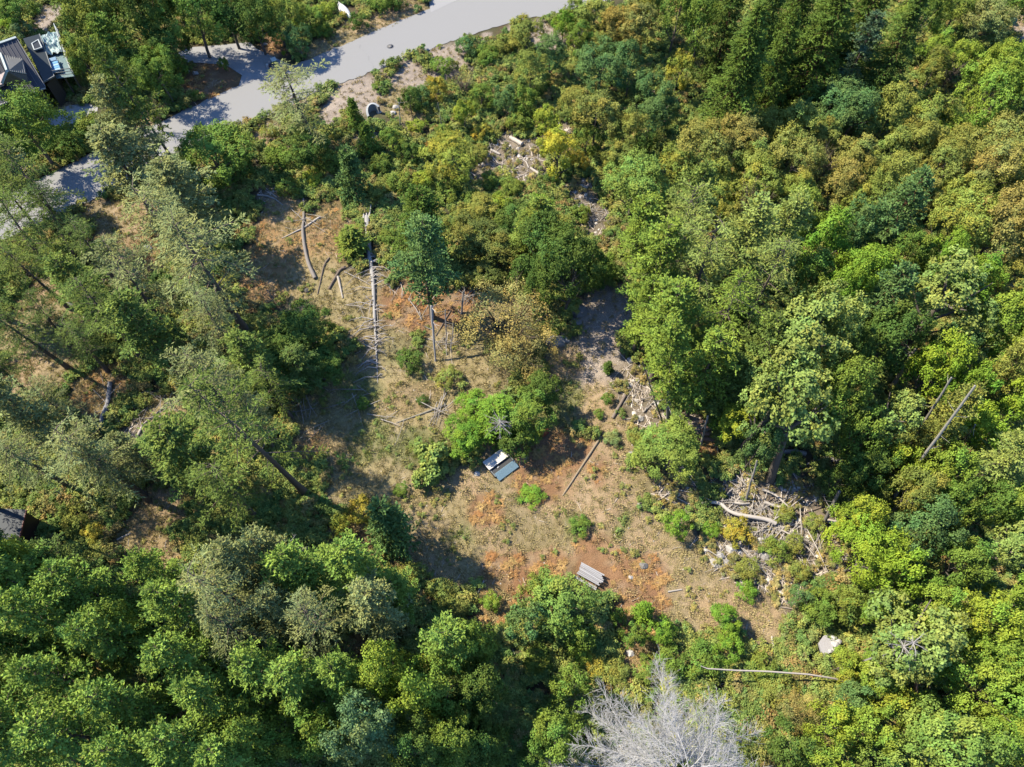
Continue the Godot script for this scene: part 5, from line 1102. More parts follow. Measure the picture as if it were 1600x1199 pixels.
func make_plants() -> void:
	var k := 0
	for p in PLANTS:
		k += 1
		var m := model(p[0], p[4], p[5], k * 7 + k / 3)
		rng.seed = 1000 + k
		var o := thing(p[1], p[9], p[10], ground(p[2], p[3]), 0.0, p[11])
		var sy: float = p[4] / m[2] * (R(.88, 1.18) if m[2] < 8.0 else 1.0)
		var sr: float = p[5] / m[3]
		var yaw := R(0, TAU)
		var up: Vector3 = Vector3(p[7], p[4], p[8]) / p[4] + Vector3(R(-.02, .02), 0, R(-.02, .02))
		up = up.normalized()
		var axis := Vector3.UP.cross(up)
		var b := Basis(Vector3.UP, yaw)
		if axis.length() > .001: b = Basis(axis.normalized(), Vector3.UP.angle_to(up)) * b
		o.basis = b.scaled_local(Vector3(sr, sy, sr))
		var bark := "bark_grey" if p[0] in ["fir", "firsparse", "glossy", "round", "twiggy", "sparse"] else "bark_red" if p[0] in ["cedar", "hemlock"] else "bark_brown"
		put("trunk", m[1], mats[bark], o)
		put("crown", m[0], leafmat(p[6]), o)

# ---------------------------------------------------------------- the wood that goes on around
func make_far_wood() -> void:
	for v in 4:
		var kind: String = ["fir", "round", "fir", "round"][v]
		var m := model(kind, 13.0, 3.0, v)
		rng.seed = 500 + v
		var T := []
		var C := PackedColorArray()
		for k in 900:
			var z := R(-190, 45)
			var x := R(-150, 150)
			# only past what the photo shows
			var half := 46.0 + maxf(0.0, -z) * .42
			if absf(x) < half and z > -106.0 and z < 8.0: continue
			if on_road(x, z, 3.0) or Vector2(x + 62, z + 78).length() < 16.0: continue
			if Vector2(x, z).distance_to(Vector2(0, 0)) < 16.0: continue
			if x < -20.0 and z > -50.0 and z < 0.0 and x > -half - 12.0: continue
			if x > 0.0 and x < 66.0 and z < -106.0 and z > -125.0 and absf(x - 40.0) > 22.0: continue
			var s := R(.7, 1.15) * (1.0 if v % 2 == 0 else 1.1)
			T.append(Transform3D(Basis(Vector3.UP, R(0, TAU)).scaled(Vector3(s, s * R(.85, 1.2), s)), ground(x, z)))
			C.append(Color(.2, .27, .085).lerp(Color(.15, .22, .09), R(0, 1)) * R(.8, 1.15))
		stuff("forest", ["dark firs of the wood that goes on past the lot", "broadleaf trees of the wood that goes on past the lot", "taller firs of the surrounding wood", "rounder trees of the surrounding wood"][v], m[0], mats.cover_leaf, T, C)

# ---------------------------------------------------------------- ground cover
func make_cover() -> void:
	rng.seed = 77
	# meshes
	var tuft := Geo.new()
	for k in 26:
		var a := R(0, TAU)
		var d := Vector3(cos(a) * R(.2, .9), R(.35, 1.0), sin(a) * R(.2, .9)).normalized()
		var p := Vector3(R(-.14, .14), 0, R(-.14, .14))
		tuft.leaf(p, d, d.cross(rv()).normalized(), R(.14, .36), .035, tint(Color(.8, .8, .75), R(.75, 1.15)))
	var low := []
	for q in 3:
		low.append(crown_broadleaf(.42, -.05, .5, 7, 14, 7, .085, .12, .12))
	var fern := Geo.new()
	for k in 9:
		var a := TAU * k / 9.0 + R(-.3, .3)
		var d := Vector3(cos(a), R(.25, .7), sin(a)).normalized()
		var s := Vector3(-sin(a), 0, cos(a))
		var l := R(.35, .6)
		for u in 6:
			var p := d * l * (u + 1) / 6.0 - Vector3.UP * .14 * pow((u + 1) / 6.0, 2)
			for sd in [-1.0, 1.0]:
				fern.leaf(p, (s * sd + d * .5).normalized(), (Vector3.UP + rv() * .4).normalized(), .17 * (1.15 - u / 7.0), .07, tint(Color(.8, .8, .8), R(.75, 1.15)))
	var stick := Geo.new()
	stick.tube([Vector3(-.5, .02, 0), Vector3(0, .05, .05), Vector3(.5, .03, -.02)], [.03, .025, .012], 4, Color(.8, .8, .8))
	stick.tube([Vector3(.05, .05, .04), Vector3(.3, .1, .22)], [.015, .006], 3, Color(.8, .8, .8))
	var stone := rock_mesh(11, .16)
	# places
	var T := {"tuft": [], "low0": [], "low1": [], "low2": [], "fern": [], "stick": [], "stone": []}
	var C := {}
	for q in T: C[q] = PackedColorArray()
	var GR := Color(.155, .205, .06)
	for n in 190000:
		# denser towards the camera, where the ground shows larger
		var z := -R(0, 1) * 128.0 + 10.0
		var half := 44.0 + (10.0 - z) * 0.42
		var x := R(-half, half)
		if on_road(x, z): continue
		var taken := false
		for q in CLEAR:
			if absf(q[0].x - x) < 12.0 and Vector2(x, z).distance_to(Geometry2D.get_closest_point_to_segment(Vector2(x, z), q[0], q[1])) < q[2]:
				taken = true
				break
		var kind: String = zone(x, z)[1]
		var b := Basis(Vector3.UP, R(0, TAU))
		var s := R(.6, 1.35)
		var what := ""
		var col := Color.WHITE
		var r := rng.randf()
		match kind:
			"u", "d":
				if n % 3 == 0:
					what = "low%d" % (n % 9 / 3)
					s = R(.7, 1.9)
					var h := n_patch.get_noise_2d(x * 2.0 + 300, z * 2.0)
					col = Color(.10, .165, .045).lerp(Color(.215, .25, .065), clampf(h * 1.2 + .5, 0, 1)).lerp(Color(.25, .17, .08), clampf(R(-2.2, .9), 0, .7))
				elif r < .05:
					what = "stick"; col = Color(.42, .37, .31)
			"t", "y", "o", "r":
				if r < (.36 if kind != "r" else .30):
					what = "tuft"
					col = Color(.50, .41, .24).lerp(Color(.37, .32, .15), R(0, 1)) if kind != "r" else Color(.38, .24, .12).lerp(Color(.46, .36, .20), R(0, 1))
				elif r < .43 and kind in ["r", "o"]:
					what = "fern"; s *= .8
					col = Color(.30, .15, .06).lerp(Color(.36, .25, .10), R(0, 1))
				elif r < .50 and n_patch.get_noise_2d(x * 1.6 + 90, z * 1.6) > .13:
					what = "low%d" % (n % 3); s = R(.25, .7)
					col = GR.lerp(Color(.26, .24, .08), R(0, 1))
				elif r < .53 and r > .5:
					what = "stick"; s = R(.3, .9); col = Color(.48, .42, .35)
				elif r < .545 and r > .53:
					what = "stone"; s = R(.2, .6); col = Color(.36, .33, .29)
			"g":
				if r < .7:
					what = "tuft"; col = Color(.23, .29, .09).lerp(Color(.40, .36, .16), R(0, 1))
				elif r < .78:
					what = "low%d" % (n % 3); s = R(.25, .7); col = Color(.17, .23, .07)
			"w":
				if r < .34:
					what = "stick"; s = R(.4, 1.9); col = Color(.55, .49, .43).lerp(Color(.34, .29, .24), R(0, 1))
				elif r < .44:
					what = "stone"; s = R(.4, 1.6); col = Color(.48, .45, .41)
				elif r < .60:
					what = "tuft"; col = Color(.40, .33, .19)
				elif r < .74:
					what = "low%d" % (n % 3); s = R(.5, 1.2); col = Color(.16, .175, .06).lerp(Color(.30, .25, .10), R(0, 1))
			"p":
				if r < .2:
					what = "stone"; s = R(.2, .6); col = Color(.40, .36, .31)
				elif r < .42:
					what = "tuft"; col = Color(.44, .36, .2)
				elif r < .47:
					what = "stick"; s = R(.3, .8); col = Color(.52, .46, .4)
		if kind in ["t", "y", "o", "g"] and what != "tuft":    # the thin grass between
			var gx := x + R(-.4, .4)
			var gz := z + R(-.4, .4)
			T.tuft.append(Transform3D(Basis(Vector3.UP, R(0, TAU)).scaled(Vector3(.8, .6, .8) * R(.6, 1.1)), ground(gx, gz)))
			C.tuft.append(tint(Color(.50, .41, .23).lerp(Color(.42, .37, .17), R(0, 1)) if kind != "g" else Color(.30, .31, .12), R(.8, 1.15)))
		if what == "" or taken: continue
		var t := Transform3D(b.scaled(Vector3(s, s * R(.75, 1.1), s)), ground(x, z))
		T[what].append(t)
		C[what].append(tint(col, R(.8, 1.2) * (.95 if what in ["stick", "stone", "tuft", "fern"] else 1.55)))
	var lm := mat("cover_leaf", Color.WHITE, .7, .4, true)
	var sm := mat("cover_wood", Color.WHITE, .9)
	stuff("dry_grass", "tan and green grass tufts on the clearing floor", tuft.mesh(), lm, T.tuft, C.tuft)
	for q in 3:
		stuff("undergrowth", ["low salal thicket under the trees", "dusty green low thicket between the trees", "mixed low leafy thicket on the slope"][q], low[q].mesh(), lm, T["low%d" % q], C["low%d" % q])
	stuff("bracken_fern_litter", "rust brown dying bracken on the clearing", fern.mesh(), lm, T.fern, C.fern)
	stuff("twig_litter", "bleached sticks and twigs strewn over the ground", stick.mesh(), sm, T.stick, C.stick)
	stuff("stone_litter", "small pale stones strewn over the ground", stone, sm, T.stone, C.stone)

func rock_mesh(seed_: int, r: float) -> ArrayMesh:
	rng.seed = seed_
	var f := FastNoiseLite.new()
	f.seed = seed_; f.frequency = 1.1
	var g := Geo.new()
	var N := 7
	var M := 10
	var vt := func(a: int, b: int) -> Vector3:
		var th := PI * a / N
		var ph := TAU * (b % M) / M
		var d := Vector3(sin(th) * cos(ph), cos(th), sin(th) * sin(ph))
		var k := 1.0 + .42 * f.get_noise_3dv(d * 1.2) + .15 * f.get_noise_3dv(d * 3.5)
		var q := d * r * k * Vector3(1.15, .7, .9)
		for pl in [Vector3(.5, .8, .2), Vector3(-.7, .5, .4), Vector3(.1, .7, -.7)]:
			var over: float = q.dot(pl.normalized()) - r * .62
			if over > 0: q -= pl.normalized() * over * .8
		return q
	for a in N:
		for b in M:
			var c := tint(Color(.75, .74, .72), R(.85, 1.15))
			g.quad(vt.call(a, b), vt.call(a, b + 1), vt.call(a + 1, b + 1), vt.call(a + 1, b), c)
	return g.mesh()

# ---------------------------------------------------------------- wood on the ground
func log_mesh(pts: Array, r0: float, r1: float, col: Color, lift := true) -> ArrayMesh:
	# pts in world metres on the ground; knotty, tapered, broken ends
	var g := Geo.new()
	var P := []
	var Q := []
	var n := maxi(10, pts.size() * 4)
	for k in n + 1:
		var t := float(k) / n * (pts.size() - 1)
		var a := mini(int(t), pts.size() - 2)
		var p0: Vector3 = pts[maxi(a - 1, 0)]
		var p1: Vector3 = pts[a]
		var p2: Vector3 = pts[a + 1]
		var p3: Vector3 = pts[mini(a + 2, pts.size() - 1)]
		var p := p1.cubic_interpolate(p2, p0, p3, t - a)
		var r := lerpf(r0, r1, float(k) / n) * R(.9, 1.1)
		if lift: p.y += hgt(p.x, p.z) + r * .75
		P.append(p); Q.append(r)
	g.tube(P, Q, 8, tint(col, R(.92, 1.05)), tint(col, R(.92, 1.05)))
	return g.mesh()

func make_log(label: String, pts: Array, r0: float, r1: float, col: Color, group := "", called := "fallen_log") -> void:
	rng.seed = hash(label)
	var o := put(called, log_mesh(pts, r0, r1, col), mats.wood)
	for k in pts.size() - 1:
		CLEAR.append([Vector2(pts[k].x, pts[k].z), Vector2(pts[k + 1].x, pts[k + 1].z), r0 + .3])
	tag(o, label, "log" if called == "fallen_log" else "branch" if called == "fallen_branch" else "pole", group)

# ---------------------------------------------------------------- road, yard, buildings
func make_site() -> void:
	rng.seed = 5
	struct("road", strip(resample(ragged(ROAD_L, .45), 260), resample(ragged(ROAD_R, .55), 260), 0.03, 4, Color(.245, .248, .25)), mats.asphalt)
	struct("parking_pad", sheet([Vector2(-35.42, -80.09), Vector2(-32.51, -80.60), Vector2(-31.49, -79.34), Vector2(-26.39, -75.91), Vector2(-27.63, -74.95), Vector2(-32.28, -72.04), Vector2(-32.25, -74.24), Vector2(-34.65, -76.27), Vector2(-40.17, -76.75), Vector2(-41.93, -77.61), Vector2(-39.42, -79.59)], 0.034, Color(.275, .28, .285)), mats.asphalt)
	struct("side_road", sheet([Vector2(-10.41, -86.63), Vector2(-11.07, -90.79), Vector2(-12.56, -98.17), Vector2(-2.62, -98.17), Vector2(-2.03, -92.80), Vector2(-8.12, -88.55)], 0.038, Color(.28, .285, .29)), mats.asphalt)
	struct("driveway", sheet([Vector2(-53.71, -67.03), Vector2(-51.21, -68.88), Vector2(-47.97, -69.44), Vector2(-47.67, -67.90), Vector2(-50.25, -65.32), Vector2(-52.34, -65.53)], 0.034, Color(.34, .34, .335)), mats.asphalt)
	var g := Geo.new()
	# manhole
	var mh := thing("manhole_cover", "round iron manhole cover set in the middle of the asphalt road", "manhole cover", Vector3(-14.99, 0.00, -79.72) + Vector3(0, .03, 0))
	g.tube([Vector3(0, 0, 0), Vector3(0, .012, 0)], [.36, .35], 20, Color(.20, .20, .20))
	put("cover", g.mesh(), mats.metal_roof, mh)
	g = Geo.new()
	for k in 20:
		var a0 := TAU * k / 20
		var a1 := TAU * (k + 1) / 20
		g.quad(Vector3(cos(a0) * .38, .008, sin(a0) * .38), Vector3(cos(a1) * .38, .008, sin(a1) * .38), Vector3(cos(a1) * .46, .008, sin(a1) * .46), Vector3(cos(a0) * .46, .008, sin(a0) * .46), Color(.16, .16, .165))
	put("rim", g.mesh(), mats.metal_roof, mh)
	# cracks and a sealed joint in the asphalt
	var cracks := [[Vector2(-32.31, -72.15), Vector2(-30.44, -73.54), Vector2(-28.55, -74.95), Vector2(-26.86, -75.91)], [Vector2(-18.97, -80.09), Vector2(-17.56, -77.85), Vector2(-16.62, -75.43)], [Vector2(-34.67, -68.33), Vector2(-32.78, -67.03), Vector2(-31.03, -65.53)]]
	for c in cracks.size():
		var l := ragged(cracks[c], .5)
		var r := []
		var w := .09 if c == 0 else .04
		for p in l: r.append(p + Vector2(R(.3, 1), R(.5, 1)) * w)
		struct("road_crack", strip(l, r, .046, 1, Color(.20, .20, .203)), mats.asphalt)
	make_house()
	make_shed()

func make_house() -> void:
	var o := thing("house", "house with dark standing seam metal roof and a small gabled dormer", "house", Vector3.ZERO)
	var A := Vector3(-54.38, 6.60, -71.71)
	var B := Vector3(-51.59, 3.50, -67.56)
	var e := (Vector3(-54.66, 3.50, -65.44) - B).normalized()
	var L := 11.0
	var dk := Color(.06, .066, .08)
	var g := Geo.new()
	var A2 := A + e * L
	var B2 := B + e * L
	g.slab([A, A2, B2, B], .14, dk)
	var roof := put("roof", g.mesh(), mats.metal_roof, o)
	g = Geo.new()
	var back := Vector3(A.x - B.x, B.y - A.y, A.z - B.z) * .8
	g.slab([A + Vector3(0, .01, 0), A + back, A2 + back, A2 + Vector3(0, .01, 0)], .14, dk)
	put("back_roof", g.mesh(), mats.metal_roof, o)
	var nr := (A2 - A).cross(B - A).normalized()
	if nr.y < 0: nr = -nr
	for k in 25:
		g = Geo.new()
		var s := A + e * (.15 + k * .44) + nr * .035
		var t := B + e * (.15 + k * .44) + nr * .035
		g.box((s + t) * .5, Basis(e, nr, (t - s).normalized()), Vector3(.05, .07, s.distance_to(t)), Color(.13, .14, .155))
		put("seam", g.mesh(), mats.metal_roof, roof)
	g = Geo.new()
	g.box((A + A2) * .5 + Vector3(0, .05, 0), Basis(e, Vector3.UP, e.cross(Vector3.UP)), Vector3(L + .1, .09, .34), Color(.30, .36, .37))
	put("ridge_cap", g.mesh(), mats.metal_roof, roof)
	g = Geo.new()
	g.box((B + B2) * .5 + (B - A).normalized() * .08 - Vector3(0, .04, 0), Basis(e, Vector3.UP, e.cross(Vector3.UP)), Vector3(L, .13, .12), Color(.40, .40, .38))
	put("gutter", g.mesh(), mats.metal_roof, roof)
	g = Geo.new()
	var rk := (B - A).normalized()
	g.box((A + B) * .5 - e * .05 + nr * .02, Basis(rk, nr, rk.cross(nr)), Vector3(A.distance_to(B), .16, .06), Color(.26, .27, .28))
	put("rake_trim", g.mesh(), mats.metal_roof, roof)
	# walls under the eaves
	var inw := (A - B); inw.y = 0; inw = inw.normalized()
	var wall := Color(.10, .085, .07)
	g = Geo.new()
	var W0 := B + inw * .5 + e * .45
	var W1 := B2 + inw * .5 - e * .2
	var W2 := A + back - inw * .5 + e * .45
	var W3 := A2 + back - inw * .5 - e * .2
	W0.y = 3.35; W1.y = 3.35; W2.y = 3.35; W3.y = 3.35
	var dn := Vector3(0, 3.6, 0)
	g.quad(W0, W1, W1 - dn, W0 - dn, wall); g.quad(W2, W3, W3 - dn, W2 - dn, wall)
	g.quad(W0, W2, W2 - dn, W0 - dn, wall); g.quad(W1, W3, W3 - dn, W1 - dn, wall)
	var pk := A + e * .45 - Vector3(0, .2, 0)
	g.tri(W0, pk, W2, wall)
	put("wall", g.mesh(), mats.painted, o)
	for k in 4:
		g = Geo.new()
		var c := W0 + e * (1.4 + k * 2.3) - Vector3(0, 1.55, 0) - inw * .03
		g.box(c, Basis(e, Vector3.UP, e.cross(Vector3.UP)), Vector3(1.2, 1.3, .08), Color(.5, .5, .48))
		var f := put("window", g.mesh(), mats.painted, o)
		g = Geo.new()
		g.box(c - inw * .045, Basis(e, Vector3.UP, e.cross(Vector3.UP)), Vector3(1.02, 1.12, .02), Color(.05, .07, .08))
		put("pane", g.mesh(), mats.metal_roof, f)
	# dormer
	var D := Vector3(-52.92, 6.90, -65.66)
	var E := Vector3(-52.49, 5.30, -67.30)
	var E1 := Vector3(-55.76, 5.90, -69.94)
	var E2 := Vector3(-54.48, 5.30, -65.82)
	var F1 := Vector3(-53.68, 5.35, -69.84)
	var F2 := Vector3(-52.54, 4.50, -66.88)
	g = Geo.new()
	g.slab([D, E, F1, E1], .1, Color(.15, .155, .15)); g.slab([D, E2, F2, E], .1, Color(.15, .155, .15))
	var dm := put("dormer", g.mesh(), mats.metal_roof, o)
	for k in 9:
		g = Geo.new()
		var f := (k + .5) / 9.0
		var s := D.lerp(E, f) + Vector3(0, .05, 0)
		var t := E1.lerp(F1, f) + Vector3(0, .05, 0)
		g.tube([s, t], [.035, .035], 4, Color(.26, .27, .26))
		put("seam", g.mesh(), mats.metal_roof, dm)
	for q in [[D, E1], [D, E2]]:
		g = Geo.new()
		var ax: Vector3 = (q[1] - q[0]).normalized()
		g.box((q[0] + q[1]) * .5 - (E - D).normalized() * .12, Basis(ax, Vector3.UP.cross(ax).normalized().cross(ax) * -1.0, Vector3.UP.cross(ax).normalized()), Vector3(q[0].distance_to(q[1]), .24, .2), Color(.50, .60, .58))
		put("fascia", g.mesh(), mats.painted, dm)
	g = Geo.new()
	var rd := (E - D).normalized()
	g.box((D + E) * .5 + Vector3(0, .06, 0), Basis(rd, Vector3.UP, rd.cross(Vector3.UP)), Vector3(D.distance_to(E), .08, .22), Color(.48, .5, .46))
	put("ridge_cap", g.mesh(), mats.metal_roof, dm)
	g = Geo.new()
	g.slab([Vector3(-57.98, 5.00, -71.00), Vector3(-56.77, 5.00, -71.00), Vector3(-55.10, 5.05, -68.18), Vector3(-54.81, 5.00, -66.12), Vector3(-55.92, 5.00, -65.38)], .25, Color(.46, .38, .37))
	put("balcony", g.mesh(), mats.painted, o)
	# lower roof on the near side
	var l0 := Vector3(-56.53, 3.90, -75.59)
	var l1 := Vector3(-55.52, 3.30, -77.33)
	var l2 := Vector3(-51.33, 3.30, -69.68)
	var l3 := Vector3(-51.77, 3.75, -68.09)
	g = Geo.new()
	g.slab([l0, l3, l2, l1], .16, Color(.03, .04, .05))
	var low := put("lower_roof", g.mesh(), mats.metal_roof, o)
	for q in [[l1, l2], [l2, l3]]:
		g = Geo.new()
		var ax: Vector3 = (q[1] - q[0]).normalized()
		var sd := ax.cross(Vector3.UP).normalized()
		g.box((q[0] + q[1]) * .5 + sd * .06 - Vector3(0, .05, 0), Basis(ax, sd.cross(ax), sd), Vector3(q[0].distance_to(q[1]), .16, .1), Color(.25, .27, .27))
		put("eave_trim", g.mesh(), mats.painted, low)
	g = Geo.new()
	var ins := func(a: Vector3, c: Vector3) -> Vector3:
		var p := a.lerp(c, .1); p.y = 3.1; return p
	var mid := (l0 + l1 + l2 + l3) * .25
	var c4 := [ins.call(l0, mid), ins.call(l1, mid), ins.call(l2, mid), ins.call(l3, mid)]
	for k in 4:
		var a: Vector3 = c4[k]
		var b: Vector3 = c4[(k + 1) % 4]
		g.quad(a, b, b - Vector3(0, 3.3, 0), a - Vector3(0, 3.3, 0), wall)
	put("lower_wall", g.mesh(), mats.painted, o)
	g = Geo.new()
	var k0 := Vector3(-55.32, 3.72, -74.79)
	var k1 := Vector3(-55.01, 3.55, -75.75)
	var k2 := Vector3(-54.07, 3.60, -74.26)
	var k3 := Vector3(-54.57, 3.78, -73.54)
	for q in [[k0, k1], [k1, k2], [k2, k3], [k3, k0]]:
		var ax: Vector3 = (q[1] - q[0]).normalized()
		g.box((q[0] + q[1]) * .5 + Vector3(0, .05, 0), Basis(ax, ax.cross(Vector3.UP).cross(ax).normalized(), ax.cross(Vector3.UP).normalized()), Vector3(q[0].distance_to(q[1]) + .1, .14, .12), Color(.5, .56, .57))
	var sk := put("skylight", g.mesh(), mats.painted, o)
	g = Geo.new()
	g.slab([k0 + Vector3(0, .04, 0), k3 + Vector3(0, .04, 0), k2 + Vector3(0, .04, 0), k1 + Vector3(0, .04, 0)], .02, Color(.02, .03, .04))
	put("pane", g.mesh(), mats.metal_roof, sk)
	# deck
	var q0 := Vector3(-56.15, 2.50, -78.15)
	var q1 := Vector3(-54.33, 2.50, -79.02)
	var q2 := Vector3(-49.86, 2.50, -70.76)
	var q3 := Vector3(-51.91, 2.50, -70.31)
	var boards := 14
	for k in boards:
		g = Geo.new()
		var f0 := (k + .03) / boards
		var f1 := (k + .97) / boards
		g.slab([q0.lerp(q1, f0), q3.lerp(q2, f0), q3.lerp(q2, f1), q0.lerp(q1, f1)], .06, tint(Color(.16, .26, .27), R(.8, 1.2)))
		put("deck_plank", g.mesh(), mats.painted, o)
	for q in [q1, q2, q3, (q1 + q2) * .5, (q2 + q3) * .5]:
		g = Geo.new()
		g.box(q + Vector3(0, -1.25, 0) + (mid - q) * .03, Basis.IDENTITY, Vector3(.16, 2.4, .16), Color(.16, .13, .10))
		put("deck_post", g.mesh(), mats.painted, o)
	g = Geo.new()
	for q in 9:
		var p := q1.lerp(q2, q / 8.0)
		g.box(p + Vector3(0, .5, 0), Basis.IDENTITY, Vector3(.07, 1.0, .07), Color(.62, .68, .66))
	for hh in [.35, .68, 1.0]:
		g.tube([q1 + Vector3(0, hh, 0), q2 + Vector3(0, hh, 0)], [.045, .045], 5, Color(.62, .68, .66))
	put("railing", g.mesh(), mats.painted, o)
	g = Geo.new()
	for hh in [.35, .68, 1.0]:
		g.tube([q2 + Vector3(0, hh, 0), q3 + Vector3(0, hh, 0)], [.045, .045], 5, Color(.18, .2, .2))
	put("railing", g.mesh(), mats.painted, o)
	# what lies on the deck
	var lo := thing("sun_lounger", "bright blue padded sun lounger on the turquoise house deck", "sun lounger", Vector3(-52.31, 2.53, -72.08))
	var ax := (Vector3(-53.09, 2.53, -73.57) - Vector3(-51.51, 2.53, -70.72)).normalized()
	lo.basis = Basis(ax.cross(Vector3.UP).normalized() * -1.0, Vector3.UP, ax * -1.0).orthonormalized()
	g = Geo.new()
	g.box(Vector3(0, .25, 0), Basis.IDENTITY, Vector3(1.05, .08, 2.3), Color(.35, .42, .45), .02)
	put("frame", g.mesh(), mats.painted, lo)
	for k in 5:
		g = Geo.new()
		var tl := Basis(Vector3.RIGHT, .5 if k == 0 else 0.0)
		g.box(Vector3(0, .38 + (.16 if k == 0 else 0.0), -.94 + k * .46), tl, Vector3(.96, .14, .43), Color(.16, .42, .72) if k % 2 else Color(.35, .58, .78), .04)
		put("cushion", g.mesh(), mats.painted, lo)
	for q in [[-.45, -1.0], [.45, -1.0], [-.45, 1.0], [.45, 1.0]]:
		g = Geo.new()
		g.box(Vector3(q[0], .11, q[1]), Basis.IDENTITY, Vector3(.07, .2, .07), Color(.35, .42, .45))
		put("leg", g.mesh(), mats.painted, lo)
	# crumpled turquoise sheet
	g = Geo.new()
	var f := FastNoiseLite.new()
	f.seed = 3; f.frequency = .55
	var N := 18
	var pt := func(a: int, b: int) -> Vector3:
		var u := a / float(N)
		var v := b / float(N)
		var p := Vector3(-55.62, 2.60, -77.76).lerp(Vector3(-54.22, 2.60, -78.37), u).lerp(Vector3(-53.91, 2.60, -74.17).lerp(Vector3(-52.28, 2.60, -74.64), u), v)
		p.y += .28 + f.get_noise_2d(p.x * 2.2, p.z * 2.2) * .5
		return p
	for a in N:
		for b in N:
			var c := Color(.25, .45, .46).lerp(Color(.66, .72, .70), clampf(f.get_noise_2d(a * .9, b * .9) * 1.3 + .45, 0, 1))
			g.quad(pt.call(a, b), pt.call(a + 1, b), pt.call(a + 1, b + 1), pt.call(a, b + 1), c)
	tag(put("tarpaulin", g.mesh(), mats.painted), "crumpled turquoise and white tarpaulin covering the far half of the deck", "tarpaulin")

func make_shed() -> void:
	var o := thing("shed", "shed with dark slate-blue roof at the left edge under firs", "shed", Vector3.ZERO)
	var a := Vector3(-41.63, 3.00, -19.08)
	var b := Vector3(-37.31, 3.00, -18.83)
	var c := Vector3(-37.33, 2.60, -16.49)
	var d := Vector3(-40.82, 2.60, -15.51)
	var g := Geo.new()
	g.slab([a, d, c, b], .12, Color(.045, .055, .07))
	var rf := put("roof", g.mesh(), mats.metal_roof, o)
	g = Geo.new()
	var ax := (c - b).normalized()
	g.box((b + c) * .5 + Vector3(.04, -.04, 0), Basis(ax, Vector3.UP, ax.cross(Vector3.UP)).orthonormalized(), Vector3(b.distance_to(c), .16, .06), Color(.22, .08, .07))
	put("edge_trim", g.mesh(), mats.painted, rf)
	g = Geo.new()
	var m := (a + b + c + d) * .25
	var q := []
	for p in [a, b, c, d]:
		var t: Vector3 = p.lerp(m, .07); t.y = 2.5; q.append(t)
	for k in 4:
		g.quad(q[k], q[(k + 1) % 4], q[(k + 1) % 4] - Vector3(0, 2.7, 0), q[k] - Vector3(0, 2.7, 0), Color(.05, .035, .03))
	put("wall", g.mesh(), mats.painted, o)

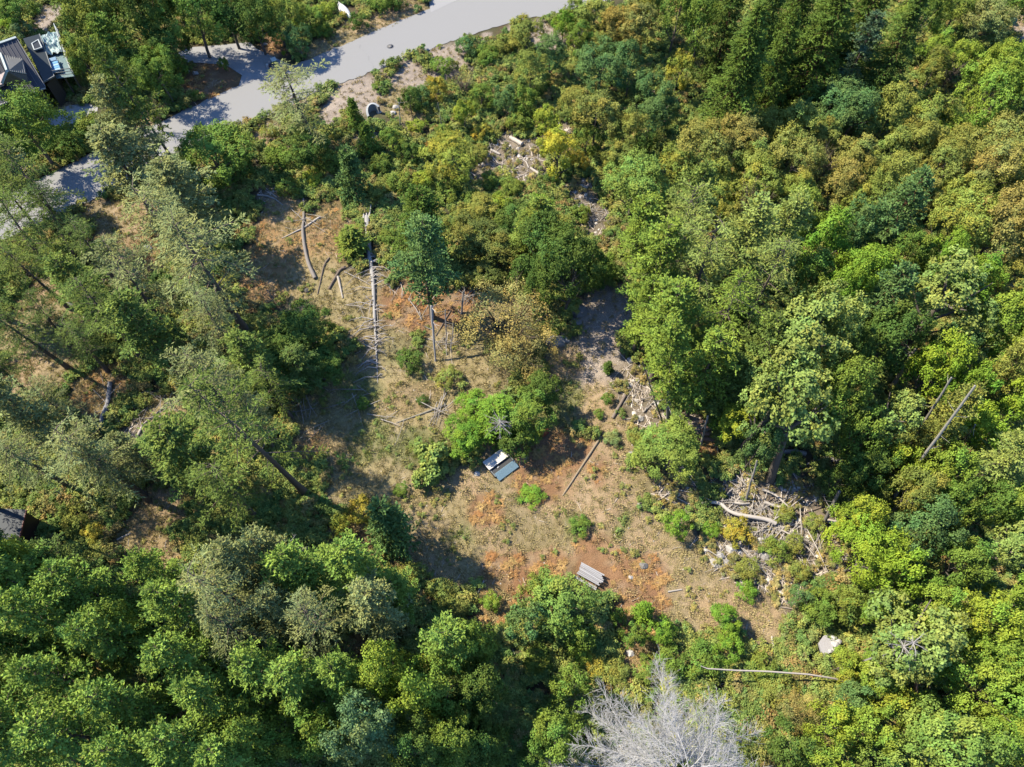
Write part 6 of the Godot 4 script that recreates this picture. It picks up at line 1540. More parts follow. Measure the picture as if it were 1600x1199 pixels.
# ---------------------------------------------------------------- dead wood
func make_wood() -> void:
	var white := Color(.60, .55, .49)
	var grey := Color(.40, .37, .34)
	var brown := Color(.24, .19, .15)
	# the broken trunk that lies across the slope
	rng.seed = 31
	var pts: Array = [Vector3(-15.05, 0.00, -51.77), Vector3(-14.29, 0.00, -46.89), Vector3(-13.55, 0.00, -43.26), Vector3(-12.92, 0.00, -38.69), Vector3(-12.50, 0.00, -35.46), Vector3(-12.04, 0.00, -31.85)]
	var o := thing("fallen_tree", "long dead fallen trunk with splintered butt and rib-like bare branches", "fallen tree")
	put("trunk", log_mesh(pts, .31, .03, Color(.46, .45, .43)), mats.wood, o)
	for k in pts.size() - 1:
		CLEAR.append([Vector2(pts[k].x, pts[k].z), Vector2(pts[k + 1].x, pts[k + 1].z), .9 if k else .5])
	for q in [[568,326,.13],[574,324,.10],[580,327,.12]]:
		var g := Geo.new()
		var s: Vector3 = ground(pts[0].x, pts[0].z, .4)
		var tt: Vector3 = s + Vector3((q[0] - 574.0) * .06, .25, -1.0 - absf(q[0] - 574.0) * .05)
		g.tube([s + Vector3((q[0] - 574.0) * .045, 0, .4), tt], [q[2], q[2] * .3], 5, Color(.62, .59, .55))
		put("splinter", g.mesh(), mats.wood, o)
	for k in 74:
		var t := R(.22, .97)
		var u := t * (pts.size() - 1)
		var i := mini(int(u), pts.size() - 2)
		var p: Vector3 = pts[i].lerp(pts[i + 1], u - i)
		p = ground(p.x, p.z, lerpf(.45, .06, t))
		var sd := -1.0 if k % 2 else 1.0
		var l := (.5 + 3.4 * pow(rng.randf(), 1.6) if sd < 0 else .3 + 2.3 * pow(rng.randf(), 1.8)) * (1.2 - t * .6)
		var d := Vector3(sd, 0, R(-.3, 1.1) if sd < 0 else R(-.6, .5)).normalized()
		var g := Geo.new()
		var e := ground(p.x + d.x * l, p.z + d.z * l, R(.04, .3))
		g.tube([p, p.lerp(e, .5) + Vector3(0, R(.1, .4), -.1 * l), e], [.06, .042, .014], 4, tint(Color(.62, .57, .52), R(.75, 1.2)))
		for m in 3:
			var s := p.lerp(e, R(.35, .85)) + Vector3(0, .12, 0)
			g.tube([s, s + (d + Vector3(0, R(-.1, .2), R(-1.2, 1.2))).normalized() * R(.25, .7)], [.018, .006], 3, Color(.5, .46, .42))
		put("branch", g.mesh(), mats.wood, o)
	make_log("curved grey log lying on the rust-brown slope, forked at its upper end", [Vector3(-22.08, 0.00, -54.48), Vector3(-21.65, 0.00, -52.04), Vector3(-21.37, 0.00, -49.67), Vector3(-20.74, 0.00, -47.14), Vector3(-20.08, 0.00, -45.25), Vector3(-19.21, 0.00, -43.49)], .13, .2, Color(.31, .28, .25))
	make_log("thin bent brown pole leaning on the dry slope between two larger logs", [Vector3(-18.17, 0.00, -46.15), Vector3(-18.59, 0.00, -45.01), Vector3(-18.67, 0.00, -43.26), Vector3(-18.76, 0.00, -41.62)], .1, .05, brown)
	make_log("short dark log with a broken end above a pale stub", [Vector3(-16.37, 0.00, -44.93), Vector3(-17.01, 0.00, -44.45), Vector3(-17.73, 0.00, -42.24)], .16, .12, brown)
	make_log("pale split stub pointing down the slope beside a short dark log", [Vector3(-17.05, 0.00, -43.81), Vector3(-16.64, 0.00, -42.47), Vector3(-16.23, 0.00, -41.09)], .14, .07, Color(.55, .5, .43))
	make_log("whitish fallen limb with a fork on the upper edge of the dry slope", [Vector3(-23.39, 0.00, -48.82), Vector3(-21.62, 0.00, -50.02), Vector3(-19.89, 0.00, -51.77)], .05, .12, white)
	make_log("pale sun-bleached branch curving on the grass near the road bend", [Vector3(-27.02, 0.00, -54.94), Vector3(-26.06, 0.00, -54.85), Vector3(-25.10, 0.00, -54.39), Vector3(-24.09, 0.00, -53.56)], .13, .06, white)
	make_log("thin dark stick lying diagonal above the fir shade", [Vector3(-23.82, 0.00, -42.32), Vector3(-21.14, 0.00, -38.69)], .05, .04, brown)
	make_log("straight brown stick under the blue-green fir on rust ground", [Vector3(-5.84, 0.00, -39.58), Vector3(-7.09, 0.00, -36.81)], .06, .05, brown)
	make_log("thin straight fallen pole pointing at a tangle of white branches", [Vector3(-10.04, 0.00, -27.81), Vector3(-8.10, 0.00, -28.56), Vector3(-5.80, 0.00, -29.58)], .05, .11, Color(.36, .34, .27))
	make_log("long thin pole lying diagonal across the rust-brown dirt", [Vector3(7.63, 0.00, -26.46), Vector3(5.90, 0.00, -23.79), Vector3(4.15, 0.00, -21.12)], .11, .07, Color(.40, .32, .22))
	make_log("short brown log beside the stony patch under the conifers", [Vector3(10.04, 0.00, -30.54), Vector3(9.39, 0.00, -29.39), Vector3(8.74, 0.00, -28.25)], .12, .15, Color(.29, .24, .20))
	make_log("long white curved branch on the stones beside twin trunks", [Vector3(11.47, 0.00, -28.82), Vector3(11.96, 0.00, -29.32), Vector3(12.53, 0.00, -29.90)], .10, .08, white)
	make_log("thin white stick pointing into the stony patch below a shaded nook", [Vector3(9.71, 0.00, -35.25), Vector3(10.70, 0.00, -33.74)], .05, .05, white)
	make_log("white log end on the bank, uppermost of the pale logs", [Vector3(-0.21, 0.00, -63.54), Vector3(0.43, 0.00, -62.92), Vector3(1.14, 0.00, -62.21)], .22, .26, Color(.68, .62, .54))
	make_log("small pale log left of the white logs on the bank", [Vector3(-2.34, 0.00, -61.70), Vector3(-1.84, 0.00, -61.30), Vector3(-1.34, 0.00, -61.00)], .15, .13, white)
	make_log("white log in line with a darker one, middle of the bank", [Vector3(2.01, 0.00, -58.63), Vector3(2.42, 0.00, -58.25), Vector3(2.90, 0.00, -57.77)], .15, .16, Color(.68, .62, .54))
	make_log("stout white log beside the yellow tree, its lower half dark", [Vector3(3.38, 0.00, -57.67), Vector3(4.11, 0.00, -56.72), Vector3(4.96, 0.00, -55.59)], .2, .17, Color(.62, .57, .50))
	make_log("twisted white branch between the two pale logs on the bank", [Vector3(0.42, 0.00, -60.01), Vector3(1.05, 0.00, -60.10), Vector3(1.54, 0.00, -59.61), Vector3(1.81, 0.00, -58.73)], .06, .07, white)
	make_log("dark fallen log in the deep shade among the firs on the left", [Vector3(-35.99, 0.00, -31.85), Vector3(-35.63, 0.00, -29.77), Vector3(-35.58, 0.00, -28.63), Vector3(-35.59, 0.00, -27.13)], .2, .24, Color(.33, .33, .34))
	make_log("bleached log below the dark fallen log, pointing at bare twigs", [Vector3(-31.99, 0.00, -27.69), Vector3(-32.30, 0.00, -26.16), Vector3(-32.83, 0.00, -25.08)], .12, .09, white)
	make_log("thin pale fallen stem leaning over the bare twigs on the left slope", [Vector3(-30.36, 0.00, -29.90), Vector3(-31.28, 0.00, -28.63), Vector3(-32.02, 0.00, -27.63)], .06, .09, Color(.45, .4, .35))
	make_log("short white stick in the shade above the bottom-left forest", [Vector3(-31.41, 0.00, -17.46), Vector3(-30.48, 0.00, -17.99)], .08, .06, white)
	make_log("white broken branch standing out of the shrubs above the bottom forest", [Vector3(-2.17, 0.00, -14.18), Vector3(-2.55, 0.00, -13.35), Vector3(-3.11, 0.00, -12.53)], .08, .05, white)
	make_log("pale stick on the dirt right of the grey plank platform", [Vector3(11.95, 0.00, -13.35), Vector3(13.05, 0.00, -13.54)], .07, .05, white)
	make_log("thin white stick standing among shrubs left of the pale slab", [Vector3(19.34, 0.00, -10.11), Vector3(19.23, 0.00, -8.50)], .08, .07, Color(.66, .60, .52))
	make_log("short pale log at the right edge below golden lime leaves", [Vector3(35.25, 0.00, -12.30), Vector3(36.63, 0.00, -13.06)], .2, .16, grey)
	# the pile of bleached logs
	var S := "bleached logs of the slash pile"
	make_log("thick white curved log, largest of the bleached log pile", [Vector3(15.37, 0.25, -20.37), Vector3(16.69, 0.40, -20.36), Vector3(17.49, 0.45, -19.64), Vector3(18.45, 0.50, -19.25), Vector3(20.19, 0.50, -18.98), Vector3(21.05, 0.35, -18.66)], .13, .2, Color(.66, .61, .55), S)
	make_log("white log with two dark sides at the right end of the log pile", [Vector3(24.18, 0.30, -19.10), Vector3(25.33, 0.35, -18.82), Vector3(26.58, 0.30, -18.63)], .19, .16, Color(.62, .57, .50), S)
	make_log("shorter brown log lying just under the log at the right end", [Vector3(25.15, 0.00, -18.57), Vector3(26.55, 0.00, -18.41)], .13, .15, Color(.30, .25, .20), S)
	make_log("forked white branch at the top of the bleached log pile", [Vector3(20.53, 0.40, -21.58), Vector3(21.44, 0.50, -21.04), Vector3(22.12, 0.50, -20.22), Vector3(22.69, 0.40, -19.82)], .12, .06, white, S)
	make_log("pale thick branch right of the pole, above the large curved log", [Vector3(20.52, 0.45, -20.45), Vector3(21.41, 0.50, -20.06), Vector3(22.53, 0.50, -19.68)], .15, .11, white, S)
	make_log("thin grey branch sticking up left from the log pile", [Vector3(17.02, 0.20, -20.55), Vector3(17.67, 0.70, -21.24), Vector3(17.99, 1.00, -21.45)], .07, .05, grey, S)
	make_log("pale branch running flat behind the large curved log", [Vector3(18.02, 0.45, -20.40), Vector3(18.61, 0.50, -20.27), Vector3(19.26, 0.45, -20.35)], .12, .08, white, S)
	make_log("long thin white branch below the curved log, running down right", [Vector3(21.44, 0.40, -18.12), Vector3(22.46, 0.45, -17.48), Vector3(23.16, 0.45, -16.70), Vector3(23.71, 0.30, -15.99)], .08, .05, white, S)
	make_log("white stick lower left of the pile, pointing down right", [Vector3(18.18, 0.00, -16.74), Vector3(18.97, 0.00, -16.08), Vector3(19.77, 0.00, -15.17)], .08, .05, Color(.64, .56, .46), S)
	make_log("thin dark branch lying crosswise in the middle of the pile", [Vector3(19.75, 0.00, -20.02), Vector3(20.62, 0.00, -20.51), Vector3(21.61, 0.00, -21.07)], .10, .07, brown, S)
	make_log("grey log half hidden below the pile's right arm", [Vector3(21.63, 0.00, -18.94), Vector3(22.84, 0.00, -18.57), Vector3(23.74, 0.00, -18.20)], .13, .1, grey, S)
	make_log("dark thin log along the right of the pile near olive shrubs", [Vector3(22.75, 0.00, -19.42), Vector3(23.96, 0.00, -19.75), Vector3(25.18, 0.00, -20.13)], .1, .07, brown, S)
	make_log("long log in the deep shade right of the big trunk", [Vector3(22.87, 0.00, -24.96), Vector3(23.84, 0.00, -24.90), Vector3(24.66, 0.00, -24.67)], .2, .22, grey)
	make_log("second shaded log, further right under the dark trees", [Vector3(26.04, 0.00, -24.32), Vector3(26.92, 0.00, -24.14), Vector3(28.02, 0.00, -23.79)], .2, .24, grey)
	make_log("thin stem crossing the shade towards the second shaded log", [Vector3(23.72, 0.00, -23.50), Vector3(24.81, 0.00, -23.85), Vector3(26.04, 0.00, -24.32)], .06, .08, grey)
	rng.seed = 91
	var places := [[1185,808,62,60],[1120,770,42,20],[1232,852,62,44],[1150,870,38,14],[930,332,22,14],[1010,620,26,12],[800,240,40,12],[240,650,30,10],[690,640,14,8],[930,335,10,6],[735,463,22,14],[690,540,24,10],[480,345,30,8],[470,640,18,8],[860,620,10,3],[610,465,62,26],[560,640,70,14],[210,620,60,14]]
	var kinds := ["in the slash pile", "in the shade left of the slash pile", "below the slash pile", "under golden shrubs by the rocks", "in the white tangle under the soft green tree", "on the stony patch", "on the bank of white logs", "among bare twigs on the left slope", "in the white tangle by the thin pole", "in the white tangle's heart", "in the shaded twig heap under the olive trees", "below the blue-green fir", "by the curved grey log", "on the shaded slope under the firs", "under the dusty tree", "on the grass beside the broken fallen trunk", "on the half-shaded grass below the fallen trunk", "among the firs at the left"]
	for q in places.size():
		var pl: Array = places[q]
		for k in pl[3]:
			var c := at_px(pl[0] + R(-1, 1) * pl[2], pl[1] + R(-.55, .55) * pl[2])
			var a := R(0, PI)
			var l := R(.5, 1.9) if q not in [0, 2] else R(.5, 3.0)
			var w := R(.018, .045) * (1.0 if l < 2.0 else 1.4)
			var g := Geo.new()
			var d := Vector3(cos(a), 0, sin(a)) * l
			var p0 := ground(c.x - d.x, c.z - d.z, R(.05, .45))
			var p1 := ground(c.x + d.x, c.z + d.z, R(.05, .45))
			g.tube([p0, p0.lerp(p1, .5) + Vector3(R(-.12, .12), R(-.05, .15), R(-.12, .12)), p1], [w, w * .85, w * .4], 5, tint(white.lerp(grey, R(0, .8)), R(.85, 1.2)))
			for m in 3:
				var s := p0.lerp(p1, R(.4, .9))
				g.tube([s, s + (d.normalized() + rv() * .8).normalized() * R(.3, .7)], [w * .5, w * .2], 3, white)
			var b := put("fallen_branch", g.mesh(), mats.wood)
			tag(b, "thin bleached fallen branch " + kinds[q], "branch", "branches " + kinds[q])
	# standing and leaning dead stems
	stem("thin bare pole standing at the back of the log pile", Vector3(19.11, 0.00, -20.57), Vector3(18.76, 5.00, -22.05), .10, .07, Color(.42, .40, .36))
	stem("long leaning dead trunk, longest of the pale ones on the right", Vector3(31.00, 0.00, -20.68), Vector3(30.10, 15.00, -22.93), .15, .07, Color(.50, .48, .42))
	stem("leaning dead trunk behind the longest one, greener at its foot", Vector3(32.42, 0.00, -23.79), Vector3(30.91, 12.00, -25.32), .14, .07, Color(.44, .42, .36))
	stem("grey leaning pole above the yellow shrub right of the arbutus", Vector3(33.83, 0.00, -31.26), Vector3(33.08, 6.00, -31.59), .18, .15, Color(.45, .42, .36))
	stem("dark leaning pole at the right end of the log pile", Vector3(24.94, 0.00, -18.57), Vector3(24.51, 5.00, -19.56), .15, .12, Color(.30, .28, .26))
	stem("pale leaning pole at the edge of the lime trees", Vector3(26.62, 0.00, -18.94), Vector3(26.27, 3.50, -19.52), .10, .09, Color(.46, .43, .36))
	stem("short pale stem among lime leaves under the bluish tree", Vector3(28.53, 0.00, -17.73), Vector3(27.92, 3.50, -18.49), .08, .07, Color(.5, .48, .44))
	stem("pale stem leaning out of dark leaves left of the leaning trunks", Vector3(29.38, 0.00, -23.21), Vector3(28.02, 5.00, -22.80), .1, .08, Color(.46, .45, .43))
	stem("slim white stem among light green leaves at the far right", Vector3(38.20, 0.00, -25.44), Vector3(34.28, 8.00, -23.61), .09, .06, Color(.52, .5, .46))
	stem("bleached stem crossing lime leaves below the leaning trunks", Vector3(31.96, 0.00, -19.42), Vector3(31.02, 4.00, -19.84), .08, .06, Color(.52, .49, .43))
	stem("thin silver stem among arbutus leaves right of the shaded logs", Vector3(29.25, 0.00, -27.13), Vector3(27.57, 6.00, -26.29), .09, .06, Color(.5, .49, .46))
	stem("silvery leaning snag at the right edge, its top off frame", Vector3(40.17, 0.00, -21.96), Vector3(39.14, 6.00, -22.03), .15, .1, Color(.56, .56, .55))
	stem("straight pale trunk between the twin stems on the stony patch", Vector3(13.55, 0.00, -27.88), Vector3(12.25, 7.00, -27.80), .15, .12, Color(.46, .44, .41))
	stem("thin dark slender stem leaning over the stony patch", Vector3(13.15, 0.00, -27.81), Vector3(9.94, 9.00, -28.44), .09, .03, Color(.22, .20, .18))
	stem("thin pale trunk standing over reddish steps of earth", Vector3(16.14, 0.00, -25.68), Vector3(15.68, 4.50, -26.17), .1, .08, Color(.42, .40, .36))
	stem("thin dead pole with its shadow on the road bank", Vector3(-12.64, 0.00, -65.00), Vector3(-12.28, 3.60, -64.89), .07, .05, Color(.42, .42, .38))
	stem("thin dead stem beside the golden tree on the bank", Vector3(-7.78, 0.00, -64.58), Vector3(-7.99, 4.00, -64.39), .06, .03, Color(.36, .34, .3))
	stem("whitish bare trunk foot under the blue-green fir", Vector3(-6.99, 0.00, -34.01), Vector3(-6.93, 5.50, -36.30), .08, .13, Color(.56, .53, .5))
	stem("left dead sapling of the pair on the dry slope", Vector3(-6.07, 0.00, -35.46), Vector3(-5.88, 4.00, -36.98), .06, .05, Color(.5, .46, .42))
	stem("right dead sapling of the pair on the dry slope", Vector3(-5.64, 0.00, -34.97), Vector3(-5.24, 3.00, -36.24), .05, .04, Color(.5, .46, .42))
	stem("dead upright stump pole in the shaded heap under olive trees", Vector3(-4.79, 0.00, -39.28), Vector3(-4.49, 2.50, -40.17), .1, .08, Color(.35, .34, .33))
	stem("reddish peeling arbutus trunk below the tufted grey crown", Vector3(28.63, 0.00, -4.76), Vector3(25.19, 8.00, -7.26), .16, .1, Color(.55, .30, .18))
	stem("slender grey trunk between dark hemlock boughs at the top", Vector3(22.23, 0.00, -78.35), Vector3(20.74, 5.00, -75.37), .14, .12, Color(.5, .48, .44))
	stem("tall dark trunk through the pale conifers on the right", Vector3(22.81, 0.00, -39.28), Vector3(20.70, 9.00, -38.05), .13, .08, Color(.24, .21, .18))
	stem("grey trunk foot showing under the pale conifers", Vector3(17.42, 0.00, -37.96), Vector3(16.30, 5.00, -37.22), .14, .12, Color(.44, .42, .39))
	stem("slim trunk foot showing left under the yellowish conifers", Vector3(14.95, 0.00, -38.99), Vector3(14.16, 4.00, -38.31), .12, .1, Color(.40, .37, .33))
	# dead whorls
	dead_sapling("dead grey sapling with star-like whorl above the open white box", 781, 655, 4.9, 1.5)
	dead_sapling("dead fir top of silvery twigs above golden shrubs on the left", 440, 862, 9.0, 1.7)
	dead_sapling("dead grey twig-star among shrubs at the slab's right", 1440, 1000, 11.5, 1.1)
	dead_sapling("leafless grey top among the pale conifers near the tan tree", 1056, 352, 12.0, 1.1)
	dead_tree()

func at_px(px: float, py: float) -> Vector3:    # where the sight line of that direction meets level ground
	var a := (px - 800.0) / 1109.0
	var b := -(py - 599.5) / 1109.0
	var d := Vector3(a, -0.8660254 + b * 0.5, -0.5 - b * 0.8660254)
	return Vector3(0, 55, 0) + d * (-55.0 / d.y)

func stem(label: String, base: Vector3, top: Vector3, r0: float, r1: float, col: Color) -> void:
	rng.seed = hash(label)
	var p0 := ground(base.x, base.z, -.25)
	var g := Geo.new()
	var P := []
	var Q := []
	for k in 9:
		var t := k / 8.0
		P.append(p0.lerp(top, t) + Vector3(R(-.03, .03), 0, R(-.03, .03)) * (1 if k % 8 else 0))
		Q.append(lerpf(r0, r1, t) * (1.25 if k == 0 else R(.93, 1.07)))
	g.tube(P, Q, 8, col)
	var o := thing("dead_snag", label, "dead tree")
	put("trunk", g.mesh(), mats.wood, o)
	for k in 5:
		g = Geo.new()
		var s := p0.lerp(top, R(.45, .98))
		var a := R(0, TAU)
		var d := Vector3(cos(a), R(-.2, .4), sin(a))
		g.tube([s, s + d * R(.3, .8), s + d * R(.8, 1.1) + Vector3(0, R(-.1, .2), 0)], [r1 * .3, r1 * .2, r1 * .08], 4, tint(col, 1.1))
		put("branch", g.mesh(), mats.wood, o)

func dead_sapling(label: String, px: float, py: float, h: float, rad: float) -> void:
	rng.seed = hash(label)
	# the top stands where the sight line passes at its height
	var c := at_px(px, py)
	var top := c.lerp(Vector3(0, 55, 0), h / 55.0)
	var o := thing("dead_sapling", label, "dead tree", ground(top.x, top.z))
	var col := Color(.46, .445, .43)
	var g := Geo.new()
	g.tube([Vector3(0, -.2, 0), Vector3(0, h * .5, 0), Vector3(.05, h, 0)], [.05 + h * .006, .04 + h * .003, .012], 6, col)
	put("trunk", g.mesh(), mats.wood, o)
	for w in 3:
		for k in 9:
			var a := TAU * k / 9 + w * .35 + R(-.25, .25)
			var d := Vector3(cos(a), 0, sin(a))
			var l := rad * R(.35, 1.15) * (1.0 if w == 1 else .8)
			var s := Vector3(0, h * (.72 + .1 * w), 0)
			g = Geo.new()
			var P := [s, s + d * l * .5 + Vector3(0, l * R(.1, .2), 0), s + d * l + Vector3(0, l * R(-.15, .2), 0)]
			g.tube(P, [.034, .024, .008], 4, tint(col, R(.8, 1.25)))
			for m in 5:
				var q: Vector3 = P[1].lerp(P[2], R(-.6, .95))
				g.tube([q, q + (d + rv() * .9).normalized() * l * R(.15, .35)], [.012, .005], 3, tint(col, R(.9, 1.25)))
			put("branch", g.mesh(), mats.wood, o)

func dead_tree() -> void:
	rng.seed = 404
	var h := 15.0
	var c := at_px(1082, 1206)
	var top := c.lerp(Vector3(0, 55, 0), h / 55.0)
	var o := thing("dead_tree", "large dead silver-grey tree with fanning fine bare branches at the bottom edge", "dead tree", ground(top.x, top.z))
	var col := Color(.66, .66, .65)
	var g := Geo.new()
	g.tube([Vector3(0, -.3, 0), Vector3(.1, 5, .1), Vector3(-.05, 10, 0), Vector3(0, h, 0)], [.42, .3, .18, .05], 9, Color(.42, .39, .37))
	put("trunk", g.mesh(), mats.wood, o)
	for k in 62:
		var t := pow((k + .5) / 62.0, .8)
		var y := lerpf(4.5, h - .2, t)
		var a := k * 2.39996 + R(-.3, .3)
		var d := Vector3(cos(a), 0, sin(a))
		var sd := Vector3(-d.z, 0, d.x)
		var l := lerpf(6.4, 3.0, t) * R(.7, 1.15)
		var up := lerpf(.15, .8, t) * R(.6, 1.2)
		var cv := R(-.22, .22)
		g = Geo.new()
		var P := []
		var Q := []
		for q in 9:
			var u := q / 8.0
			P.append(Vector3(0, y, 0) + d * l * u + sd * l * cv * u * u * 1.6 + Vector3(0, l * (up * u - (up * .75 + .12) * u * u), 0) + rv() * .06 * u)
			Q.append(lerpf(.034, .008, pow(u, .8)) * (.7 + l * .06))
		g.tube(P, Q, 5, tint(col, R(.9, 1.15)))
		for q in int(l * 15):
			var u := R(.18, 1.0)
			var i := mini(int(u * 8), 7)
			var s: Vector3 = P[i].lerp(P[i + 1], u * 8 - i)
			var e := (d * R(.3, 1.0) + sd * R(-1, 1) + Vector3(0, R(-.35, .35), 0)).normalized() * R(.5, 1.5) * (1.15 - .5 * u)
			var m := s + e * .5 + rv() * .1
			var tc := tint(col, R(.85, 1.15))
			g.tube([s, m, s + e + Vector3(0, -.1, 0)], [.013, .010, .005], 3, tc)
			for z in 4:
				var b := s.lerp(s + e, R(.3, 1.0))
				g.tube([b, b + (e.normalized() + rv() * .9).normalized() * R(.18, .55)], [.009, .004], 3, tc)
		put("limb", g.mesh(), mats.wood, o)

# ---------------------------------------------------------------- single things
func make_small() -> void:
	var g: Geo
	rng.seed = 61
	for q in [[783, 725, 1.9], [920, 900, 1.9], [1293, 1008, 1.15], [538, 16, 1.6], [586, 178, 1.7], [1580, 39, 1.2], [849, 678, .8], [867, 535, 1.4]]:
		var w := at_px(q[0], q[1])
		CLEAR.append([Vector2(w.x, w.z), Vector2(w.x + .01, w.z), q[2]])
	# long bent pole resting on the shrubs
	g = Geo.new()
	var pp: Array = [Vector3(13.06, 2.70, -7.62), Vector3(13.53, 2.50, -7.48), Vector3(15.57, 2.30, -7.39), Vector3(17.85, 2.10, -7.35), Vector3(20.66, 1.90, -7.19), Vector3(22.72, 1.40, -6.97), Vector3(24.62, 0.20, -6.57)]
	g.tube(pp, [.03, .045, .055, .06, .065, .07, .08], 7, Color(.62, .57, .52))
	tag(put("bent_pole", g.mesh(), mats.wood), "long thin whitish pole bent in an arc across the shrubs", "pole")
	# open box with a white lid
	var bx := thing("storage_box", "long open box with white lid panel and blue-grey sloping side on the dirt", "storage box", ground(-0.91, -23.73))
	var ax := (Vector3(-0.16, 0.00, -24.67) - Vector3(-1.92, 0.00, -23.27)).normalized()
	bx.basis = Basis(ax, Vector3.UP, ax.cross(Vector3.UP)).orthonormalized()
	var L := 2.15
	g = Geo.new()
	g.box(Vector3(0, .2, 0), Basis.IDENTITY, Vector3(L, .4, 1.1), Color(.06, .065, .07), .03)
	put("body", g.mesh(), mats.painted, bx)
	g = Geo.new()
	g.box(Vector3(-.12, .52, -.62), Basis(Vector3.RIGHT, -.12), Vector3(L * .93, .07, .98), Color(.82, .80, .74), .02)
	put("lid", g.mesh(), mats.painted, bx)
	g = Geo.new()
	g.box(Vector3(.06, .30, .68), Basis(Vector3.RIGHT, .42), Vector3(L * .97, .07, .72), Color(.22, .35, .43), .02)
	put("side_panel", g.mesh(), mats.painted, bx)
	g = Geo.new()
	g.box(Vector3(-.35, .44, .05), Basis(Vector3.UP, .2), Vector3(.2, .06, .12), Color(.8, .8, .76), .02)
	put("latch", g.mesh(), mats.painted, bx)
	g = Geo.new()
	for q in [-1, 1]:
		g.box(Vector3(q * (L * .5 - .04), .42, .1), Basis.IDENTITY, Vector3(.05, .07, 1.0), Color(.25, .27, .28))
	put("rim", g.mesh(), mats.painted, bx)
	# plank platform
	var pl := thing("plank_platform", "low platform of weathered silver-grey planks on the brown dirt", "wooden platform", ground(5.94, -14.52))
	ax = (Vector3(6.95, 0.00, -14.03) - Vector3(5.12, 0.00, -15.07)).normalized()
	pl.basis = Basis(ax, Vector3.UP, ax.cross(Vector3.UP)).orthonormalized().scaled_local(Vector3(.82, .85, .8))
	for k in 8:
		g = Geo.new()
		var l := 2.35 + R(-.18, .18)
		g.box(Vector3(R(-.12, .12) + .02 * k, .72 + R(-.015, .015) - k * .004, -.62 + k * .152), Basis(Vector3.UP, R(-.012, .012)), Vector3(l, .05, .138 + R(-.012, .006)), tint(Color(.54, .54, .555), R(.68, 1.1)), .01)
		put("plank", g.mesh(), mats.wood, pl)
	for k in 2:
		g = Geo.new()
		g.box(Vector3(.05 + R(-.1, .1), .40, .72 + k * .15), Basis(Vector3.UP, R(-.02, .02)), Vector3(2.3, .05, .14), tint(Color(.52, .52, .51), R(.75, 1.1)), .01)
		put("plank", g.mesh(), mats.wood, pl)
	for q in [-.9, .9]:
		for z in [-.55, .4]:
			g = Geo.new()
			g.box(Vector3(q, .34, z), Basis.IDENTITY, Vector3(.09, .68, .09), Color(.3, .28, .26))
			put("leg", g.mesh(), mats.wood, pl)
		g = Geo.new()
		g.box(Vector3(q + .002, .335, .2), Basis.IDENTITY, Vector3(.06, .09, 1.35), Color(.28, .26, .24))
		put("crossbeam", g.mesh(), mats.wood, pl)
	# broken slab
	g = Geo.new()
	var sp: Array = [Vector3(22.51, 0.35, -9.55), Vector3(23.01, 0.30, -10.06), Vector3(23.71, 0.30, -10.24), Vector3(23.76, 0.32, -9.65), Vector3(23.34, 0.40, -8.97), Vector3(22.62, 0.45, -8.52), Vector3(22.54, 0.42, -8.96)]
	g.slab(sp, .18, Color(.52, .51, .53))
	var sl := thing("concrete_slab", "broken pale grey concrete slab tilted among the lower right shrubs", "concrete slab")
	put("slab", g.mesh(), mats.rock, sl)
	for q in [[1302,1008,.28],[1307,1004,.2],[1294,1019,.16],[1300,1017,.14],[1299,999,.22]]:
		var ch := put("broken_chunk", rock_mesh(int(q[0]), q[2]), mats.rock, sl)
		var w := at_px(q[0], q[1])
		ch.position = Vector3(w.x, .42, w.z)
	# drum
	var dr := thing("drum", "rusty red drum lying in the shade beside the bush", "drum", ground(2.70, -26.77, .3))
	dr.rotation = Vector3(.2, .7, 1.2)
	g = Geo.new()
	g.tube([Vector3(0, -.42, 0), Vector3(0, -.15, 0), Vector3(0, -.13, 0), Vector3(0, -.11, 0), Vector3(0, .11, 0), Vector3(0, .13, 0), Vector3(0, .15, 0), Vector3(0, .42, 0)], [.29, .29, .31, .29, .29, .31, .29, .29], 16, Color(.33, .07, .05))
	put("body", g.mesh(), mats.painted, dr)
	g = Geo.new()
	g.tube([Vector3(0, .42, 0), Vector3(0, .45, 0)], [.30, .30], 16, Color(.25, .05, .04))
	put("lid", g.mesh(), mats.painted, dr)
	g = Geo.new()
	g.tube([Vector3(.12, .45, 0), Vector3(.12, .48, 0)], [.04, .04], 8, Color(.7, .6, .5))
	put("cap", g.mesh(), mats.painted, dr)
	# bins by the parking pad
	var b1 := thing("bin", "round dark blue recycling bin at the corner of the parking pad", "bin", Vector3(-28.61, 0.00, -75.31) + Vector3(0, .034, 0))
	g = Geo.new()
	g.tube([Vector3(0, 0, 0), Vector3(0, .65, 0), Vector3(0, .67, 0), Vector3(0, .70, 0)], [.26, .31, .34, .33], 14, Color(.03, .10, .28))
	put("body", g.mesh(), mats.painted, b1)
	g = Geo.new()
	g.tube([Vector3(0, .701, 0), Vector3(0, .74, 0), Vector3(0, .76, 0)], [.29, .27, .1], 14, Color(.02, .05, .13))
	put("lid", g.mesh(), mats.painted, b1)
	var b2 := thing("wheeled_bin", "wheeled bin with pale mint lid beside the round blue bin", "bin", Vector3(-28.55, 0.00, -75.91) + Vector3(.05, .034, 0), .5)
	g = Geo.new()
	g.box(Vector3(0, .5, 0), Basis.IDENTITY, Vector3(.55, .86, .6), Color(.05, .22, .18), .04)
	put("body", g.mesh(), mats.painted, b2)
	g = Geo.new()
	g.box(Vector3(0, .97, .02), Basis(Vector3.RIGHT, .06), Vector3(.62, .07, .68), Color(.74, .82, .78), .03)
	put("lid", g.mesh(), mats.painted, b2)
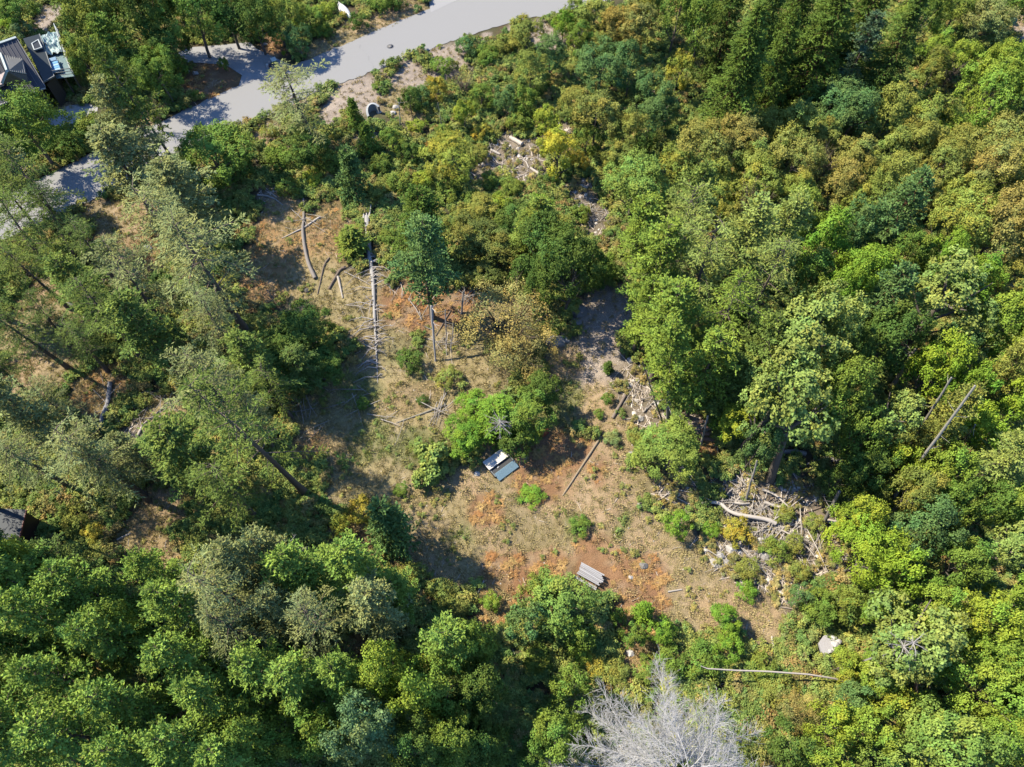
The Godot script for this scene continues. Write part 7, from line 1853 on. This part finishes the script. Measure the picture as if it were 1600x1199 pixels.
	for q in [-.25, .25]:
		g = Geo.new()
		g.tube([Vector3(q - .03, .1, -.27), Vector3(q + .03, .1, -.27)], [.1, .1], 10, Color(.03, .03, .03))
		put("wheel", g.mesh(), mats.painted, b2)
	g = Geo.new()
	g.tube([Vector3(-.22, .95, -.38), Vector3(.22, .95, -.38)], [.025, .025], 6, Color(.04, .15, .12))
	put("handle", g.mesh(), mats.painted, b2)
	var b3 := thing("bucket", "small white bucket with dark side left of the bins", "bucket", Vector3(-29.36, 0.00, -75.67) + Vector3(0, .034, 0))
	g = Geo.new()
	g.tube([Vector3(0, 0, 0), Vector3(0, .42, 0), Vector3(0, .44, 0)], [.18, .22, .24], 12, Color(.72, .70, .70))
	put("body", g.mesh(), mats.painted, b3)
	g = Geo.new()
	g.tube([Vector3(0, .441, 0), Vector3(0, .47, 0)], [.23, .22], 12, Color(.8, .79, .78))
	put("lid", g.mesh(), mats.painted, b3)
	g = Geo.new()
	g.box(Vector3(.3, .22, .1), Basis(Vector3.UP, .3), Vector3(.16, .44, .5), Color(.13, .07, .07), .03)
	put("side_crate", g.mesh(), mats.painted, b3)
	# upturned boat
	g = Geo.new()
	var bt := thing("boat", "slender white boat lying keel up among the roadside shrubs", "boat", ground(-21.53, -87.04))
	ax = (Vector3(-20.45, 0.30, -85.22) - Vector3(-22.51, 0.30, -88.48)).normalized()
	bt.basis = Basis(ax, Vector3.UP, ax.cross(Vector3.UP)).orthonormalized()
	var N := 14
	var ring := func(k: int, j: int) -> Vector3:
		var u := k / float(N) * 2.0 - 1.0
		var w := .52 * pow(maxf(1.0 - pow(absf(u), 2.2), 0.0), .8)
		var a := PI * j / 8.0
		return Vector3(u * 1.95, .12 + .5 * sin(a) * (.35 + .65 * (1 - absf(u) * .6)), -cos(a) * w)
	for k in N:
		for j in 8:
			g.quad(ring.call(k, j), ring.call(k, j + 1), ring.call(k + 1, j + 1), ring.call(k + 1, j), Color(.80, .81, .82))
	put("hull", g.mesh(), mats.painted, bt)
	g = Geo.new()
	g.tube([Vector3(-1.8, .52, 0), Vector3(-1, .64, 0), Vector3(1, .64, 0), Vector3(1.8, .52, 0)], [.03, .04, .04, .03], 5, Color(.68, .7, .7))
	put("keel", g.mesh(), mats.painted, bt)
	# culvert ring
	g = Geo.new()
	var cu := thing("culvert_pipe", "half-buried pale concrete culvert ring on the bank below the road", "culvert pipe", ground(-15.65, -66.92))
	var ringp := func(a: float, r: float, y: float) -> Vector3:
		return Vector3(-sin(a) * r * .8 - cos(a) * .2, y + cos(a) * .42 + .3, -cos(a) * r)
	var M := 16
	for k in M:
		var a0 := -.9 + 2.9 * k / M
		var a1 := -.9 + 2.9 * (k + 1) / M
		g.quad(ringp.call(a0, 1.15, .25), ringp.call(a1, 1.15, .25), ringp.call(a1, .85, .3), ringp.call(a0, .85, .3), Color(.52, .56, .58))
		g.quad(ringp.call(a0, .85, .3), ringp.call(a1, .85, .3), ringp.call(a1, .85, -.6), ringp.call(a0, .85, -.6), Color(.42, .45, .46))
		g.quad(ringp.call(a1, 1.15, .25), ringp.call(a0, 1.15, .25), ringp.call(a0, 1.15, -.6), ringp.call(a1, 1.15, -.6), Color(.5, .54, .56))
	put("ring", g.mesh(), mats.rock, cu)
	# teal barrel
	var tb := thing("barrel", "teal green barrel standing on the gravel patch at the top right", "barrel", ground(63.07, -84.09))
	g = Geo.new()
	g.tube([Vector3(0, 0, 0), Vector3(0, .3, 0), Vector3(0, .55, 0), Vector3(0, .62, 0)], [.33, .4, .38, .34], 14, Color(.05, .32, .26))
	put("body", g.mesh(), mats.painted, tb)
	g = Geo.new()
	g.tube([Vector3(0, .621, 0), Vector3(0, .66, 0), Vector3(0, .68, 0)], [.31, .28, .1], 14, Color(.35, .62, .52))
	put("lid", g.mesh(), mats.painted, tb)
	# rocks
	var rocks := [[867,535,.85,"large flat mossy boulder at the corner of the dirt turnaround",.40],[883,522,.42,"pale angular rock above the large flat boulder",.55],[884,531,.36,"pale rock touching the right side of the large flat boulder",.5],[905,488,.75,"dark boulder in the tree shade above the dirt turnaround",.30],[900,505,.55,"lower dark boulder at the edge of the shade",.36],[1030,791,.45,"rounded grey boulder above the fresh green bush",.36],[1005,885,.33,"single dark stone on the brown dirt near the platform",.34],[1000,790,.25,"small tan rock left of the rounded grey boulder",.42],[988,712,.4,"grey rock left of the soft green tree, lower one",.48],[997,717,.35,"grey rock left of the soft green tree, nearest the leaves",.5],[1000,707,.3,"grey rock left of the soft green tree, upper one",.46],
		[1142,858,.45,"whitish rock under the golden shrub, upright",.62],[1125,868,.4,"whitish rock left of the shrub by the slash pile",.58],[1135,880,.36,"dark-sided rock below the whitish rocks",.4],[1118,880,.42,"broad pale rock at the foot of the rock group",.55],[1095,812,.3,"single pale boulder left of the bleached log pile",.6],[1158,835,.3,"small pale rock between golden shrub and logs",.6],[1195,868,.45,"reddish rock below the slash pile",.45],[1190,845,.35,"tall pale rock in the slash pile",.6],
		[745,741,.25,"white stone left of the open white box",.75],[614,177,.35,"white stone above the culvert ring",.72],[618,168,.4,"pale block on the bank right of the culvert",.6],[592,176,.3,"pale block inside the culvert's curve",.66],[699,97,.35,"bright white stone on the sandy verge",.8],[414,70,.3,"yellowish stone at the driveway bed",.55],[305,115,.35,"grey stone at the left of the planting bed",.5],[292,113,.28,"small grey stone beside the planting bed",.5],[480,455,.3,"dark stump-like rock on the dry upper slope",.14],
		[22,780,.4,"grey rock above the dark-roofed shed, left one",.45],[36,783,.35,"grey rock above the dark-roofed shed, right one",.45],[90,805,.5,"pale rock between shed and firs",.5],[230,390,.5,"grey rock in the middle of the silvery firs",.55],[145,455,.4,"grey rock in the gap between the left firs",.5],[108,478,.35,"pale rock at a fir's foot on the left",.6],[985,563,.3,"pale stone at the top of the stony patch",.66],[1000,655,.32,"pale stone at the lower end of the stony patch",.62],[1060,655,.4,"pale stone beside the twin trunks",.62],[1027,632,.3,"pale stone left of the twin trunks",.62],[985,903,.2,"whitish stone right of the plank platform",.75],[985,1021,.3,"white stone among the bottom shrubs",.75]]
	for q in rocks:
		var w := at_px(q[0], q[1])
		var o := put("rock", rock_mesh(int(q[0] * 3 + q[1]), q[2]), mat_rock(q[4]))
		o.position = ground(w.x, w.z, q[2] * .25)
		tag(o, q[3], "rock")
	# dirt steps
	rng.seed = 13
	for k in 4:
		g = Geo.new()
		g.box(Vector3.ZERO, Basis(Vector3.UP, R(-.1, .1)), Vector3(1.9 + R(-.2, .2), .16, .3), tint(Color(.42, .24, .16), R(.85, 1.1)), .02)
		var w := at_px(1108 + k * 1.5, 664 + k * 8)
		var o := put("step_timber", g.mesh(), mats.wood)
		o.position = ground(w.x, w.z, .1 + (3 - k) * .12)
		tag(o, ["topmost", "second", "third", "lowest"][k] + " reddish timber step of the short flight under the yellow trees", "step", "timber steps")

func mat_rock(v: float) -> StandardMaterial3D:
	var k := "rock%d" % int(v * 20)
	if not mats.has(k):
		var m: StandardMaterial3D = mats.rock.duplicate()
		m.albedo_color = lin(v * .9, v * .88, v * .85)
		mats[k] = m
	return mats[k]


func _ready() -> void:
	# ---- camera, sky, sun, exposure
	var cam := Camera3D.new()
	cam.name = "camera"
	cam.fov = 56.79
	cam.near = 0.5; cam.far = 6000.0
	add_child(cam)
	cam.position = Vector3(0, 55, 0)
	cam.rotation_degrees = Vector3(-60, 0, 0)
	cam.current = true
	var sky_mat := ProceduralSkyMaterial.new()
	sky_mat.sky_top_color = Color(.35, .49, .72)
	sky_mat.sky_horizon_color = Color(.66, .74, .82)
	sky_mat.sky_curve = 0.12
	sky_mat.ground_bottom_color = Color(.12, .13, .10)
	sky_mat.ground_horizon_color = Color(.45, .52, .56)
	var sky := Sky.new()
	sky.sky_material = sky_mat
	var env := Environment.new()
	env.background_mode = Environment.BG_SKY
	env.sky = sky
	env.tonemap_mode = Environment.TONE_MAPPER_LINEAR
	env.tonemap_exposure = 3.0
	env.sdfgi_enabled = true; env.ssao_enabled = true; env.ssil_enabled = true
	var we := WorldEnvironment.new()
	we.name = "world_environment"
	we.environment = env
	add_child(we)
	var sun := DirectionalLight3D.new()
	sun.name = "sun"
	sun.light_energy = 1.55
	sun.light_color = Color(1.0, .95, .86)
	sun.light_angular_distance = 0.5
	sun.shadow_enabled = true
	add_child(sun)
	sun.look_at_from_position(Vector3(-0.80, 1.0, -0.30) * 100.0, Vector3.ZERO)

	# ---- shared noises and materials
	n_low.seed = 4; n_low.frequency = 0.045
	n_fine.seed = 9; n_fine.frequency = 0.5
	n_patch.seed = 21; n_patch.frequency = 0.16; n_patch.fractal_octaves = 4
	var bt := noise_tex(0.06, .45, 1.0, 12, 512)
	textured("bark_grey", lin(.30, .27, .24), .9, bt, 1.2, null, 1.0, false)
	textured("bark_brown", lin(.22, .17, .13), .9, bt, 1.2, null, 1.0, false)
	textured("bark_red", lin(.34, .19, .12), .85, bt, 1.2, null, 1.0, false)
	var wt := noise_tex(0.05, .62, 1.0, 14, 512)
	textured("wood", lin(.66, .66, .66), .85, wt, .9)
	textured("asphalt", lin(.66, .66, .66), .92, noise_tex(0.3, .93, 1.02, 15, 1024), .9)
	textured("metal_roof", lin(.66, .66, .66), .62, noise_tex(0.03, .85, 1.0, 17), .3)
	textured("painted", lin(.66, .66, .66), .6, noise_tex(0.04, .66, 1.05, 18), .5)
	textured("rock", lin(.66, .66, .66), .92, noise_tex(0.05, .55, 1.05, 19), .8)
	for q in ROAD_L.size() - 1:
		FLAT.append([(ROAD_L[q] + ROAD_R[q]) * .5, (ROAD_L[q + 1] + ROAD_R[q + 1]) * .5, maxf(ROAD_L[q].distance_to(ROAD_R[q]), ROAD_L[q + 1].distance_to(ROAD_R[q + 1])) * .5])
	for s in [Vector2(-33.31, -77.36), Vector2(-29.20, -75.19)]: FLAT.append([s, s + Vector2(1, 1), 4.0])
	FLAT.append([[Vector2(-39.92, -78.35)][0], [Vector2(-35.27, -78.59)][0], 2.4])
	FLAT.append([[Vector2(-8.31, -89.10)][0], [Vector2(-9.44, -95.15)][0], 2.6])
	FLAT.append([[Vector2(-52.26, -66.17)][0], [Vector2(-47.69, -67.46)][0], 2.0])

	make_ground()
	make_site()
	make_plants()
	make_wood()
	make_small()
	make_cover()
	make_far_wood()
